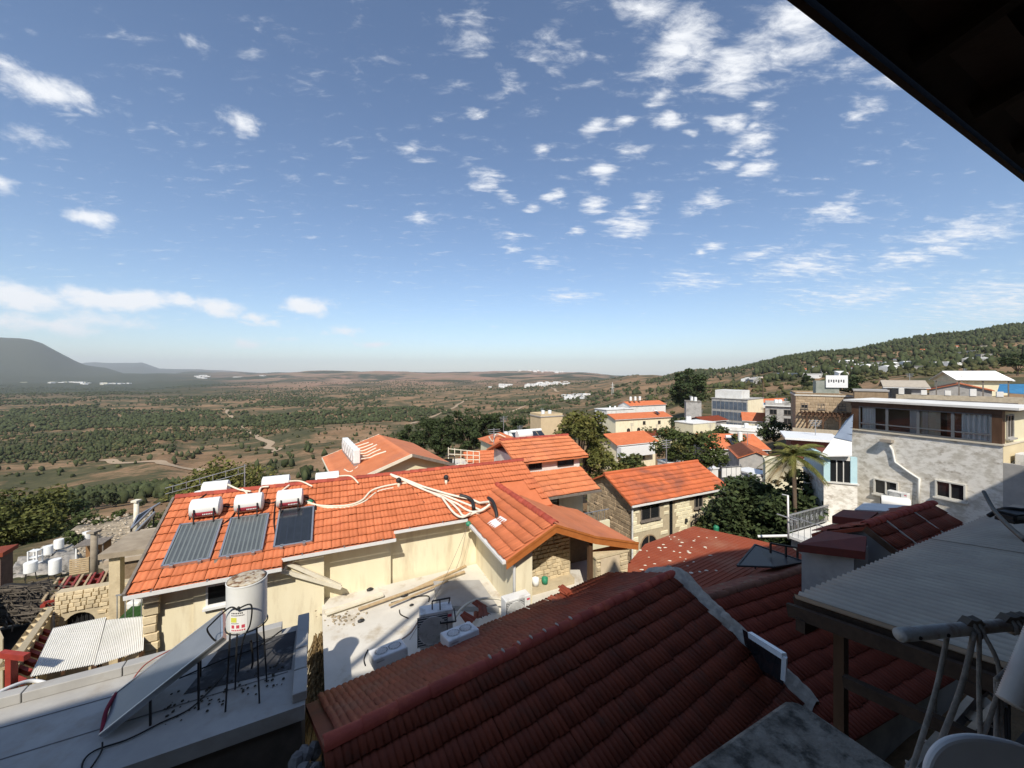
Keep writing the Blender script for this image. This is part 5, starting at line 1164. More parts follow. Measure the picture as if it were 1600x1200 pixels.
# unseen facade: skyline shaped for the foreground shadow edge, dark tone to cut fill
sky_ = [(-16, -.6), (-9.2, .2), (-8.4, .62), (-7.0, 1.35), (-5.2, 1.75), (-4.4, 2.0), (-3.55, 2.2), (-3.4, 3.4), (-2.4, 6.6), (-1.4, 5.3), (-.4, 4.3), (1.6, 4.4), (2.6, 5.6), (3.3, 6.9), (3.7, 6.3), (4.4, 6.7), (8, 8.3), (12, 9.2), (15.5, 10.2), (22, 12.0)]
TG = math.tan(R(25)); yp = lambda x_: x_ * TG - 2.6
outl = [Vector((x_, yp(x_), z0 - yp(x_))) for x_, z0 in sky_] + [Vector((22, yp(22), -9)), Vector((-16, yp(-16), -9))]
MB().prism(outl, (.25, -.55, 0)).build('upper_wall', mat('dark shade facade', (.13, .11, .09), (.09, .075, .06), 3., .9, .3), own, fix=True)
tag_ = own
barge = [(-4.6, 1.9), (-3.3, 4.55), (-2.5, 6.45)]
P3 = [Vector((x_, yp(x_), z0 - yp(x_))) for x_, z0 in barge]
for a, b in zip(P3, P3[1:]): MB().bar(a, b, .1, .17).build('barge_pole', EAVEWOOD, own)
# ------------------------------------------------------------------ generic village house
def house(name, label, pxl, pxr, ybase, yeave, d, ang=25., dp=6., roof='gable', pitch=22, wm=None, rm=None, over=.35, wins=(), lwins=(), storeys=None, cat='house', group=None, drop=2.5, fm=None, tiles=0, par=.0, rwins=()):
    """front face spans photo columns pxl..pxr at distance d (its left corner); returns (thing, matrix, w, h)"""
    wm, rm = wm or PALEY, rm or ORANGE2
    u = Vector((math.cos(R(ang)), math.sin(R(ang)))); tl, tr = (pxl - 800) / FPX, (pxr - 800) / FPX
    x0 = tl * d; w = (tr * d - x0) / (u.x - tr * u.y); zb = -(ybase - HORIZON) / FPX * d; h = (ybase - yeave) / FPX * d
    t = thing(name, label, cat, (x0, d, zb), ang, group); W = MW((x0, d, zb), ang)
    if roof == 'gable':        # ridge along the front
        rh = math.tan(R(pitch)) * dp / 2
        MB().prism([(0, 0, -drop), (0, 0, h), (0, dp / 2, h + rh - .05), (0, dp, h), (0, dp, -drop)], (w, 0, 0)).build('wall', wm, t, fix=True)
        o_ = over; s = math.tan(R(pitch)); fr = MB().prism([(-o_, -o_, h - s * o_ + .03), (w + o_, -o_, h - s * o_ + .03), (w + o_, dp / 2, h + rh + .03), (-o_, dp / 2, h + rh + .03)], (0, 0, -.10))
        fr.prism([(-o_, dp + o_, h - s * o_ + .03), (w + o_, dp + o_, h - s * o_ + .03), (w + o_, dp / 2, h + rh + .029), (-o_, dp / 2, h + rh + .029)], (0, 0, -.10))
        ro = fr.build('roof', rm, t, fix=True)
        sl = (dp / 2 + o_) / math.cos(R(pitch))
        M = frame((-o_, -o_, h - s * o_ + .035), (1, 0, 0), (0, 1, s))
        if tiles: tiled(ro, M, W, int((w + 2 * o_) / .3), int(sl / .36), .3, .36, rm, 0)
        else: courses(ro, M, w + 2 * o_, sl, rm)
        MB().tube([(-o_, dp / 2, h + rh + .03), (w + o_, dp / 2, h + rh + .03)], .12, 6).build('ridge', rm, ro)
        MB().bar((-o_, -o_ - .02, h - s * o_ - .04), (w + o_, -o_ - .02, h - s * o_ - .04), .08, .10).build('gutter', fm or PAINTW, ro)
    elif roof == 'gable_v':    # ridge runs away from the viewer, gable in front
        rh = math.tan(R(pitch)) * w / 2; s = math.tan(R(pitch)); o_ = over
        MB().prism([(0, 0, -drop), (0, 0, h), (w / 2, 0, h + rh - .05), (w, 0, h), (w, 0, -drop)], (0, dp, 0)).build('wall', wm, t, fix=True)
        fr = MB().prism([(-o_, -o_, h - s * o_ + .03), (w / 2, -o_, h + rh + .03), (w / 2, dp + o_, h + rh + .03), (-o_, dp + o_, h - s * o_ + .03)], (0, 0, -.10))
        fr.prism([(w + o_, -o_, h - s * o_ + .03), (w / 2, -o_, h + rh + .029), (w / 2, dp + o_, h + rh + .029), (w + o_, dp + o_, h - s * o_ + .03)], (0, 0, -.10))
        ro = fr.build('roof', rm, t, fix=True)
        courses(ro, frame((-o_, dp + o_, h - s * o_ + .035), (0, -1, 0), (1, 0, s)), dp + 2 * o_, (w / 2 + o_) / math.cos(R(pitch)), rm)
        courses(ro, frame((w + o_, -o_, h - s * o_ + .035), (0, 1, 0), (-1, 0, s)), dp + 2 * o_, (w / 2 + o_) / math.cos(R(pitch)), rm)
    elif roof == 'hip':
        rh = math.tan(R(pitch)) * min(w, dp) / 2; o_ = over; a = min(w, dp) / 2
        MB().box(0, w, 0, dp, -drop, h).build('wall', wm, t)
        A, B, C_, D_ = (-o_, -o_, h), (w + o_, -o_, h), (w + o_, dp + o_, h), (-o_, dp + o_, h)
        E_, F_ = ((a, dp / 2, h + rh), (w - a, dp / 2, h + rh)) if w >= dp else ((w / 2, a, h + rh), (w / 2, dp - a, h + rh))
        mb = MB()
        if w >= dp: mb._a([A, B, C_, D_, E_, F_], [(0, 1, 5, 4), (1, 2, 5), (2, 3, 4, 5), (3, 0, 4), (3, 2, 1, 0)])
        else: mb._a([A, B, C_, D_, E_, F_], [(0, 1, 4), (1, 2, 5, 4), (2, 3, 5), (3, 0, 4, 5), (3, 2, 1, 0)])
        mb.build('roof', rm, t, fix=True)
    elif roof == 'flat':
        MB().box(0, w, 0, dp, -drop, h).build('wall', wm, t)
        ro = MB().box(-over, w + over, -over, dp + over, h + .002, h + .18).build('roof', rm, t)
        if par:
            for a in ((0, w, 0, .15), (0, w, dp - .15, dp), (0, .15, .16, dp - .16), (w - .15, w, .16, dp - .16)): MB().box(a[0], a[1], a[2], a[3], h + .182, h + .182 + par).build('parapet', wm, ro)
    if w > 3 and cat == 'house':
        az = h + (math.tan(R(pitch)) * min(dp, w) / 2 if roof != 'flat' else 0); ra = random.Random(int(pxl * 7 + d)); axx = w * ra.uniform(.25, .8)
        am = MB().tube([(axx, dp * .6, az - .6), (axx, dp * .6, az + 1.7)], .035, 5)
        for k in range(4): am.tube([(axx - .5 + .05 * k, dp * .6, az + 1.6 - k * .16), (axx + .5 - .05 * k, dp * .6, az + 1.6 - k * .16)], .02, 4)
        am.build('antenna', STEEL, t)
        if roof == 'flat' and d > 60:
            for k in range(2): MB().lathe([(0, 0), (.42, 0), (.42, 1.1), (0, 1.18)], 12, Matrix.Translation((w * (.2 + .5 * ra.random()), dp * (.3 + .4 * ra.random()), h + .18))).build('roof_tank', TANKW, t, 'auto')
    for q in wins:
        a, b, ww, hh = q[:4]; kw = q[4] if len(q) > 4 else {}
        window(t, face_front(w * a - ww / 2, h * b, -.003), ww, hh, kw.get('fm', GREYWOOD), kw.get('pm'), kw.get('sill', True), kw.get('mull', 1), .05, .06, kw.get('arch', False))
    for a, b, ww, hh in lwins: window(t, face_left(dp * a + ww / 2, h * b, -.003), ww, hh, GREYWOOD)
    for a, b, ww, hh in rwins: window(t, face_right(dp * a - ww / 2, h * b, w + .003), ww, hh)
    return t, W, w, h
def courses(ro, M, w, l, m):
    """stepped tile courses with rolls, one sheet"""
    p = .36; n = max(2, int(l / p)); p = l / n; k = max(4, int(w / .15)); k = min(k, 200)
    xs = np.linspace(0, w, k + 1); zc = .018 * (np.arange(k + 1) % 2)
    rows = []
    for j in range(n):
        rows.append(np.stack([xs, np.full(k + 1, j * p - .02), zc + .045], -1)); rows.append(np.stack([xs, np.full(k + 1, (j + 1) * p - .02), zc + .012], -1))
    v = np.concatenate(rows); i = np.arange(k)[None, :] + (np.arange(2 * n - 1) * (k + 1))[:, None]
    f = np.stack([i, i + 1, i + k + 2, i + k + 1], -1).reshape(-1, 4)
    v = (np.c_[v, np.ones(len(v))] @ np.array([list(r) for r in M]).T)[:, :3]
    o = raw('tile_courses', v, f, m, ro); o['kind'] = 'stuff'
def solar_set(t, M, label=None, mirror=False):
    """small heater set (part of a far house): panel and tank; M has z up"""
    pn = MB().prism([(0, 0, .1), (1.0, 0, .1), (1.0, 1.6, .9), (0, 1.6, .9)], (0, .04, -.08)); pn.v = [tuple(M @ Vector(p)) for p in pn.v]
    pn.build('solar_panel', COLLECT, t, fix=True)
    tk = MB().lathe([(0, 0), (.28, 0), (.28, 1.2), (0, 1.2)], 14, M @ Matrix.Translation((-.1, 1.9, 1.0)) @ Matrix.Rotation(R(90), 4, 'Y')); tk.build('tank', TANKW, t, 'auto')

# ------------------------------------------------------------------ annex right of the cream house: low slope, balcony, clerestory
def mm(x_, y_, z_): return (x_, y_, z_)
ann = thing('balcony_house', 'house with low orange slope above a railed balcony and clerestory windows', 'house', ME, G)
ax0, ax1, ay0, ay1 = 13.3, 17.0, 2.15, 3.85; at_ = .445
ar = MB().prism([(ax0, ay0, 0), (ax1, ay0, 0), (ax1, ay1, at_ * (ay1 - ay0)), (ax0, ay1, at_ * (ay1 - ay0))], (0, 0, -.09)).build('roof', ORANGE2, ann, fix=True)
tiled(ar, frame((ax0, ay0, .005), (1, 0, 0), (0, 1, at_)), MHW, int(3.7 / .231), 5, .231, .372, ORANGE2, 0)
MB().bar((ax0, ay0 - .06, -.05), (ax1, ay0 - .06, -.05), .10, .09).build('gutter', GREYWOOD, ann)
MB().box(ax0 + .3, ax1 - .2, ay0 + 1.2, ay1 + 3, -5, -.05).build('wall', YELLOW, ann)
MB().box(ax0 - 1.2, ax1 + .1, ay0 - .5, ay1 - .6, -2.45, -2.28).build('balcony_floor', TERRACE, ann)
MB().box(ax0 - 1.2, ax1 + .12, ay0 - .58, ay0 - .46, -5, -1.35).build('balcony_wall', PALEY, ann)
window(ann, face_front(ax0 + .9, -2.2, ay0 + 1.197), 1.1, 1.9, WOOD, PANE, False, 1)
rl = MB().box(ax0 - 1.2, ax1 + .1, ay0 - .54, ay0 - .50, -.86, -.82).build('railing', STEEL, ann)
for k in range(34): MB().box(ax0 - 1.1 + k * .14, ax0 - 1.085 + k * .14, ay0 - .53, ay0 - .51, -1.35, -.86).build('baluster', STEEL, rl)
cz = at_ * (ay1 - ay0)
MB().box(ax0 + .05, ax1 - .05, ay1 + .02, ay1 + 3.4, cz - .3, cz + .70).build('clerestory_wall', WHITE, ann)
for xx, ww in ((ax0 + .55, .75), (ax0 + 2.25, 1.0)): window(ann, face_front(xx, cz + .14, ay1 + .017), ww, .46, DARKMET, PANE, False, 1, .05, .04)
cr = MB().prism([(ax0 - .3, ay1 - .3, cz + .62), (ax1 + .3, ay1 - .3, cz + .62), (ax1 + .3, ay1 + 1.7, cz + 1.42), (ax0 - .3, ay1 + 1.7, cz + 1.42)], (0, 0, -.09))
cr.prism([(ax0 - .3, ay1 + 3.7, cz + .62), (ax1 + .3, ay1 + 3.7, cz + .62), (ax1 + .3, ay1 + 1.7, cz + 1.419), (ax0 - .3, ay1 + 1.7, cz + 1.419)], (0, 0, -.09))
cro = cr.build('upper_roof', ORANGE2, ann, fix=True); tiled(cro, frame((ax0 - .3, ay1 - .3, cz + .625), (1, 0, 0), (0, 2, .8)), MHW, 18, 6, .239, .359, ORANGE2, 0)
ridge_caps(cro, (ax0 - .3, ay1 + 1.7, cz + 1.43), (ax1 + .3, ay1 + 1.7, cz + 1.43), .10, .4, RIDGE)
t = thing('ridge_tank', 'small white water tank behind the clerestory roof ridge', 'water tank', MHW @ Vector((ax0 + 1.5, ay1 + 2.4, cz + 1.1)), G)
MB().lathe([(0, -.45), (.24, -.45), (.26, -.42), (.26, .42), (.24, .45), (0, .45)], 16, Matrix.Translation((0, 0, .42)) @ Matrix.Rotation(R(90), 4, 'Y')).build('tank', TANKW, t, 'auto'); MB().box(-.3, .3, -.1, .1, -.1, .2).build('stand', DARKMET, t)

# ------------------------------------------------------------------ stone house
t, W, w, h = house('stone_house', 'two storey pale stone house with orange roof and arched windows', 988, 1129, 872, 783, 22, 25, 4.3, 'gable', 26, STONEG, mat('weathered orange roof tile', (.56, .15, .055), (.46, .12, .05), .9, .75, .25, island=.12, bscale=30, c3=(.30, .10, .06), scale3=.5, thr3=(.52, .66)), .3, tiles=1)
wl = [c for c in t.children if c.name.startswith('wall')][0]
ops = [(.62, 2.0, 1.45, 1.05, False), (.55, -.35, 1.35, 1.5, True), (5.0, 2.1, .75, .95, False), (6.9, 1.9, .55, 1.1, True), (4.95, .1, .75, 1.3, True)]
def clear(a, b, z0, z1): return not any(a < o[0] + o[2] + .05 and b > o[0] - .05 and z0 - 1.2 < o[1] + o[3] + .05 and z1 - 1.2 > o[1] - .05 for o in ops) and not (a < 3.2 and b > 2.85)
masonry(wl, face_front(0, -1.2, 0), w, h + 1.1, .52, .23, mat('cream stone block', (.80, .73, .52), (.73, .66, .46), 5., .9, .5, island=.08, bscale=14), clear, limit=300)
masonry(wl, face_left(4.3, -1.0, 0), 4.3, h + 2.0, .5, .25, mat('tan stone block', (.44, .34, .22), (.35, .26, .17), 5., .9, .5, island=.2), lambda a, b, z0, z1: z1 - 1.0 < h + .45 * min(4.3 - b, b, a + .2, 2.1) - .1 and a > .0, limit=140)
for a, b, ww, hh, ar_ in ops: window(t, face_front(a, b, -.003), ww, hh, GREYWOOD if hh < 1.2 else STONEB, PANE, not ar_, 1, .05, .06, ar_)
MB().box(2.9, 3.15, -.01, .0, -1.2, h).build('stair_slit', PANE, t)
MB().tube([(-.08, -.1, h - .1), (-.08, -.08, -1.5)], .05, 8).build('downpipe', GREYPL, t)
for xx in (4.2, 5.9): MB().lathe([(.0, 0), (.09, .02), (.07, .22), (0, .26)], 8, Matrix.Translation((xx, -.12, 1.4))).build('wall_lamp', DARKMET, t)

# ------------------------------------------------------------------ orange roofed house behind the main ridge with the row of units
HB = Vector((-5.72, 22, -4.7)); HBA = 31
hb = thing('orange_gable_house', 'pale house under a broad plain orange roof behind the main ridge', 'house', HB, HBA); HBW = MW(HB, HBA)
W1, W2, LL, HS = 3.9, 2.6, 8.6, .34
MB().prism([(-W1 + .4, .5, -HS * (W1 - .4) - .1), (0, .5, -.12), (W2 - .3, .5, -HS * (W2 - .3) - .1), (W2 - .3, .5, -6), (-W1 + .4, .5, -6)], (0, LL - .9, 0)).build('wall', PALEY, hb, fix=True)
hr = MB().prism([(-W1, 0, -HS * W1), (0, 0, 0), (0, LL, 0), (-W1, LL, -HS * W1)], (0, 0, -.1)); hr.prism([(W2, 0, -HS * W2), (0, 0, -.001), (0, LL, -.001), (W2, LL, -HS * W2)], (0, 0, -.1))
hro = hr.build('roof', ORANGE2, hb, fix=True); courses(hro, frame((-W1, LL, -HS * W1 + .005), (0, -1, 0), (1, 0, HS)), LL, W1 * math.hypot(1, HS), ORANGE2)
MB().bar((-W1, -.02, -HS * W1), (0, -.02, 0), .07, .16).build('barge_board', PIPEW, hb); MB().bar((W2, -.02, -HS * W2), (0, -.02, 0), .07, .16).build('barge_board', GREYWOOD, hb)
MB().bar((-W1 - .03, -.02, -HS * W1 - .03), (-W1 - .03, LL, -HS * W1 - .03), .08, .1).build('gutter', PIPEW, hb); MB().bar((-W1, LL, -HS * W1), (0, LL, 0), .07, .1).build('barge_board', PIPEW, hb)
for k in range(6):
    y_ = LL - 1.3 - k * .86; x_ = -2.55
    t = thing('roof_unit', ['white roof unit standing %s in the row on the plain orange roof' % q for q in ('farthest', 'second farthest', 'third farthest', 'third nearest', 'second nearest', 'nearest')][k], 'air conditioner', HBW @ Vector((x_, y_, -HS * 2.55 + .06)), HBA, 'row of white roof units')
    MB().box(-.2, .2, -.33, .33, .08, .95).build('casing', PAINTW, t, bev=.06)
    MB().lathe([(.30, 0), (.30, .02), (.26, .02), (.26, 0)], 18, Matrix.Translation((-.2, 0, .52)) @ Matrix.Rotation(R(-90), 4, 'Y')).build('fan_ring', GREYPL, t)
    MB().lathe([(.26, .0), (.0, .006)], 16, Matrix.Translation((-.202, 0, .52)) @ Matrix.Rotation(R(-90), 4, 'Y')).build('fan', GREYPL, t)
    MB().box(-.18, .18, -.3, -.24, -.08, .08).build('foot', STEEL, t); MB().box(-.18, .18, .24, .3, -.08, .08).build('foot', STEEL, t)
    q = [HBW @ Vector((x_ + .2 + s, y_ + .15 * math.sin(s * 3 + k) - .1 * s, -HS * (2.55 - .2 - s) + .35 * max(0, .6 - s) + .08)) for s in (0, .3, .6, 1.0, 1.3 + .12 * (k % 3))]
    hose(q, .05, PIPEW, ['cream pipe trailing up the slope from the %s roof unit' % z_ for z_ in ('farthest', 'second farthest', 'third farthest', 'third nearest', 'second nearest', 'nearest')][k], 'unit_pipe', 'pipe', 'pipes of the roof units')
hose([HBW @ Vector((-2.4, 2.6, -.82)), HBW @ Vector((-3.0, 2.0, -1.0)), HBW @ Vector((-3.2, 3.0, -1.05))], .05, PIPEW, 'cream pipe running down the slope below the roof units', 'unit_pipe', 'pipe')

# ------------------------------------------------------------------ houses of the village, near to far
A25 = 25.
t, W, w, h = house('low_orange_house', 'low weathered orange roof between the main ridge and the hip roof', 738, 822, 745, 730, 27, 24, 3.0, 'gable', 24, PALEY, ORANGE, .2, tiles=1)
pl = thing('terrace_screen', 'pale lattice screen on the terrace behind the main ridge', 'screen', D(700, 728, 26), 8)
for k in range(6): MB().box(k * .42, k * .42 + .05, 0, .04, 0, 1.25 - k * .08).build('post', PIPEW, pl)
for k in range(4): MB().prism([(0, .045, .05 + k * .36), (2.15, .045, .05 + k * .27), (2.15, .045, .10 + k * .27), (0, .045, .10 + k * .36)], (0, .03, 0)).build('rail', PIPEW, pl, fix=True)
t = thing('terrace_furniture', 'dark metal swing seat on the terrace behind the main ridge', 'swing seat', D(688, 740, 25), 20)
for xx in (0, .9): MB().tube([(xx, 0, 0), (xx + .1, .3, 1.0), (xx + .1, .8, 0)], .03, 6).build('frame', DARKMET, t)
MB().tube([(.1, .3, 1.0), (1.0, .3, 1.0)], .03, 6).build('top_bar', DARKMET, t); MB().box(.1, .9, .1, .5, .3, .36).build('seat', DARKMET, t); MB().box(.1, .9, .5, .55, .36, .8).build('backrest', DARKMET, t)
house('terrace_block', 'pale terrace wall behind the main ridge', 660, 745, 760, 741, 25, 18, 3, 'flat', wm=WHITE, rm=TERRACE, over=.05, cat='wall')
t, W, w, h = house('hip_roof_house', 'small orange hip roof with dangling cream pipes', 770, 815, 712, 694, 40, 25, 3.6, 'hip', 28, PALEY, ORANGE, .3)
hose([D(764, 682, 40), D(770, 690, 40.2), D(775, 678, 41), D(790, 683, 41)], .06, PIPEW, 'cream pipes looping over the small hip roof', 'unit_pipe', 'pipe')
t, W, w, h = house('solar_roof_house', 'flat yellow house whose roof carries a row of dark solar panels', 805, 856, 705, 690, 52, 25, 5, 'flat', wm=YELLOW, rm=TERRACE, over=.1)
for k in range(5): solar_set(t, Matrix.Translation((.3 + k * 1.0, .6, h + .2)) @ Matrix.Diagonal((.8, .8, .8, 1)))
for k in range(4): MB().box(.2 + k * .75, .7 + k * .75, 4.0, 4.4, h + .18, h + .75).build('heater', PAINTW, t)
t, W, w, h = house('beige_tower', 'tall narrow beige house with a dark roof edge beyond the solar panels', 845, 879, 690, 652, 85, 25, 5, 'flat', wm=mat('beige plaster', (.60, .47, .29), (.54, .42, .26), 1., .9), rm=GREYW, over=.15, par=.5)
t, W, w, h = house('white_band_house', 'cream house with orange roof and long white balcony band', 965, 1024, 745, 694, 70, 25, 7, 'gable', 20, YELLOW, ORANGE, .5, wins=((.62, .45, 1.6, 1.0), (.25, .45, 1.2, 1.0)))
MB().box(-.2, w * .86, -1.2, -.02, h * .62, h * .92).build('balcony', PAINTW, t); MB().box(w * .5, w + .2, -1.0, -.02, h * .02, h * .06).build('awning', PAINTW, t)
t, W, w, h = house('arched_house', 'long yellow house with red roof and small arched windows', 962, 1048, 684, 655, 130, 22, 8, 'gable', 18, YELLOW, ORANGE, .5, wins=((.22, .12, 1.4, 2.2, {'arch': True}), (.40, .12, 1.4, 2.2, {'arch': True}), (.70, .15, 1.6, 1.4), (.9, .15, 1.4, 1.4), (.5, .62, 1.2, 1.2), (.78, .6, 1.2, 1.2)), fm=PAINTW)
solar_set(t, Matrix.Translation((w * .78, .6, h + .9)))
t, W, w, h = house('white_gable_house', 'white house with a small red roof beyond the long yellow one', 985, 1040, 662, 634, 190, 25, 9, 'gable', 20, WHITE, ORANGE, .4, wins=((.3, .3, 1.6, 1.6), (.7, .3, 1.6, 1.6)))
for k in range(3): MB().lathe([(0, 0), (.6, 0), (.6, 1.8), (0, 2)], 10, Matrix.Translation((2 + k * 3, 2, h + 2.4))).build('roof_tank', TANKW, t)
house('low_white_house', 'low white flat house beside the white gabled one', 948, 990, 655, 641, 180, 25, 9, 'flat', wm=WHITE, rm=WHITE, over=.3, wins=((.5, .3, 2, 1.2),))
house('small_red_roof_house', 'small house with faded red roof in front of the long yellow house', 1005, 1050, 700, 682, 95, 25, 4, 'gable', 18, PALEY, REDTILE, .3, wins=((.4, .2, 1., 1.),))
t, W, w, h = house('glazed_building', 'grey glazed three storey block with cream side wall', 1112, 1168, 672, 622, 120, -52, 12, 'flat', wm=GREYW, rm=GREYW, over=.2)
for r_ in range(3):
    for k in range(8): 
        window(t, face_front(.25 + k * (w - .4) / 8, h * (.06 + .31 * r_), -.003), (w - .4) / 8 - .08, h * .24, STEEL, mat('blue grey window pane', (.12, .15, .19), (.08, .10, .13), .8, .1, spec=.7), False, 0)
MB().box(.6, w * .8, 1, 7, h + .182, h + 2.6).build('penthouse', WHITE, t)
MB().box(w + .001, w + .05, .1, 11.9, -2, h - .05).build('side_wall', YELLOW, t)
house('orange_corner_house', 'small cream house with orange roof below the glazed block', 1163, 1212, 678, 656, 95, -28, 8, 'gable', 20, PALEY, ORANGE, .5, wins=((.3, .3, 1., 1.2), (.7, .3, 1., 1.2)))
house('dark_block', 'dark grey windowless block beside the big tree', 1072, 1096, 662, 628, 110, -20, 6, 'flat', wm=GREYW, rm=CONC, over=.1)
house('arch_cream_house', 'small cream house with arched opening among the trees', 1083, 1118, 690, 663, 85, 25, 5, 'flat', wm=PALEY, rm=WHITE, over=.1, wins=((.35, .1, 1., 1.8, {'arch': True}),))
house('faded_red_house', 'low faded red roof in front of the glazed block', 1102, 1135, 676, 658, 95, 25, 5, 'gable', 16, GREYW, REDTILE, .4)
t, W, w, h = house('big_orange_house', 'large orange roof with a solar heater beside the palm', 1108, 1200, 735, 700, 58, -5, 9, 'gable', 17, GREYW, ORANGE, .3, wins=((.3, .4, 1.2, 1.0),))
solar_set(t, Matrix.Translation((w * .42, .5, h + .35))); MB().lathe([(0, 0), (.35, 0), (.35, 1.6), (0, 1.7)], 14, Matrix.Translation((w * .62, 1.6, h + .6))).build('roof_tank', TANKW, t)
t, W, w, h = house('grey_gable_house', 'grey stained gable end with orange roof left of the palm', 1155, 1208, 752, 714, 48, -20, 7, 'gable_v', 24, GREYW, ORANGE, .25, wins=((.6, .3, .7, .9), (.28, .3, .6, .9)))
solar_set(t, Matrix.Translation((w * .9, -.6, h * .35)))
house('white_terrace_house', 'white terraced house below the small orange roof', 1128, 1250, 694, 672, 80, -25, 5, 'flat', wm=WHITE, rm=WHITE, over=.15, par=.5, wins=((.15, .2, 1.2, 1.2), (.4, .2, 1.2, 1.2), (.62, .2, 1.6, 1.2), (.85, .2, 1.2, 1.2)))
house('grey_balcony_block', 'grey flat block with balconies behind the white terrace', 1196, 1246, 668, 634, 90, -33, 8, 'flat', wm=GREYW, rm=WHITE, over=.5, par=.6, wins=((.25, .2, 1.4, 1.4), (.7, .2, 1.4, 1.4), (.25, .62, 1.4, 1.2), (.7, .62, 1.4, 1.2)))
house('far_white_block', 'low white block with red roof edge behind the balconies', 1180, 1250, 640, 630, 150, 25, 8, 'gable', 14, WHITE, ORANGE, .4)
# stone building with pergola terrace
t, W, w, h = house('brown_stone_house', 'unfinished brown stone house with a timber pergola on its terrace', 1243, 1334, 690, 618, 55, -32, 8, 'flat', wm=STONEB, rm=TERRACE, over=.12, par=.25, wins=((.16, .72, .8, .8), (.46, .72, .8, .8), (.8, .72, .9, .9), (.4, .36, .7, 1.0)))
wl = [c for c in t.children if c.name.startswith('wall')][0]
masonry(wl, face_front(0, 0, 0), w, h, .75, .4, mat('tan stone block', (.44, .34, .22), (.35, .26, .17), 5., .9, .5, island=.2), lambda a, b, z0, z1: True, limit=200)
MB().box(w * .38, w * .78, .8, 4, h + .182, h + 2.1).build('water_room', mat('green streaked concrete', (.30, .31, .27), (.22, .24, .20), 1.4, .9), t)
MB().box(w * .55, w * .92, .6, .78, h + 1.2, h + 2.9).build('sign_board', PAINTW, t)
sb = t.children[-1]
for k in range(7): MB().box(w * (.59 + .042 * k), w * (.61 + .042 * k), .585, .598, h + 1.9 + .1 * (k % 2), h + 2.3).build('lettering', DARKMET, sb)
MB().box(-.6, w + 1.2, -3.4, -.02, h * .22, h * .26).build('terrace_floor', STONEB, t)
MB().box(-.6, w + 1.2, -3.55, -3.40, -1.6, h * .36).build('terrace_wall', mat('pale rubble wall', (.46, .40, .30), (.36, .31, .23), 4., .95, .5), t)
for k in range(4):
    xx = .9 + k * w * .27; MB().box(xx, xx + .18, -3.2, -3.02, h * .26, h * .62).build('pergola_post', WOOD, t)
    MB().bar((xx + .09, -3.1, h * .5), (xx + .7, -3.1, h * .62), .1, .1).build('brace', WOOD, t); MB().bar((xx + .09, -3.1, h * .5), (xx - .5, -3.1, h * .62), .1, .1).build('brace', WOOD, t)
for yy in (-3.1, -.6): MB().box(.4, w + .4, yy - .08, yy + .08, h * .622, h * .66).build('pergola_beam', WOOD, t)
for k in range(14): MB().box(.5 + k * w / 14, .6 + k * w / 14, -3.4, -.3, h * .662, h * .69).build('pergola_slat', WOOD, t)
# canopy house below the pergola
t, W, w, h = house('canopy_house', 'dark red house front under a white canopy sheet', 1236, 1306, 728, 686, 36, -30, 4, 'flat', wm=mat('dark red plaster', (.20, .07, .05), (.16, .055, .04), 2., .9), rm=PAINTW, over=.5, wins=((.42, .4, .7, .8),))
t.children[1].name = 'canopy'
t, W, w, h = house('cream_arch_wall', 'shaded cream wall behind the palm', 1196, 1300, 800, 722, 33, -28, 2, 'flat', wm=PALEY, rm=PALEY, over=.05, cat='wall', drop=5)
# buildings right of the crest
t, W, w, h = house('grey_shed', 'long grey asbestos roofed shed with an open dark porch', 1386, 1446, 626, 604, 62, -40, 8, 'gable', 12, GREYW, GREYSHEET, .5)
MB().box(.4, w * .6, -1.8, -.01, .6, h * .82).build('dark_porch', DARKMET, t)
house('white_roof_hall', 'large hall with a bright white gabled roof on the slope', 1500, 1575, 606, 593, 95, -30, 14, 'gable', 16, PALEY, PAINTW, .8, rwins=((.3, .3, 1.4, 1.4), (.7, .3, 1.4, 1.4)))
house('orange_shed', 'grey gable shed with a small orange roof before the white hall', 1452, 1550, 622, 608, 70, -48, 9, 'gable_v', 17, GREYW, ORANGE, .3)
tag(MB().prism([D(1562, 600, 60), D(1640, 600, 60), D(1640, 618, 57), D(1558, 612, 57)], (0, 0, -.1)).build('blue_tarpaulin', BLUETARP, None, fix=True), 'blue tarpaulin roof at the right edge below the white hall', 'tarpaulin')
t = thing('roof_parapet_wall', 'long pale stone parapet with stubby white posts behind the window band', 'wall', D(1400, 620, 40), -42)
MB().box(0, 14, 0, .25, -1.5, .28).build('wall', mat('pale rubble wall', (.46, .40, .30)), t)
for k in range(9): MB().box(.2 + k * 1.6, .6 + k * 1.6, -.05, .3, .28, .75 + .2 * (k % 3 == 0)).build('post', WHITE, t)
t = thing('rooftop_pergola', 'thin rooftop pergola frame behind the window band', 'pergola', D(1462, 618, 44), -45)
for k in range(4): MB().box(k * 1.7, k * 1.7 + .1, 0, .1, 0, 1.7).build('post', GREYWOOD, t)
MB().box(-.2, 5.4, -.1, .2, 1.702, 1.8).build('beam', GREYWOOD, t)
t, W, w, h = house('brown_outbuilding', 'low brown wall with red capped posts beside the long shed', 1335, 1388, 625, 611, 48, -40, 4, 'flat', wm=STONEB, rm=GREYW, over=.1, cat='outbuilding')

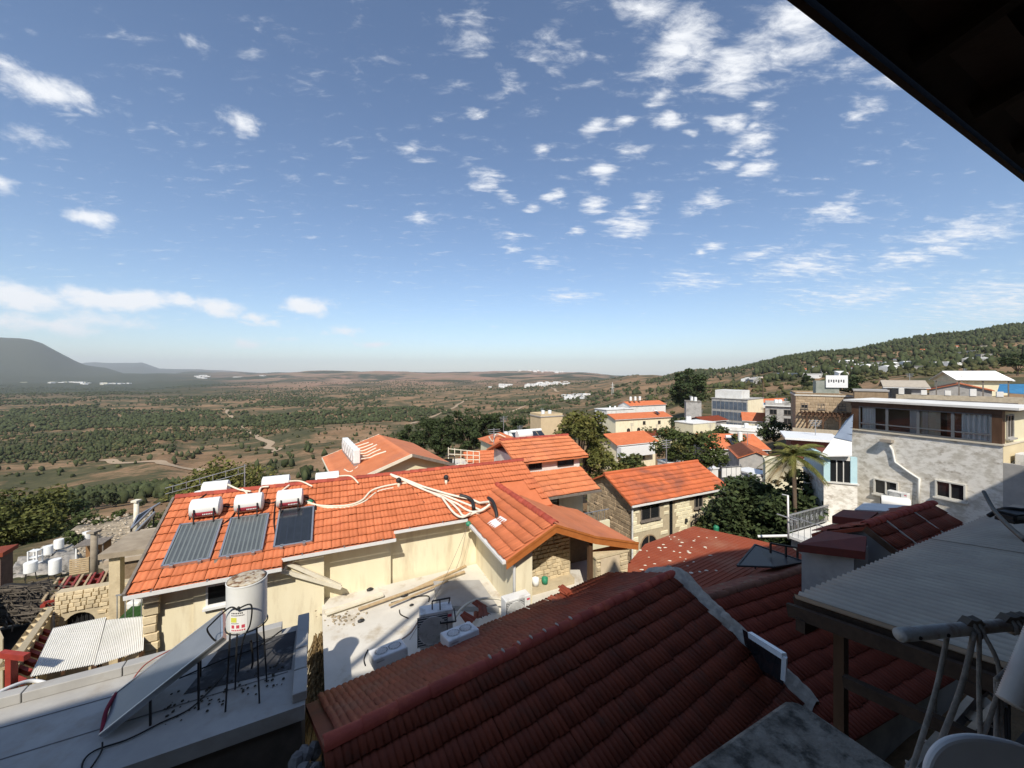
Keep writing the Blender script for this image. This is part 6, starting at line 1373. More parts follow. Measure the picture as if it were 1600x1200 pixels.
# ------------------------------------------------------------------ stained white house with the long window band
c1 = D(1567, 697, 16); SG = 25.; SW = MW(c1, SG); SI = SW.inverted()
sh = thing('stained_house', 'stained white house with a long dark window band under a white roof slab', 'house', c1, SG)
LS = 5.15
MB().box(0, 6, 0, LS, -6.5, 0).build('wall', STAIN, sh)
MB().box(-.06, 6, -.05, LS + .06, .003, .07).build('sill_band', mat('cream sill', (.62, .56, .44), rough=.8), sh)
bz0, bz1 = .07, 1.52
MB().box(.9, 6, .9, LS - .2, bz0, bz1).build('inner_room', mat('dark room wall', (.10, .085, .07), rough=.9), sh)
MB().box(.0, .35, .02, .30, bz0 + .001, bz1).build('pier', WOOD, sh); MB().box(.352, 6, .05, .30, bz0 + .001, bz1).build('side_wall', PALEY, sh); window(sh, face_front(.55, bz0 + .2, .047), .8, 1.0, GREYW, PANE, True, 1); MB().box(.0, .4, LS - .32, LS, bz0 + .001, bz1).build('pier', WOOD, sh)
MB().box(-.05, .12, .0, LS + .02, bz1 - .22, bz1).build('lintel', WOOD, sh)
MB().box(-.16, 3.0, -.45, LS + .3, bz1 + .003, bz1 + .10).build('roof_slab', WHITE, sh)
MB().box(-.10, 2.9, -.35, LS + .2, bz1 - .06, bz1 + .001).build('soffit', WOOD, sh)
yy = .30; n4 = 4; ww = (LS - .62) / n4
for k in range(n4):
    M = face_left(LS - .32 - k * ww, bz0 + .02, .05); f_ = MB()
    for a in ((0, ww, 0, .06), (0, ww, bz1 - bz0 - .30, bz1 - bz0 - .24), (0, .05, .06, bz1 - bz0 - .3), (ww - .05, ww, .06, bz1 - bz0 - .3), (.05, ww - .05, .30, .35)): f_.box(a[0], a[1], a[2], a[3], 0, .06, M)
    fo = f_.build('window', mat('grey window frame', (.10, .11, .12), rough=.4, spec=.5), sh)
    g_ = MB().box(.05, ww - .05, .06, bz1 - bz0 - .3, .02, .028, M).build('pane', None, fo)
    gm = bpy.data.materials.get('clear window glass')
    if not gm:
        gm = bpy.data.materials.new('clear window glass'); gm.use_nodes = True; nt = gm.node_tree; nt.nodes.clear(); o_ = nt.nodes.new('ShaderNodeOutputMaterial'); mx_ = nt.nodes.new('ShaderNodeMixShader'); tr = nt.nodes.new('ShaderNodeBsdfTransparent'); gl = nt.nodes.new('ShaderNodeBsdfGlossy'); gl.inputs['Roughness'].default_value = .03
        fr_ = nt.nodes.new('ShaderNodeFresnel'); fr_.inputs[0].default_value = 1.25; nt.links.new(fr_.outputs[0], mx_.inputs[0]); tr.inputs[0].default_value = (.97, .98, .98, 1); nt.links.new(tr.outputs[0], mx_.inputs[1]); nt.links.new(gl.outputs[0], mx_.inputs[2]); nt.links.new(mx_.outputs[0], o_.inputs[0])
    g_.data.materials.append(gm)
def curtain(y0, y1, m, fold=.05):
    n = 26; mb = MB(); pts = []
    for k in range(n + 1): s = k / n; pts.append((.13 + fold * math.sin(s * 34), y0 + (y1 - y0) * s))
    for a, b in zip(pts, pts[1:]): mb.quad((a[0], a[1], bz0 + .04), (b[0], b[1], bz0 + .04), (b[0], b[1], bz1 - .2), (a[0], a[1], bz1 - .2))
    mb.build('curtain', m, sh, True)
curtain(LS - .95, LS - .4, CURTAIN); curtain(LS - 2.55, LS - 2.25, CURTAIN); curtain(.36, 1.2, CURTAIN); curtain(1.85, 2.6, BLIND, .004); curtain(2.25, 2.45, CURTAIN)
MB().box(.5, .55, 1.3, 1.75, bz0 + .1, bz1 - .25).build('bamboo_shelf', mat('reddish wood slats', (.30, .14, .09), (.2, .08, .05), 1., .7, stretch=(1, 1, 14)), sh)
for (px_, py_, w_, h_) in ((1366, 770, .95, .78), (1462, 775, .95, .78)):
    p = SI @ P2(px_, py_, c1, SW.to_3x3() @ Vector((1, 0, 0)))
    window(sh, face_left(p.y, p.z, -.004), w_, h_, mat('cream window surround', (.62, .60, .54), rough=.7), PANE, True, 1, .09, .06)
def on_sw(px_, py_, out=0.): return SI @ P2(px_, py_, c1 - (SW.to_3x3() @ Vector((out, 0, 0))), SW.to_3x3() @ Vector((1, 0, 0)))
MB().tube([on_sw(*q, .06) for q in ((1386, 690), (1394, 703), (1398, 722), (1420, 738), (1436, 748), (1434, 790))], .055, 8).build('drain_pipe', WHITE, sh, True)
p = on_sw(1388, 688); MB().box(-.32, 0, p.y - .22, p.y + .22, p.z - .08, p.z + .06).build('spout', mat('grimy spout', (.34, .30, .25), rough=.9), sh)
MB().box(0.002, .15, -.9, -.004, -3.2, -.7).build('shutter_frame', GREYW, sh)
# side facing the viewer: louvred shutter, condenser
for k in range(16): MB().bar((.9, -.05, -2.9 + k * .14), (2.6, -.05, -2.9 + k * .14), .04, .10).build('louvre', mat('grey blue louvre', (.36, .40, .45), rough=.6), sh)
MB().box(.003, 6, -.012, -.002, -2.0, 0).build('side_plaster', mat('warm cream plaster', (.66, .56, .36), rough=.9), sh)
t = condenser('wall_condenser', 'pale condenser on the wall at the right edge below the window band', SW @ Vector((1.15, -.3, -.95)), SG, .8, .32, .6)
p = SW @ on_sw(1404, 786, .35); condenser('window_condenser', 'pale condenser fixed under the left window of the stained wall', p, SG - 90, .75, .3, .55)
p = SW @ on_sw(1399, 792, .75); t = thing('lying_tank', 'white tank lying before the stained wall with a dark round end', 'water tank', p, SG - 65)
MB().lathe([(0, -.5), (.27, -.5), (.29, -.46), (.29, .46), (.27, .5), (0, .5)], 20, Matrix.Translation((0, 0, .2)) @ Matrix.Rotation(R(90), 4, 'Y')).build('tank', TANKW, t, 'auto')
MB().lathe([(.17, .0), (.15, .02), (0, .03)], 14, Matrix.Translation((-.505, 0, .2)) @ Matrix.Rotation(R(-90), 4, 'Y')).build('end_cap', DARKMET, t); MB().box(-.4, .4, -.12, .12, -.6, .0).build('stand', GREYW, t)
# pale blue bay window
BAYA = -22
b0 = D(1287, 752, 19.6); bw = MW(b0, BAYA); bwi = bw.inverted()
bay = thing('blue_bay', 'pale blue bay window under a pitched metal roof', 'bay window', b0, BAYA)
bwid = 1.36
MB().box(0, bwid, 0, 3.2, -4, -.05).build('wall', STAIN, bay)
MB().box(-.06, bwid + .06, -.06, 3.2, -.05, .02).build('sill', WHITE, bay)
for xx in (0, bwid - .27): MB().box(xx, xx + .27, 0, .2, .02, 1.32).build('post', BLUEP, bay)
MB().box(.0, .2, .202, 3.0, .02, 1.32).build('side_panel', BLUEP, bay)
MB().box(.272, bwid - .272, .06, .09, .02, 1.12).build('pane', PANE, bay); MB().box(.272, bwid - .272, .02, .14, 1.12, 1.32).build('lintel', WHITE, bay)
for k in range(2): MB().box(.27 + (bwid - .54) * (k + 1) / 3 - .02, .27 + (bwid - .54) * (k + 1) / 3 + .02, .02, .06, .02, 1.12).build('mullion', WHITE, bay)
q = [bwi @ D(1281, 712, 19.4), bwi @ D(1331, 711, 18.9), bwi @ D(1331, 690, 19.8), bwi @ D(1303, 684, 20.3)]
MB().prism(q, (0, 0, -.06)).build('roof_front', PAINTW, bay, fix=True)
q = [bwi @ D(1303, 684, 20.29), bwi @ D(1331, 690, 19.79), bwi @ D(1333, 648, 20.6), bwi @ D(1322, 657, 21.0)]
MB().prism(q, (0, .06, -.02)).build('roof_upper', METALROOF, bay, fix=True)
for k in range(5): a, b_ = q[0].lerp(q[3], k / 4), q[1].lerp(q[2], k / 4); MB().bar(a + Vector((0, -.02, .02)), b_ + Vector((0, -.02, .02)), .03, .03).build('seam', METALROOF, bay)

# ------------------------------------------------------------------ small roofs below the stained house
HG = 25.; h0 = D(1352, 822, 10.4); HW = MW(h0, HG); HI_ = HW.inverted()
lr = thing('tiled_lean_roof', 'short red tiled gable roof before the stained wall', 'house', h0, HG)
hl, hx, htn = 1.75, 4.2, .62; hcs, hsn = math.cos(math.atan(htn)), math.sin(math.atan(htn))
ho = MB().prism([(0, 0, -.02), (hx, 0, -.02), (hx, -hl * hcs, -hl * hsn - .02), (0, -hl * hcs, -hl * hsn - .02)], (0, .02, -.09)); ho.prism([(0, 0, -.021), (hx, 0, -.021), (hx, 1.3, -.7), (0, 1.3, -.7)], (0, -.02, -.09))
hoo = ho.build('roof', RUSTTILE, lr, fix=True)
tiled(hoo, frame((0, -hl * hcs, -hl * hsn), (1, 0, 0), (0, hcs, hsn)), HW, int(hx / .226), 5, .226, hl / 5, RUSTTILE, 60); tiled(hoo, frame((hx, 1.3, -.69), (-1, 0, 0), (0, -1.3, .69)), HW, int(hx / .226), 4, .226, .365, RUSTTILE, 0)
ridge_caps(hoo, (0, 0, .01), (hx, 0, .01), .11, .33, RIDGE)
MB().prism([(.25, .9, -6), (.25, .9, -.62), (.25, 0, -.14), (.25, -hl * hcs + .2, -hl * hsn), (.25, -hl * hcs + .2, -6)], (hx - .4, 0, 0)).build('wall', mat('grey plaster', (.44, .43, .40), (.37, .36, .34), 1.5, .9, .1), lr, fix=True)
MB().bar((-.03, 0, -.06), (-.03, -hl * hcs, -hl * hsn - .06), .05, .16).build('barge_board', WOOD, lr)
for q in (.95, 2.6): MB().bar((q, -.02, .06), (q - .1, -hl * hcs, -hl * hsn + .06), .05, .03).build('mortar_line', CEMENT, lr)
def lean(name, label, pix, zz, m, th=.12):
    pts = [D(a, b, c) for a, b, c in pix]; t = thing(name, label, 'roof', pts[0], 0); iv = Matrix.Translation(-pts[0]); q = [iv @ p for p in pts]
    MB().prism(q, (0, 0, -th)).build('deck', m, t, fix=True)
    return t, q
DKRED = mat('dark red sheet roof', (.17, .04, .028), (.13, .032, .024), 3., .8, .3, c3=(.10, .04, .03), scale3=4.)
t, q = lean('flat_red_canopy', 'dark red flat canopy above the grey wall', ((1246, 850, 10.2), (1352, 862, 9.4), (1354, 838, 10.0), (1290, 829, 11.2)), 0, DKRED, .2)
MB().prism([q[0] + Vector((.3, .25, -.2)), q[1] + Vector((-.1, .2, -.2)), q[2] + Vector((-.05, -.1, -.2)), q[3] + Vector((.2, -.2, -.2))], (0, 0, -4.5)).build('wall', GREYW, t, fix=True)
t, q = lean('upper_red_canopy', 'smaller dark red canopy behind the ridge tiles', ((1300, 806, 11.8), (1356, 812, 11.2), (1372, 800, 12.2), (1318, 796, 12.8)), 0, DKRED, .22)
MB().prism([q[0] + Vector((.2, .2, -.22)), q[1] + Vector((-.1, .2, -.22)), q[2] + Vector((-.1, -.1, -.22)), q[3] + Vector((.1, -.1, -.22))], (0, 0, -4)).build('wall', PALEY, t, fix=True)
t, q = lean('pale_flat_roof', 'pale flat roof strip at the foot of the stained wall', ((1335, 796, 12.6), (1412, 800, 12.4), (1420, 790, 14.0), (1350, 785, 14.6)), 0, WHITE, .3)
MB().prism([v_ - Vector((0, 0, .3)) for v_ in q], (0, 0, -4)).build('wall', STAIN, t, fix=True)
# balcony with scrolled white railing
b1 = Z(1234, 836, -7.6); t = thing('railed_balcony', 'white floored balcony with scrolled pale metal railing', 'balcony', b1, 25)
MB().box(-.1, 3.6, -2.0, .1, -.12, 0).build('floor', WHITE, t); MB().box(.1, 3.5, -1.9, .0, -5, -.12).build('wall', GREYW, t)
rail = MB().box(-.05, 3.5, .05, .1, .86, .92).build('railing', STEEL, t); MB().box(-.05, 3.5, .055, .095, .1, .14).build('bottom_rail', STEEL, t)
for k in range(30): MB().box(k * .12, k * .12 + .018, .065, .083, .14, .86).build('baluster', STEEL, rail)
for k in range(8): MB().tube([(.22 + k * .42 + .12 * (1 - i / 22) * math.cos(i * .6), .05, .5 + .18 * (1 - i / 22) * math.sin(i * .6)) for i in range(20)], .014, 5).build('scroll', STEEL, rail)
r2_ = MB().tube([(-.05, .07, .9), (-.05, -2.0, .9), (3.5, -2.0, .8)], .025, 6).build('side_railing', STEEL, t)
for k in range(8): MB().box(-.06, -.045, -1.9 + k * .25, -1.885 + k * .25, 0, .9).build('baluster', STEEL, r2_)
for k in range(13): MB().box(.15 + k * .27, .165 + k * .27, -2.005, -1.99, 0, .84).build('baluster', STEEL, r2_)
t = thing('white_pole', 'thin white bent pole rising from the balcony corner', 'pole', D(1232, 842, 16.5), 0); iv = Matrix.Translation(-D(1232, 842, 16.5))
MB().tube([iv @ D(1232, 842, 16.5), iv @ D(1231, 774, 16.5), iv @ D(1222, 773, 16.6)], .04, 7).build('pole', PAINTW, t, True); MB().tube([iv @ D(1214, 803, 16.4), iv @ D(1246, 814, 16.2)], .028, 6).build('arm', STEEL, t)
tag(MB().tube([D(1184, 838, 18.4), D(1230, 837, 18.0)], .06, 8).build('white_pipe', PAINTW, None), 'short white pipe lying before the dark garden', 'pipe')

# ------------------------------------------------------------------ brown sheet roof
q = [D(1008, 850, 16.2), D(1084, 822, 19.4), D(1226, 852, 16.8), D(1262, 905, 12.6), D(1110, 935, 11.6), D(975, 905, 13.3)]
Q = [Z(1008, 850, -7.25), Z(1084, 822, -7.25), Z(1238, 856, -7.25), Z(1300, 900, -7.25), Z(1120, 960, -7.25), Z(960, 905, -7.25)]
t = thing('brown_sheet_roof_house', 'low house under a wide brown sheet roof with pale specks', 'house', Q[0], 0); iv = Matrix.Translation(-Q[0]); ql = [iv @ p for p in Q]
ro = MB().prism(ql, (0, 0, -.15)).build('roof', BROWNROOF, t, fix=True)
MB().prism([(p - ql[0]) * .97 + ql[0] * .97 + Vector((.1, -.1, -.15)) for p in ql], (0, 0, -5)).build('wall', GREYW, t, fix=True)
dirv = (ql[3] - ql[2]).normalized(); base_ = ql[1]
for k in range(58):    # standing ribs of the sheets, clipped to the roof outline
    u_ = (ql[2] - ql[1]).normalized(); st_ = ql[1] + u_ * (k * .16 - 4.5)
    dv_ = Vector((ql[0] - ql[1])).normalized()
    def inside(p):
        c = False; n = len(ql)
        for i in range(n):
            a, b = ql[i], ql[(i + 1) % n]
            if (a.y > p.y) != (b.y > p.y) and p.x < (b.x - a.x) * (p.y - a.y) / (b.y - a.y) + a.x: c = not c
        return c
    ts = [s for s in np.arange(-2, 14, .1) if inside(st_ + dv_ * s)]
    if len(ts) > 3: MB().bar(st_ + dv_ * (ts[0] + .03), st_ + dv_ * (ts[-1] - .03), .04, .03).build('rib', BROWNROOF, ro)
sp = MB()
for k in range(46):
    p = Z(random.uniform(1000, 1120), random.uniform(838, 895), -7.24)
    if inside(iv @ p): s = random.uniform(.03, .09); sp.lathe([(s, 0), (s * .6, .012), (0, .014)], 6, Matrix.Translation(iv @ p) @ Matrix.Diagonal((1, random.uniform(.4, .9), 1, 1)))
so = sp.build('pale_specks', PIPEW, ro); so['kind'] = 'stuff'
# black angled panel
pv = [D(1152, 884, 12.4), D(1180, 851, 14.2), D(1258, 878, 12.6), D(1210, 886, 11.9)]
t = thing('propped_collector', 'dark glossy panel propped up on the brown roof', 'solar panel', pv[0], 0); iv = Matrix.Translation(-pv[0]); pq = [iv @ v_ for v_ in pv]
MB().prism(pq, (0, .04, -.05)).build('glass', mat('dull dark glass', (.018, .02, .028), rough=.45, spec=.2), t, fix=True)
for a, b in zip(pq, pq[1:] + pq[:1]): MB().bar(a, b, .05, .05).build('frame', DARKMET, t)
for v_ in pq[1:3]: MB().bar(v_, Vector((v_.x, v_.y, v_.z - .9)), .04, .04).build('leg', DARKMET, t)
t = thing('black_rail', 'black metal rail behind the dark panel', 'railing', D(1206, 866, 13), 0); iv = Matrix.Translation(-D(1206, 866, 13))
for a, b in (((1204, 864), (1204, 849)), ((1204, 849), (1246, 856)), ((1228, 870), (1228, 853)), ((1246, 875), (1246, 856))): MB().bar(iv @ D(*a, 13), iv @ D(*b, 13), .05, .05).build('bar', DARKMET, t)
# ------------------------------------------------------------------ yards on the left
YG = 27.
ya0 = Z(47, 1051, -7.3)
t = thing('white_awning', 'white corrugated sheet awning over the left yard', 'awning', ya0, YG); iv = MW(ya0, YG).inverted()
for k, (bl, br, tr, tl, n) in enumerate((((47, 1051), (147, 1032), (166, 969), (83, 987), 26), ((147, 1034), (224, 1010), (226, 968), (166, 974), 24))):
    B_, C_, D_, A_ = [iv @ Z(*q, -7.3 + .12 * k) for q in (bl, br, tr, tl)]
    up = Vector((0, 0, .012)); vv = []
    m = n * 4
    for i in range(m + 1):
        s = i / m; z_ = .014 * math.cos(i * math.pi / 2); a, b = B_.lerp(C_, s), A_.lerp(D_, s); vv.append((tuple(a + Vector((0, 0, z_ - .10))), tuple(b + Vector((0, 0, z_ + .10)))))
    mb = MB()
    for a, b in zip(vv, vv[1:]): mb.quad(a[0], b[0], b[1], a[1])
    mb.build('roof_sheet', WHITESHEET, t, True)
    for s in (.02, .5, .98): MB().bar(B_.lerp(C_, s) - Vector((0, 0, .18)), A_.lerp(D_, s) + Vector((0, 0, .02)), .06, .08).build('rafter', WOOD, t)
    for s in (.05, .93): p = B_.lerp(C_, s); MB().bar(p - Vector((0, -.1, .18)), p - Vector((0, -.1, 2.8)), .09, .09).build('post', WOOD if k else STONE, t)
yard = MB().prism([Z(-120, 1110, -9.8), Z(240, 1040, -9.8), Z(250, 960, -9.8), Z(-60, 940, -9.8)], (0, 0, -.2)).build('yard_floor', SOILED, None, fix=True); tag(yard, 'dusty paved yard floor below the awnings', None, None, 'structure')
# stone wall with arch
w0 = Z(86, 985, -9.0); d0 = 12.9; w0 = D(86, 975, d0); WA = 22.
t = thing('arched_stone_wall', 'rough pale stone wall with a dark arched gate', 'wall', w0, WA); ww = 1.9
arx, arr, arh = .62, .40, .55; hT = 1.02
n = 10; out = [(0, 0, -1.2), (0, 0, hT), (ww, 0, hT), (ww, 0, -1.2), (arx + arr, 0, -1.2)] + [(arx + arr * math.cos(math.pi * k / n), 0, -.15 + arr * math.sin(math.pi * k / n)) for k in range(n + 1)] + [(arx - arr, 0, -1.2)]
wl = MB().prism(out, (0, .3, 0)).build('wall', STONEG, t, fix=True)
masonry(wl, face_front(0, -1.2, 0), ww, hT + 1.2, .2, .13, STONE, lambda a, b, z0, z1: not (a < arx + arr + .02 and b > arx - arr - .02 and z0 - 1.2 < -.15 + arr), depth=.05)
MB().box(arx - arr, arx + arr, .2, .24, -1.2, .28).build('gate', DARKMET, t)
for k in range(7): MB().box(arx - arr + .03 + k * .115, arx - arr + .05 + k * .115, .12, .14, -1.2, .2).build('bar', DARKMET, t)
# left flank: stepped stone wall with red joist stubs
a, b = D(8, 1042, 9.6), D(76, 948, 13.2)
t = thing('sloping_yard_wall', 'stone wall with red joist stubs beside the arched gate', 'wall', a, 0); iv = Matrix.Translation(-a); la, lb = Vector((0, 0, 0)), iv @ b
MB().prism([la, lb, lb - Vector((0, 0, 2.4)), la - Vector((0, 0, 2.4))], (.28, -.1, 0)).build('wall', STONEG, t, fix=True)
for k in range(9):
    p = la.lerp(lb, (k + .4) / 9); inst(block_mesh(STONE), 'coping_stone', t, frame(p + Vector((-.05, -.16, 0)), (lb - la).normalized(), (1, 0, 0)) @ Matrix.Diagonal((.48, .36, .09, 1)))
    if k < 7: MB().bar(p + Vector((.1, -.05, -.28)), p + Vector((.75, -.25, -.28)), .09, .12).build('joist', REDWOOD, t)
t = thing('red_post', 'red painted post with cross beam at the left yard edge', 'post', D(18, 1062, 9.2), 0)
MB().box(-.07, .07, -.07, .07, -1.2, .55).build('post', REDWOOD, t); MB().bar((-.25, 0, .62), (.5, -.1, .62), .12, .13).build('beam', REDWOOD, t)
# red pergola
g0 = D(72, 943, 13.6); t = thing('red_pergola', 'weathered red timber pergola above the arched wall', 'pergola', g0, WA); iv = MW(g0, WA).inverted()
rows = (((67, 944), (152, 929), 13.4), ((80, 931), (160, 918), 14.4), ((86, 918), (166, 905), 15.4), ((92, 908), (168, 897), 16.4))
for a, b, dd in rows: MB().bar(iv @ D(*a, dd), iv @ D(b[0], b[1], dd + 1.1), .12, .16).build('beam', REDWOOD, t)
for k in range(13):
    s = k / 12; a = iv @ D(67 + 85 * s, 944 - 15 * s, 13.4 + 1.1 * s); b = iv @ D(92 + 76 * s, 908 - 11 * s, 16.4 + 1.1 * s)
    if k % 3 != 1: MB().bar(a + Vector((0, 0, .13)), b + Vector((0, 0, .13)), .07, .07).build('slat', REDWOOD if k % 2 else PINEW, t)
for s, dd in ((.02, 13.4), (.98, 14.4)): p = iv @ D(67 + 85 * s, 944 - 15 * s, dd); MB().bar(p, p - Vector((0, 0, 2.0)), .13, .13).build('post', REDWOOD, t)
# stone porch right of the pergola with artificial turf balcony
p0 = D(170, 968, 12.6); t = thing('stone_porch', 'stone porch pillars with a flat lintel beside the red pergola', 'porch', p0, WA)
MB().box(0, .28, 0, .28, -2, 2.05).build('pillar', STONE, t); MB().box(1.9, 2.1, 1.2, 1.45, -2, 2.0).build('pillar', STONE, t)
MB().box(-.2, 2.6, -.15, 1.8, 2.052, 2.22).build('lintel', mat('weathered slab', (.36, .30, .22), (.27, .22, .16), 3., .95, .4), t)
pw = MB().box(.4, 1.9, 1.3, 1.5, -2, 1.5).build('back_wall', STONEG, t); masonry(pw, face_front(.4, -.5, 1.3), 1.5, 2.0, .35, .2, STONE)
p0 = D(180, 972, 11.4); t = thing('turf_balcony', 'small balcony covered in green artificial turf with a thin railing', 'balcony', p0, 20)
MB().box(0, 1.2, 0, 1.2, -.5, 0).build('floor', GREEN, t); MB().box(-.01, 1.2, -.02, -.003, -.5, .02).build('turf_front', GREEN, t)
for k in range(7): MB().box(.02 + k * .19, .04 + k * .19, 0.02, .04, .0, .75).build('baluster', STEEL, t)
MB().box(0, 1.2, .015, .045, .752, .79).build('rail', STEEL, t)
tag(MB().box(-.2, .2, -.12, .12, -.05, .2, Matrix.Translation(D(212, 948, 12.3))).build('white_chair_cushion', WHITE, None, bev=.05), 'white cushion on the turf balcony', 'cushion')
# dark reed roof and dark felt roof on the far left
def sheet(name, label, pix, zlist, m, cat, n=(16, 10), amp=.05, kind=None, th=.12):
    P = [Z(a, b, z_) for (a, b), z_ in zip(pix, zlist)]; mb = MB(); G_ = []
    for j in range(n[1] + 1):
        for i in range(n[0] + 1):
            s, q = i / n[0], j / n[1]; p = P[0].lerp(P[1], s).lerp(P[3].lerp(P[2], s), q); G_.append(p + Vector((0, 0, amp * noise.noise(p * 1.7) + amp * .6 * noise.noise(p * 5))))
    w_ = n[0] + 1
    mb._a(G_, [(j * w_ + i, j * w_ + i + 1, (j + 1) * w_ + i + 1, (j + 1) * w_ + i) for j in range(n[1]) for i in range(n[0])])
    o = mb.build(name, m, None, True); md = o.modifiers.new('thick', 'SOLIDIFY'); md.thickness = th; md.offset = -1
    return tag(o, label, cat, None, kind)
sheet('reed_roof', 'dark weathered reed roof at the left edge', ((-60, 985), (70, 962), (82, 905), (-70, 925)), (-8.3, -8.3, -8.1, -8.1), REED, 'roof', amp=.12)
rd = MB()
for k in range(240):
    s, q = random.random(), random.random(); p = Z(-60 + 130 * s, 985 - 23 * s, -8.22).lerp(Z(-70 + 152 * s, 925 - 20 * s, -8.02), q); e = p + Vector((random.uniform(.3, .9), random.uniform(-.5, .1), random.uniform(-.05, .12))); rd.tube([p, e], .02, 3, False)
tag(rd.build('loose_reeds', mat('sunbleached reeds', (.10, .085, .065), (.06, .05, .04), 5., .95, island=.4), None), 'loose reeds strewn over the dark roof at the left edge', 'reeds', kind='stuff')
sheet('dark_felt_roof', 'black felt roof below the reeds at the left edge', ((-80, 1060), (30, 1030), (62, 968), (-80, 1000)), (-9.0, -9.0, -8.9, -8.9), mat('black felt', (.022, .022, .024), (.03, .03, .03), 4., .8, .3), 'roof', amp=.04)
house('left_edge_shed', 'brown shed corner at the left edge', -45, 1, 925, 876, 17, 27, .8, 'flat', wm=mat('brown plank wall', (.16, .10, .07), (.11, .07, .05), 5., .9, .3), rm=RUSTTILE, over=.12, cat='shed')
tag(MB().prism([D(-40, 905, 14), D(4, 1000, 11.2), D(4, 1110, 11.2), D(-40, 1010, 14)], (-.1, .1, 0)).build('corner_post_wall', STONEG, None, fix=True), 'narrow stone wall end at the lower left edge', 'wall')
t = thing('curved_hose', 'thick white hose arching behind the parapet at the lower left', 'hose', D(10, 1085, 7.2), 0); iv = Matrix.Translation(-D(10, 1085, 7.2))
MB().tube(curve_pts([iv @ D(-20, 1092, 7.0), iv @ D(15, 1074, 7.3), iv @ D(50, 1064, 7.6), iv @ D(82, 1070, 7.7)]), .035, 8).build('hose', PAINTW, t, True)
# tank yard further down
sheet('tarpaulin_yard', 'crumpled grey sheeting spread over the lower yard', ((10, 905), (130, 888), (110, 845), (30, 868)), (-12.5, -12.5, -13.2, -13.2), TARP, 'sheeting', (26, 18), .35)
sheet('lower_yard_floor', 'sandy concrete yard with water tanks', ((-40, 930), (205, 905), (235, 800), (120, 822)), (-12.9, -12.6, -14.2, -14.2), SOILED, None, (12, 8), .12, 'structure', .3)
def yard_tank(px_, yb, d_, hpx, wpx, lab, legs=.5):
    p = D(px_, yb, d_); h_ = hpx / FPX * d_; r_ = wpx / FPX * d_ / 2
    t = thing('yard_tank', lab, 'water tank', p, random.uniform(0, 90), 'white tanks of the lower yard')
    MB().lathe([(0, 0), (r_ * .9, 0), (r_, .03), (r_, h_ - .03), (r_ * .96, h_), (0, h_ + .02)], 20).build('tank', TANKW, t, 'auto')
    for k in range(4): a = R(45 + 90 * k); MB().bar((r_ * .8 * math.cos(a), r_ * .8 * math.sin(a), .02), (r_ * 1.1 * math.cos(a), r_ * 1.1 * math.sin(a), -legs), .03, .03).build('leg', DARKMET, t)
yard_tank(48, 894, 23, 16, 15, 'white tank on splayed legs leftmost in the lower yard'); yard_tank(86, 896, 23.5, 22, 14, 'tallest white tank in the lower yard near the crates', .4)
yard_tank(75, 866, 27, 13, 11, 'white tank in the middle of the lower yard by the sheeting'); yard_tank(92, 857, 28.5, 14, 11, 'white tank behind the middle one, near the pole'); yard_tank(136, 843, 31, 12, 11, 'small white tank on a dark stand beside the wooden pole', .6)
t = thing('white_frame_box', 'white open frame box at the left of the lower yard', 'crate', D(42, 884, 25), 15)
for xx in (0, .45):
    for yy in (0, .4): MB().box(xx, xx + .06, yy, yy + .06, 0, .9).build('post', PAINTW, t)
for zz in (0, .42, .84): MB().box(0, .51, 0.062, .39, zz, zz + .05).build('shelf', PAINTW, t)
t = thing('wooden_crate', 'slatted wooden crate stack beside the pole', 'crate', D(108, 899, 22.5), 24)
for k in range(8): MB().box(0, .85, 0, .04, k * .115, k * .115 + .085).build('slat', PINEW, t)
for xx in (.02, .40, .78): MB().box(xx, xx + .06, .042, .09, 0, .9).build('batten', PINEW, t)
MB().box(.86, .90, .05, 1.0, 0, .9).build('side', DARKMET, t)
t = thing('rusty_shed', 'open rusty brown shelter behind the wooden crates', 'shelter', D(118, 886, 25), 22)
MB().box(0, 1.3, 1.0, 1.05, 0, 1.3).build('back', mat('rusty sheet', (.30, .17, .08), (.20, .11, .05), 3., .9, .2), t); MB().box(-.1, 1.4, -.1, 1.1, 1.302, 1.36).build('roof', GREYWOOD, t); MB().box(-.02, .05, 0, .07, 0, 1.3).build('post', PAINTW, t); MB().box(1.3, 1.36, 0, .07, 0, 1.3).build('post', GREYWOOD, t)
def pole(px_, y0, y1, d_, r_, m, lab):
    p = D(px_, y0, d_); t = thing('utility_pole', lab, 'pole', p, 0); h_ = (y0 - y1) / FPX * d_
    MB().tube([(0, 0, -.5), (0, 0, h_)], [r_, r_ * .8], 8).build('shaft', m, t, True); MB().box(-r_ * 1.2, r_ * 1.2, -r_ * 1.2, r_ * 1.2, h_ - .08, h_ + .03).build('cap', m, t)
pole(147, 897, 830, 21, .17, mat('grey timber pole', (.33, .28, .21), (.24, .2, .15), 4., .9), 'thick grey timber pole rising from the lower yard')
pole(213, 832, 782, 24, .15, PIPEW, 'pale concrete pole left of the orange roof verge')
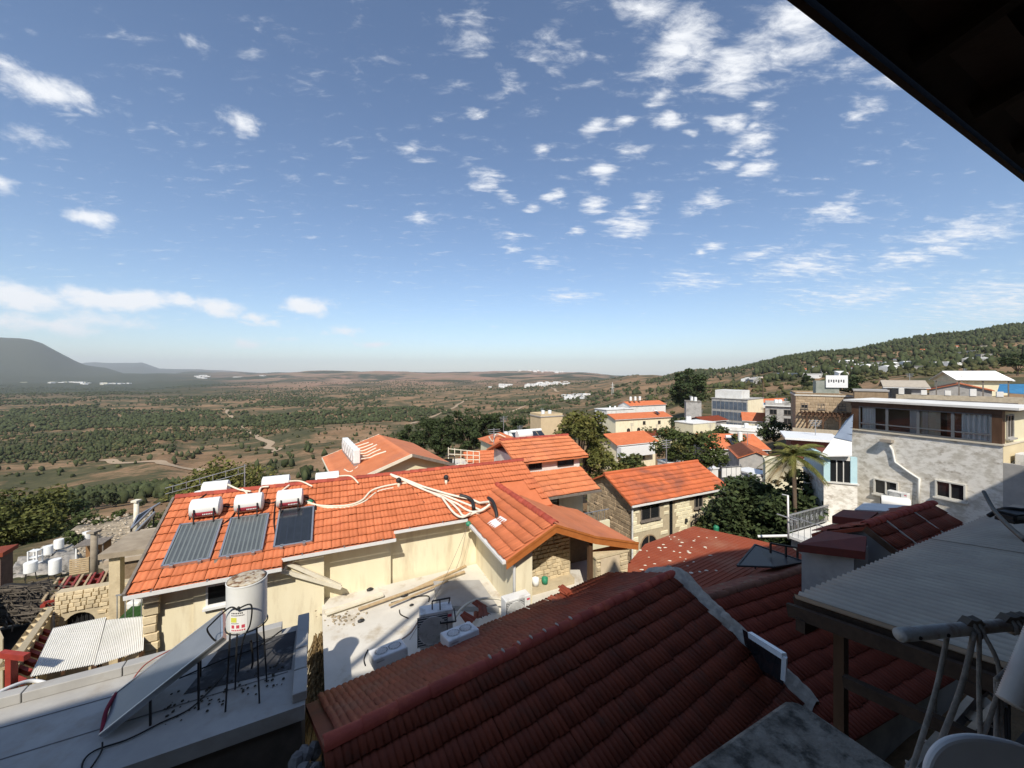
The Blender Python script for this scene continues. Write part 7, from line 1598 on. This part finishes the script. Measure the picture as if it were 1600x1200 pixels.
# sloping collectors on the roof left of the verge
t, W, w, h = house('left_flat_house', 'flat stone house with long dark collectors beside the orange verge', 172, 236, 905, 880, 16.5, 26, 3.4, 'flat', wm=STONEB, rm=mat('sandy roof', (.46, .38, .28), (.38, .31, .22), 2., .9, .3), over=.15)
for k, (a, b, c, e) in enumerate((((182, 868), (222, 830), (242, 800), (205, 838)), ((205, 826), (240, 792), (250, 786), (215, 806)))):
    dd = 19 + 3 * k; v_ = [D(*a, dd), D(*b, dd + 1.5), D(*c, dd + 2.2), D(*e, dd + .8)]; t2 = thing('long_collector', ['long dark collector nearest the lower yard', 'upper dark collector touching the orange verge'][k], 'solar panel', v_[0], 0); iv = Matrix.Translation(-v_[0]); q = [iv @ p for p in v_]
    MB().prism(q, (0, .05, -.08)).build('glass', COLLECT, t2, fix=True)
    for i in range(4): MB().bar(q[i], q[(i + 1) % 4], .07, .08).build('frame', ALUM, t2)
    for p in q[:2]: MB().bar(p, p - Vector((0, 0, 1.2)), .06, .06).build('leg', DARKMET, t2)

rk = MB()
for k in range(420):
    px_ = random.uniform(120, 240); q_ = random.random(); p = Z(px_, 812 + 55 * q_ - (px_ - 120) * .12, -14.1 + 1.3 * q_); s = random.uniform(.04, .22) * random.uniform(.4, 1)
    rk.lathe([(s * random.uniform(.7, 1.1), -s * .3), (s * random.uniform(.6, 1.), s * .25), (0, s * .5)], 5, Matrix.Translation(p) @ Matrix.Rotation(random.uniform(0, 6), 4, 'Z') @ Matrix.Diagonal((1, random.uniform(.5, 1), 1, 1)))
tag(rk.build('yard_rubble', mat('bleached rubble', (.50, .43, .33), (.34, .28, .2), 3., .95, .4, island=.35), None), 'bleached stones strewn over the sandy lower yard', 'rubble', kind='stuff')
for k, (px_, d_, h_) in enumerate(((160, 36, 1.6), (190, 40, 1.8), (225, 34, 1.4), (130, 40, 2.2), (250, 45, 2.6), (105, 30, 1.3))):
    tree('scrub_bush', ['low scrub bush beyond the timber pole', 'low scrub bush left of the concrete pole', 'low scrub bush by the upper collector', 'scrub bush right of the dark rounded tree', 'scrub bush behind the small white pot', 'tiny scrub bush among the yard tanks'][k], bush_base(px_, d_), h_, h_ * 1.4, LEAFY, 900, .12, .15, 12, cat='bush')
# ------------------------------------------------------------------ trees of the village
tree('leafy_tree', 'tall yellow green tree in the middle beyond the clerestory roof', bush_base(905, 44), 12.5, 7.5, LEAFYEL, 6500, .20, .3, 40)
tree('leafy_tree', 'yellow green tree leaning right in front of the white balcony band', bush_base(958, 36), 8.0, 5.0, LEAFYEL, 4200, .17, .32, 30)
tree('dark_tree', 'slim dark tree behind the tall yellow green tree', bush_base(936, 75), 9., 5., LEAFD, 2500, .28, .2, 22)
tree('dark_tree', 'large dark round tree on the slope left of the glazed block', bush_base(1076, 165), 21, 15, LEAFD, 6000, .55, .2, 36)
tree('leafy_tree', 'loose green tree before the cream arched house', bush_base(1048, 62), 8., 6., LEAFY, 3800, .2, .3, 30)
tree('leafy_tree', 'green tree between the stone house and the big orange roof', bush_base(1092, 44), 8.2, 5.2, LEAFY, 4200, .18, .3, 32)
tree('leafy_tree', 'small green tree under the glazed block', bush_base(1125, 70), 6, 4.5, LEAFY, 2200, .2, .3, 20)
tree('dark_tree', 'dense dark tree in front of the stone house corner', (D(1165, 850, 21.5)[0], 21.5, -11.4), 6.2, 4.6, LEAFD, 8000, .13, .2, 46)
tree('dark_tree', 'dark tree added to darken the garden behind the palm trunk', (D(1212, 850, 21.5)[0], 21.5, -12), 6.8, 5.4, LEAFD, 8000, .16, .2, 46)  # added to darken the garden, dark leaves standing in for shade
tree('dark_tree', 'dark tree added for shade beside the balcony railing', (D(1262, 850, 22.0)[0], 22.0, -12), 6.0, 4.4, LEAFD, 6000, .16, .2, 36)  # second tree added to darken the garden
tree('leafy_bush', 'thin leafy bush against the stone house wall', (D(1122, 850, 21.5)[0], 21.5, -11.6), 4.3, 2.6, LEAFY, 2200, .11, .3, 22)
tree('round_bush', 'yellow olive bush behind the leftmost rear heater', bush_base(352, 62), 12.5, 14, LEAFYEL, 9000, .26, .15, 50)
tree('round_bush', 'green bush at the left edge above the lower yard', bush_base(35, 46), 6.2, 10, mat('olive leaves', (.10, .105, .026), (.065, .075, .02), 1.1, .75, c3=(.13, .115, .03), scale3=.6, spec=.2, island=.35), 9000, .22, .12, 50)
tree('round_bush', 'dark rounded tree beside the left edge bush', bush_base(95, 58), 7.2, 8, LEAFD, 8000, .26, .12, 46)
tree('round_bush', 'dark tree crown at the far left edge', bush_base(-20, 60), 8, 11, LEAFD, 5000, .28, .12, 36)
for k, (px_, d_, h_) in enumerate(((640, 105, 11), (662, 118, 13), (684, 112, 15), (702, 125, 13), (722, 118, 14), (745, 128, 15), (765, 122, 12), (655, 92, 9), (690, 96, 9), (733, 100, 10), (780, 112, 11), (812, 130, 10))):
    tree('pine_tree', ['leftmost pine of the row behind the orange gable house', 'second pine of the row behind the orange gable house', 'tallest pine above the orange gable house ridge', 'pine fourth from the left in the row of pines', 'pine with a pale bare trunk in the row of pines', 'pine just left of the small hip roof', 'pine directly behind the small hip roof', 'low pine in front of the left end of the row', 'low pine before the tallest pine', 'low pine above the lattice screen', 'pine right of the small hip roof', 'last low pine before the beige tower'][k],
         bush_base(px_, d_), h_, h_ * .62, mat('pine needles', (.045, .062, .022), (.032, .046, .017), 1.1, .8, c3=(.07, .08, .03), scale3=.4, spec=.15, island=.35), 2600, .34, .2, 26, group='pines behind the main ridge')
for k, (px_, d_, h_) in enumerate(((1135, 190, 9), (1330, 130, 9), (1338, 70, 5), (1260, 230, 8), (1590, 160, 12), (1000, 240, 9), (950, 260, 10))):
    tree('dark_tree', ['dark tree behind the glazed block', 'dark tree behind the sign on the stone house', 'dark bush right of the brown stone house', 'small dark tree on the hillside above the balconies', 'dark tree at the right edge above the white hall', 'dark tree above the white gabled house', 'dark tree beyond the slim tree on the slope'][k], bush_base(px_, d_), h_, h_ * .9, LEAFD, 2000, .4, .15, 20)
for k, (px_, d_, h_, w_, m_, lab) in enumerate(((1015, 100, 6, 6, LEAFY, 'green tree beside the small faded red roof'), (1060, 100, 7, 6, LEAFD, 'dark tree between the yellow house and the cream arched house'), (1148, 60, 5, 4, LEAFY, 'small tree above the big orange roof'), (985, 60, 5.5, 4.5, LEAFY, 'tree at the foot of the white balcony band house'), (1210, 62, 5, 5, LEAFD, 'dark tree behind the grey gable'), (1160, 120, 7, 7, LEAFD, 'dark tree below the glazed block'), (860, 70, 6, 5, LEAFY, 'green tree left of the beige tower'), (830, 62, 4.5, 5, LEAFD, 'dark bush before the solar panel house'), (1240, 95, 7, 6, LEAFD, 'dark tree beside the brown stone house'), (1122, 34, 3.4, 3.2, LEAFY, 'bush by the white panel fence'))):
    tree('village_tree', lab, bush_base(px_, d_), h_, w_, m_, 1800, .1 + h_ * .02, .25, 22)
def palm(base, h, rad, n, lab, droop=1., fr=26, name='palm_tree'):
    t = thing(name, lab, 'palm tree', base, 0)
    mb = MB(); mb.tube([(0, 0, -.3), (.08, 0, h * .5), (0, 0, h)], [.15 * rad / 2, .11 * rad / 2, .13 * rad / 2], 9); mb.build('trunk', BARK, t, True)
    for k in range(fr):
        a = random.uniform(0, 6.283); el = random.uniform(-.5, 1.25); L_ = rad * random.uniform(.8, 1.1); v = []; f = []
        pts = []
        for i in range(10):
            s = i / 9; pts.append(Vector((math.cos(a) * L_ * s * math.cos(el * (1 - s * .4)), math.sin(a) * L_ * s * math.cos(el * (1 - s * .4)), h + L_ * (s * math.sin(el) - droop * .75 * s * s))))
        fm = MB(); fm.tube(pts, [.03 * rad / 2 * (1 - i / 11) for i in range(10)], 4, False)
        for i in range(n):
            s = .12 + .88 * i / n; j = min(8, int(s * 9)); p = pts[j].lerp(pts[j + 1], s * 9 - j); tg = (pts[j + 1] - pts[j]).normalized(); sd = tg.cross(Vector((0, 0, 1))).normalized()
            for sg in (-1, 1):
                l = L_ * .24 * (1 - abs(s - .45) * .9); e = p + (sd * sg * .8 + tg * .55 + Vector((0, 0, -.35))) * l; b_ = tg * L_ * .012
                fm.quad(p - b_, p + b_, e)
        fm.build('frond', LEAFP if el > -.1 else mat('dry palm leaves', (.20, .14, .06), (.14, .10, .045), 2., .9), t)
    return t
palm((D(1240, 850, 19.5)[0], 19.5, -10.4), 6.2, 1.55, 34, 'yellow green palm with drooping fronds left of the blue bay', .75, 52)
palm(bush_base(1192, 170), 11, 4.0, 12, 'tall far palm on the slope above the glazed block', 1.1, 22); palm(bush_base(1150, 175), 9, 3.6, 12, 'shorter far palm left of the tall one on the slope', 1.1, 20)
tag(MB().lathe([(.12, 0), (.15, .3), (.1, .4), (0, .41)], 12, Matrix.Translation(D(1119, 822, 20.5) - Vector((0, 0, .35)))).build('green_bin', GREENPL, None), 'green bin beside the stone house wall', 'bin')
# street bits behind the dark tree
t = thing('white_fence', 'white panel fence with a thin railing below the grey gable', 'fence', D(1128, 746, 36), 15)
for k in range(4): MB().box(k * .55, k * .55 + .5, 0, .04, 0, .95).build('panel', WHITE, t)
for k in range(5): MB().box(k * .55 - .05, k * .55 - .005, -.02, .06, 0, 1.1).build('post', STEEL, t)
MB().box(-.1, 2.3, -.05, -.01, .9, .94).build('rail', DARKMET, t)
road = MB().prism([D(1118, 776, 30), D(1200, 770, 31), D(1180, 745, 40), D(1122, 748, 40)], (0, 0, -.3)).build('road', mat('worn asphalt', (.12, .115, .11), (.09, .086, .08), 1.5, .95, .2), None, fix=True); tag(road, 'short stretch of worn street right of the stone house', None, None, 'structure')
for k, (px_, yb, d_, c_, lab) in enumerate(((1182, 744, 40, (.55, .55, .55), 'pale condenser box below the grey gable'), (1100, 735, 46, (.7, .7, .68), 'white box on the roof behind the street'), (1068, 715, 66, (.72, .72, .70), 'white shed roof between the trees'), (1045, 725, 60, (.7, .68, .6), 'pale terrace block under the loose green tree'))):
    house('small_block', lab, px_, px_ + 22, yb + 14, yb, d_, 20, 2.5, 'flat', wm=WHITE, rm=PAINTW, over=.1, cat='shed')

# ------------------------------------------------------------------ hillside houses and far settlements
def far_house(px_, d_, w_, dp_, h_, m, rm, lab, group, gable=False):
    x_ = (px_ - 800) / FPX * d_; zg = gz(x_, d_); t = thing('far_house', lab, 'house', (x_, d_, zg), random.uniform(-20, 40), group)
    MB().box(0, w_, 0, dp_, -3, h_).build('wall', m, t)
    if gable: MB().prism([(0, -.4, h_), (0, dp_ / 2, h_ + dp_ * .2), (0, dp_ + .4, h_)], (w_, 0, 0)).build('roof', rm, t, fix=True)
    else: MB().box(-.3, w_ + .3, -.3, dp_ + .3, h_ + .002, h_ + .35).build('roof', rm, t)
    for k in range(max(1, int(w_ / 4))): MB().box(1 + k * 3.6, 2.6 + k * 3.6, -.06, -.003, h_ * .3, h_ * .7).build('window', PANE, t)
BRW = mat('bright far plaster', (.78, .77, .74), rough=.9)
for k in range(74):
    px_ = random.choice((random.uniform(1165, 1240), random.uniform(1240, 1330), random.uniform(1330, 1420), random.uniform(1270, 1400), random.uniform(1420, 1560))); d_ = random.uniform(330, 560)
    far_house(px_, d_, random.uniform(7, 15), random.uniform(6, 10), random.uniform(2.8, 5), random.choice((BRW, WHITE, PALEY, GREYW)), random.choice((BRW, GREYW, WHITE, ORANGE)), 'small pale house on the wooded hillside behind the village', 'houses on the hillside', k % 3 == 0)
for k in range(44):
    far_house(random.gauss(845, 24) if k < 34 else random.uniform(760, 800), random.uniform(1900, 2500), random.uniform(10, 34), random.uniform(10, 18), random.uniform(5, 12), BRW, BRW, 'tiny white building of the settlement on the far ridge', 'white settlement on the far ridge')
for k in range(20):
    far_house(random.uniform(880, 915), random.uniform(900, 1050), random.uniform(8, 16), 9, 4.5, BRW, BRW, 'tiny white house in the dip below the white settlement', 'white houses in the dip')
for k in range(30):
    far_house(random.choice((random.gauss(110, 30), random.gauss(170, 14))), random.uniform(3700, 4400), random.uniform(20, 70), random.uniform(20, 40), random.uniform(5, 11), random.choice((BRW, WHITE, PALEY)), BRW, 'tiny pale building at the foot of the grey mountain', 'settlement at the mountain foot')
for k in range(9):
    far_house(random.choice((random.gauss(309, 8), random.gauss(380, 16))), random.uniform(5200, 6000), random.uniform(40, 110), 40, random.uniform(7, 13), BRW, BRW, 'long white shed far out on the plain', 'white sheds on the plain')
for k in range(26):
    far_house(random.uniform(810, 880), random.uniform(5600, 6300), random.uniform(20, 60), 40, random.uniform(9, 20), BRW, BRW, 'white speck of a town on the horizon', 'town on the horizon')
t = thing('pylon', 'thin pale pylon on the brown slope above the yellow house', 'pylon', ((957 - 800) / FPX * 750, 750, gz((957 - 800) / FPX * 750, 750)), 0)
for a, b in (((-1.5, -1.5), (-.2, -.2)), ((1.5, -1.5), (.2, -.2)), ((-1.5, 1.5), (-.2, .2)), ((1.5, 1.5), (.2, .2))): MB().bar((*a, 0), (*b, 24), .35, .35).build('leg', WHITE, t)
for zz in (14, 19): MB().bar((-4, 0, zz), (4, 0, zz), .4, .4).build('arm', WHITE, t)

# ------------------------------------------------------------------ air
HAZE_DENSITY = 4.6e-5
hz = MB().box(-27500, 27500, -12500, 27500, -420, 900)
ho_ = hz.build('haze', None, None)
hm = bpy.data.materials.new('valley haze'); hm.use_nodes = True; nt = hm.node_tree; nt.nodes.clear()
o_ = nt.nodes.new('ShaderNodeOutputMaterial'); pv_ = nt.nodes.new('ShaderNodeVolumePrincipled'); pv_.inputs['Color'].default_value = (.90, .95, 1.0, 1); pv_.inputs['Density'].default_value = HAZE_DENSITY; pv_.inputs['Anisotropy'].default_value = 0.0
nt.links.new(pv_.outputs[0], o_.inputs['Volume']); ho_.data.materials.append(hm); tag(ho_, None, None, None, 'stuff')
ho_['label'] = 'pale blue haze over the far hills'
print('objects', len(bpy.data.objects), 'tris', sum(len(o.data.polygons) for o in bpy.data.objects if o.type == 'MESH'))
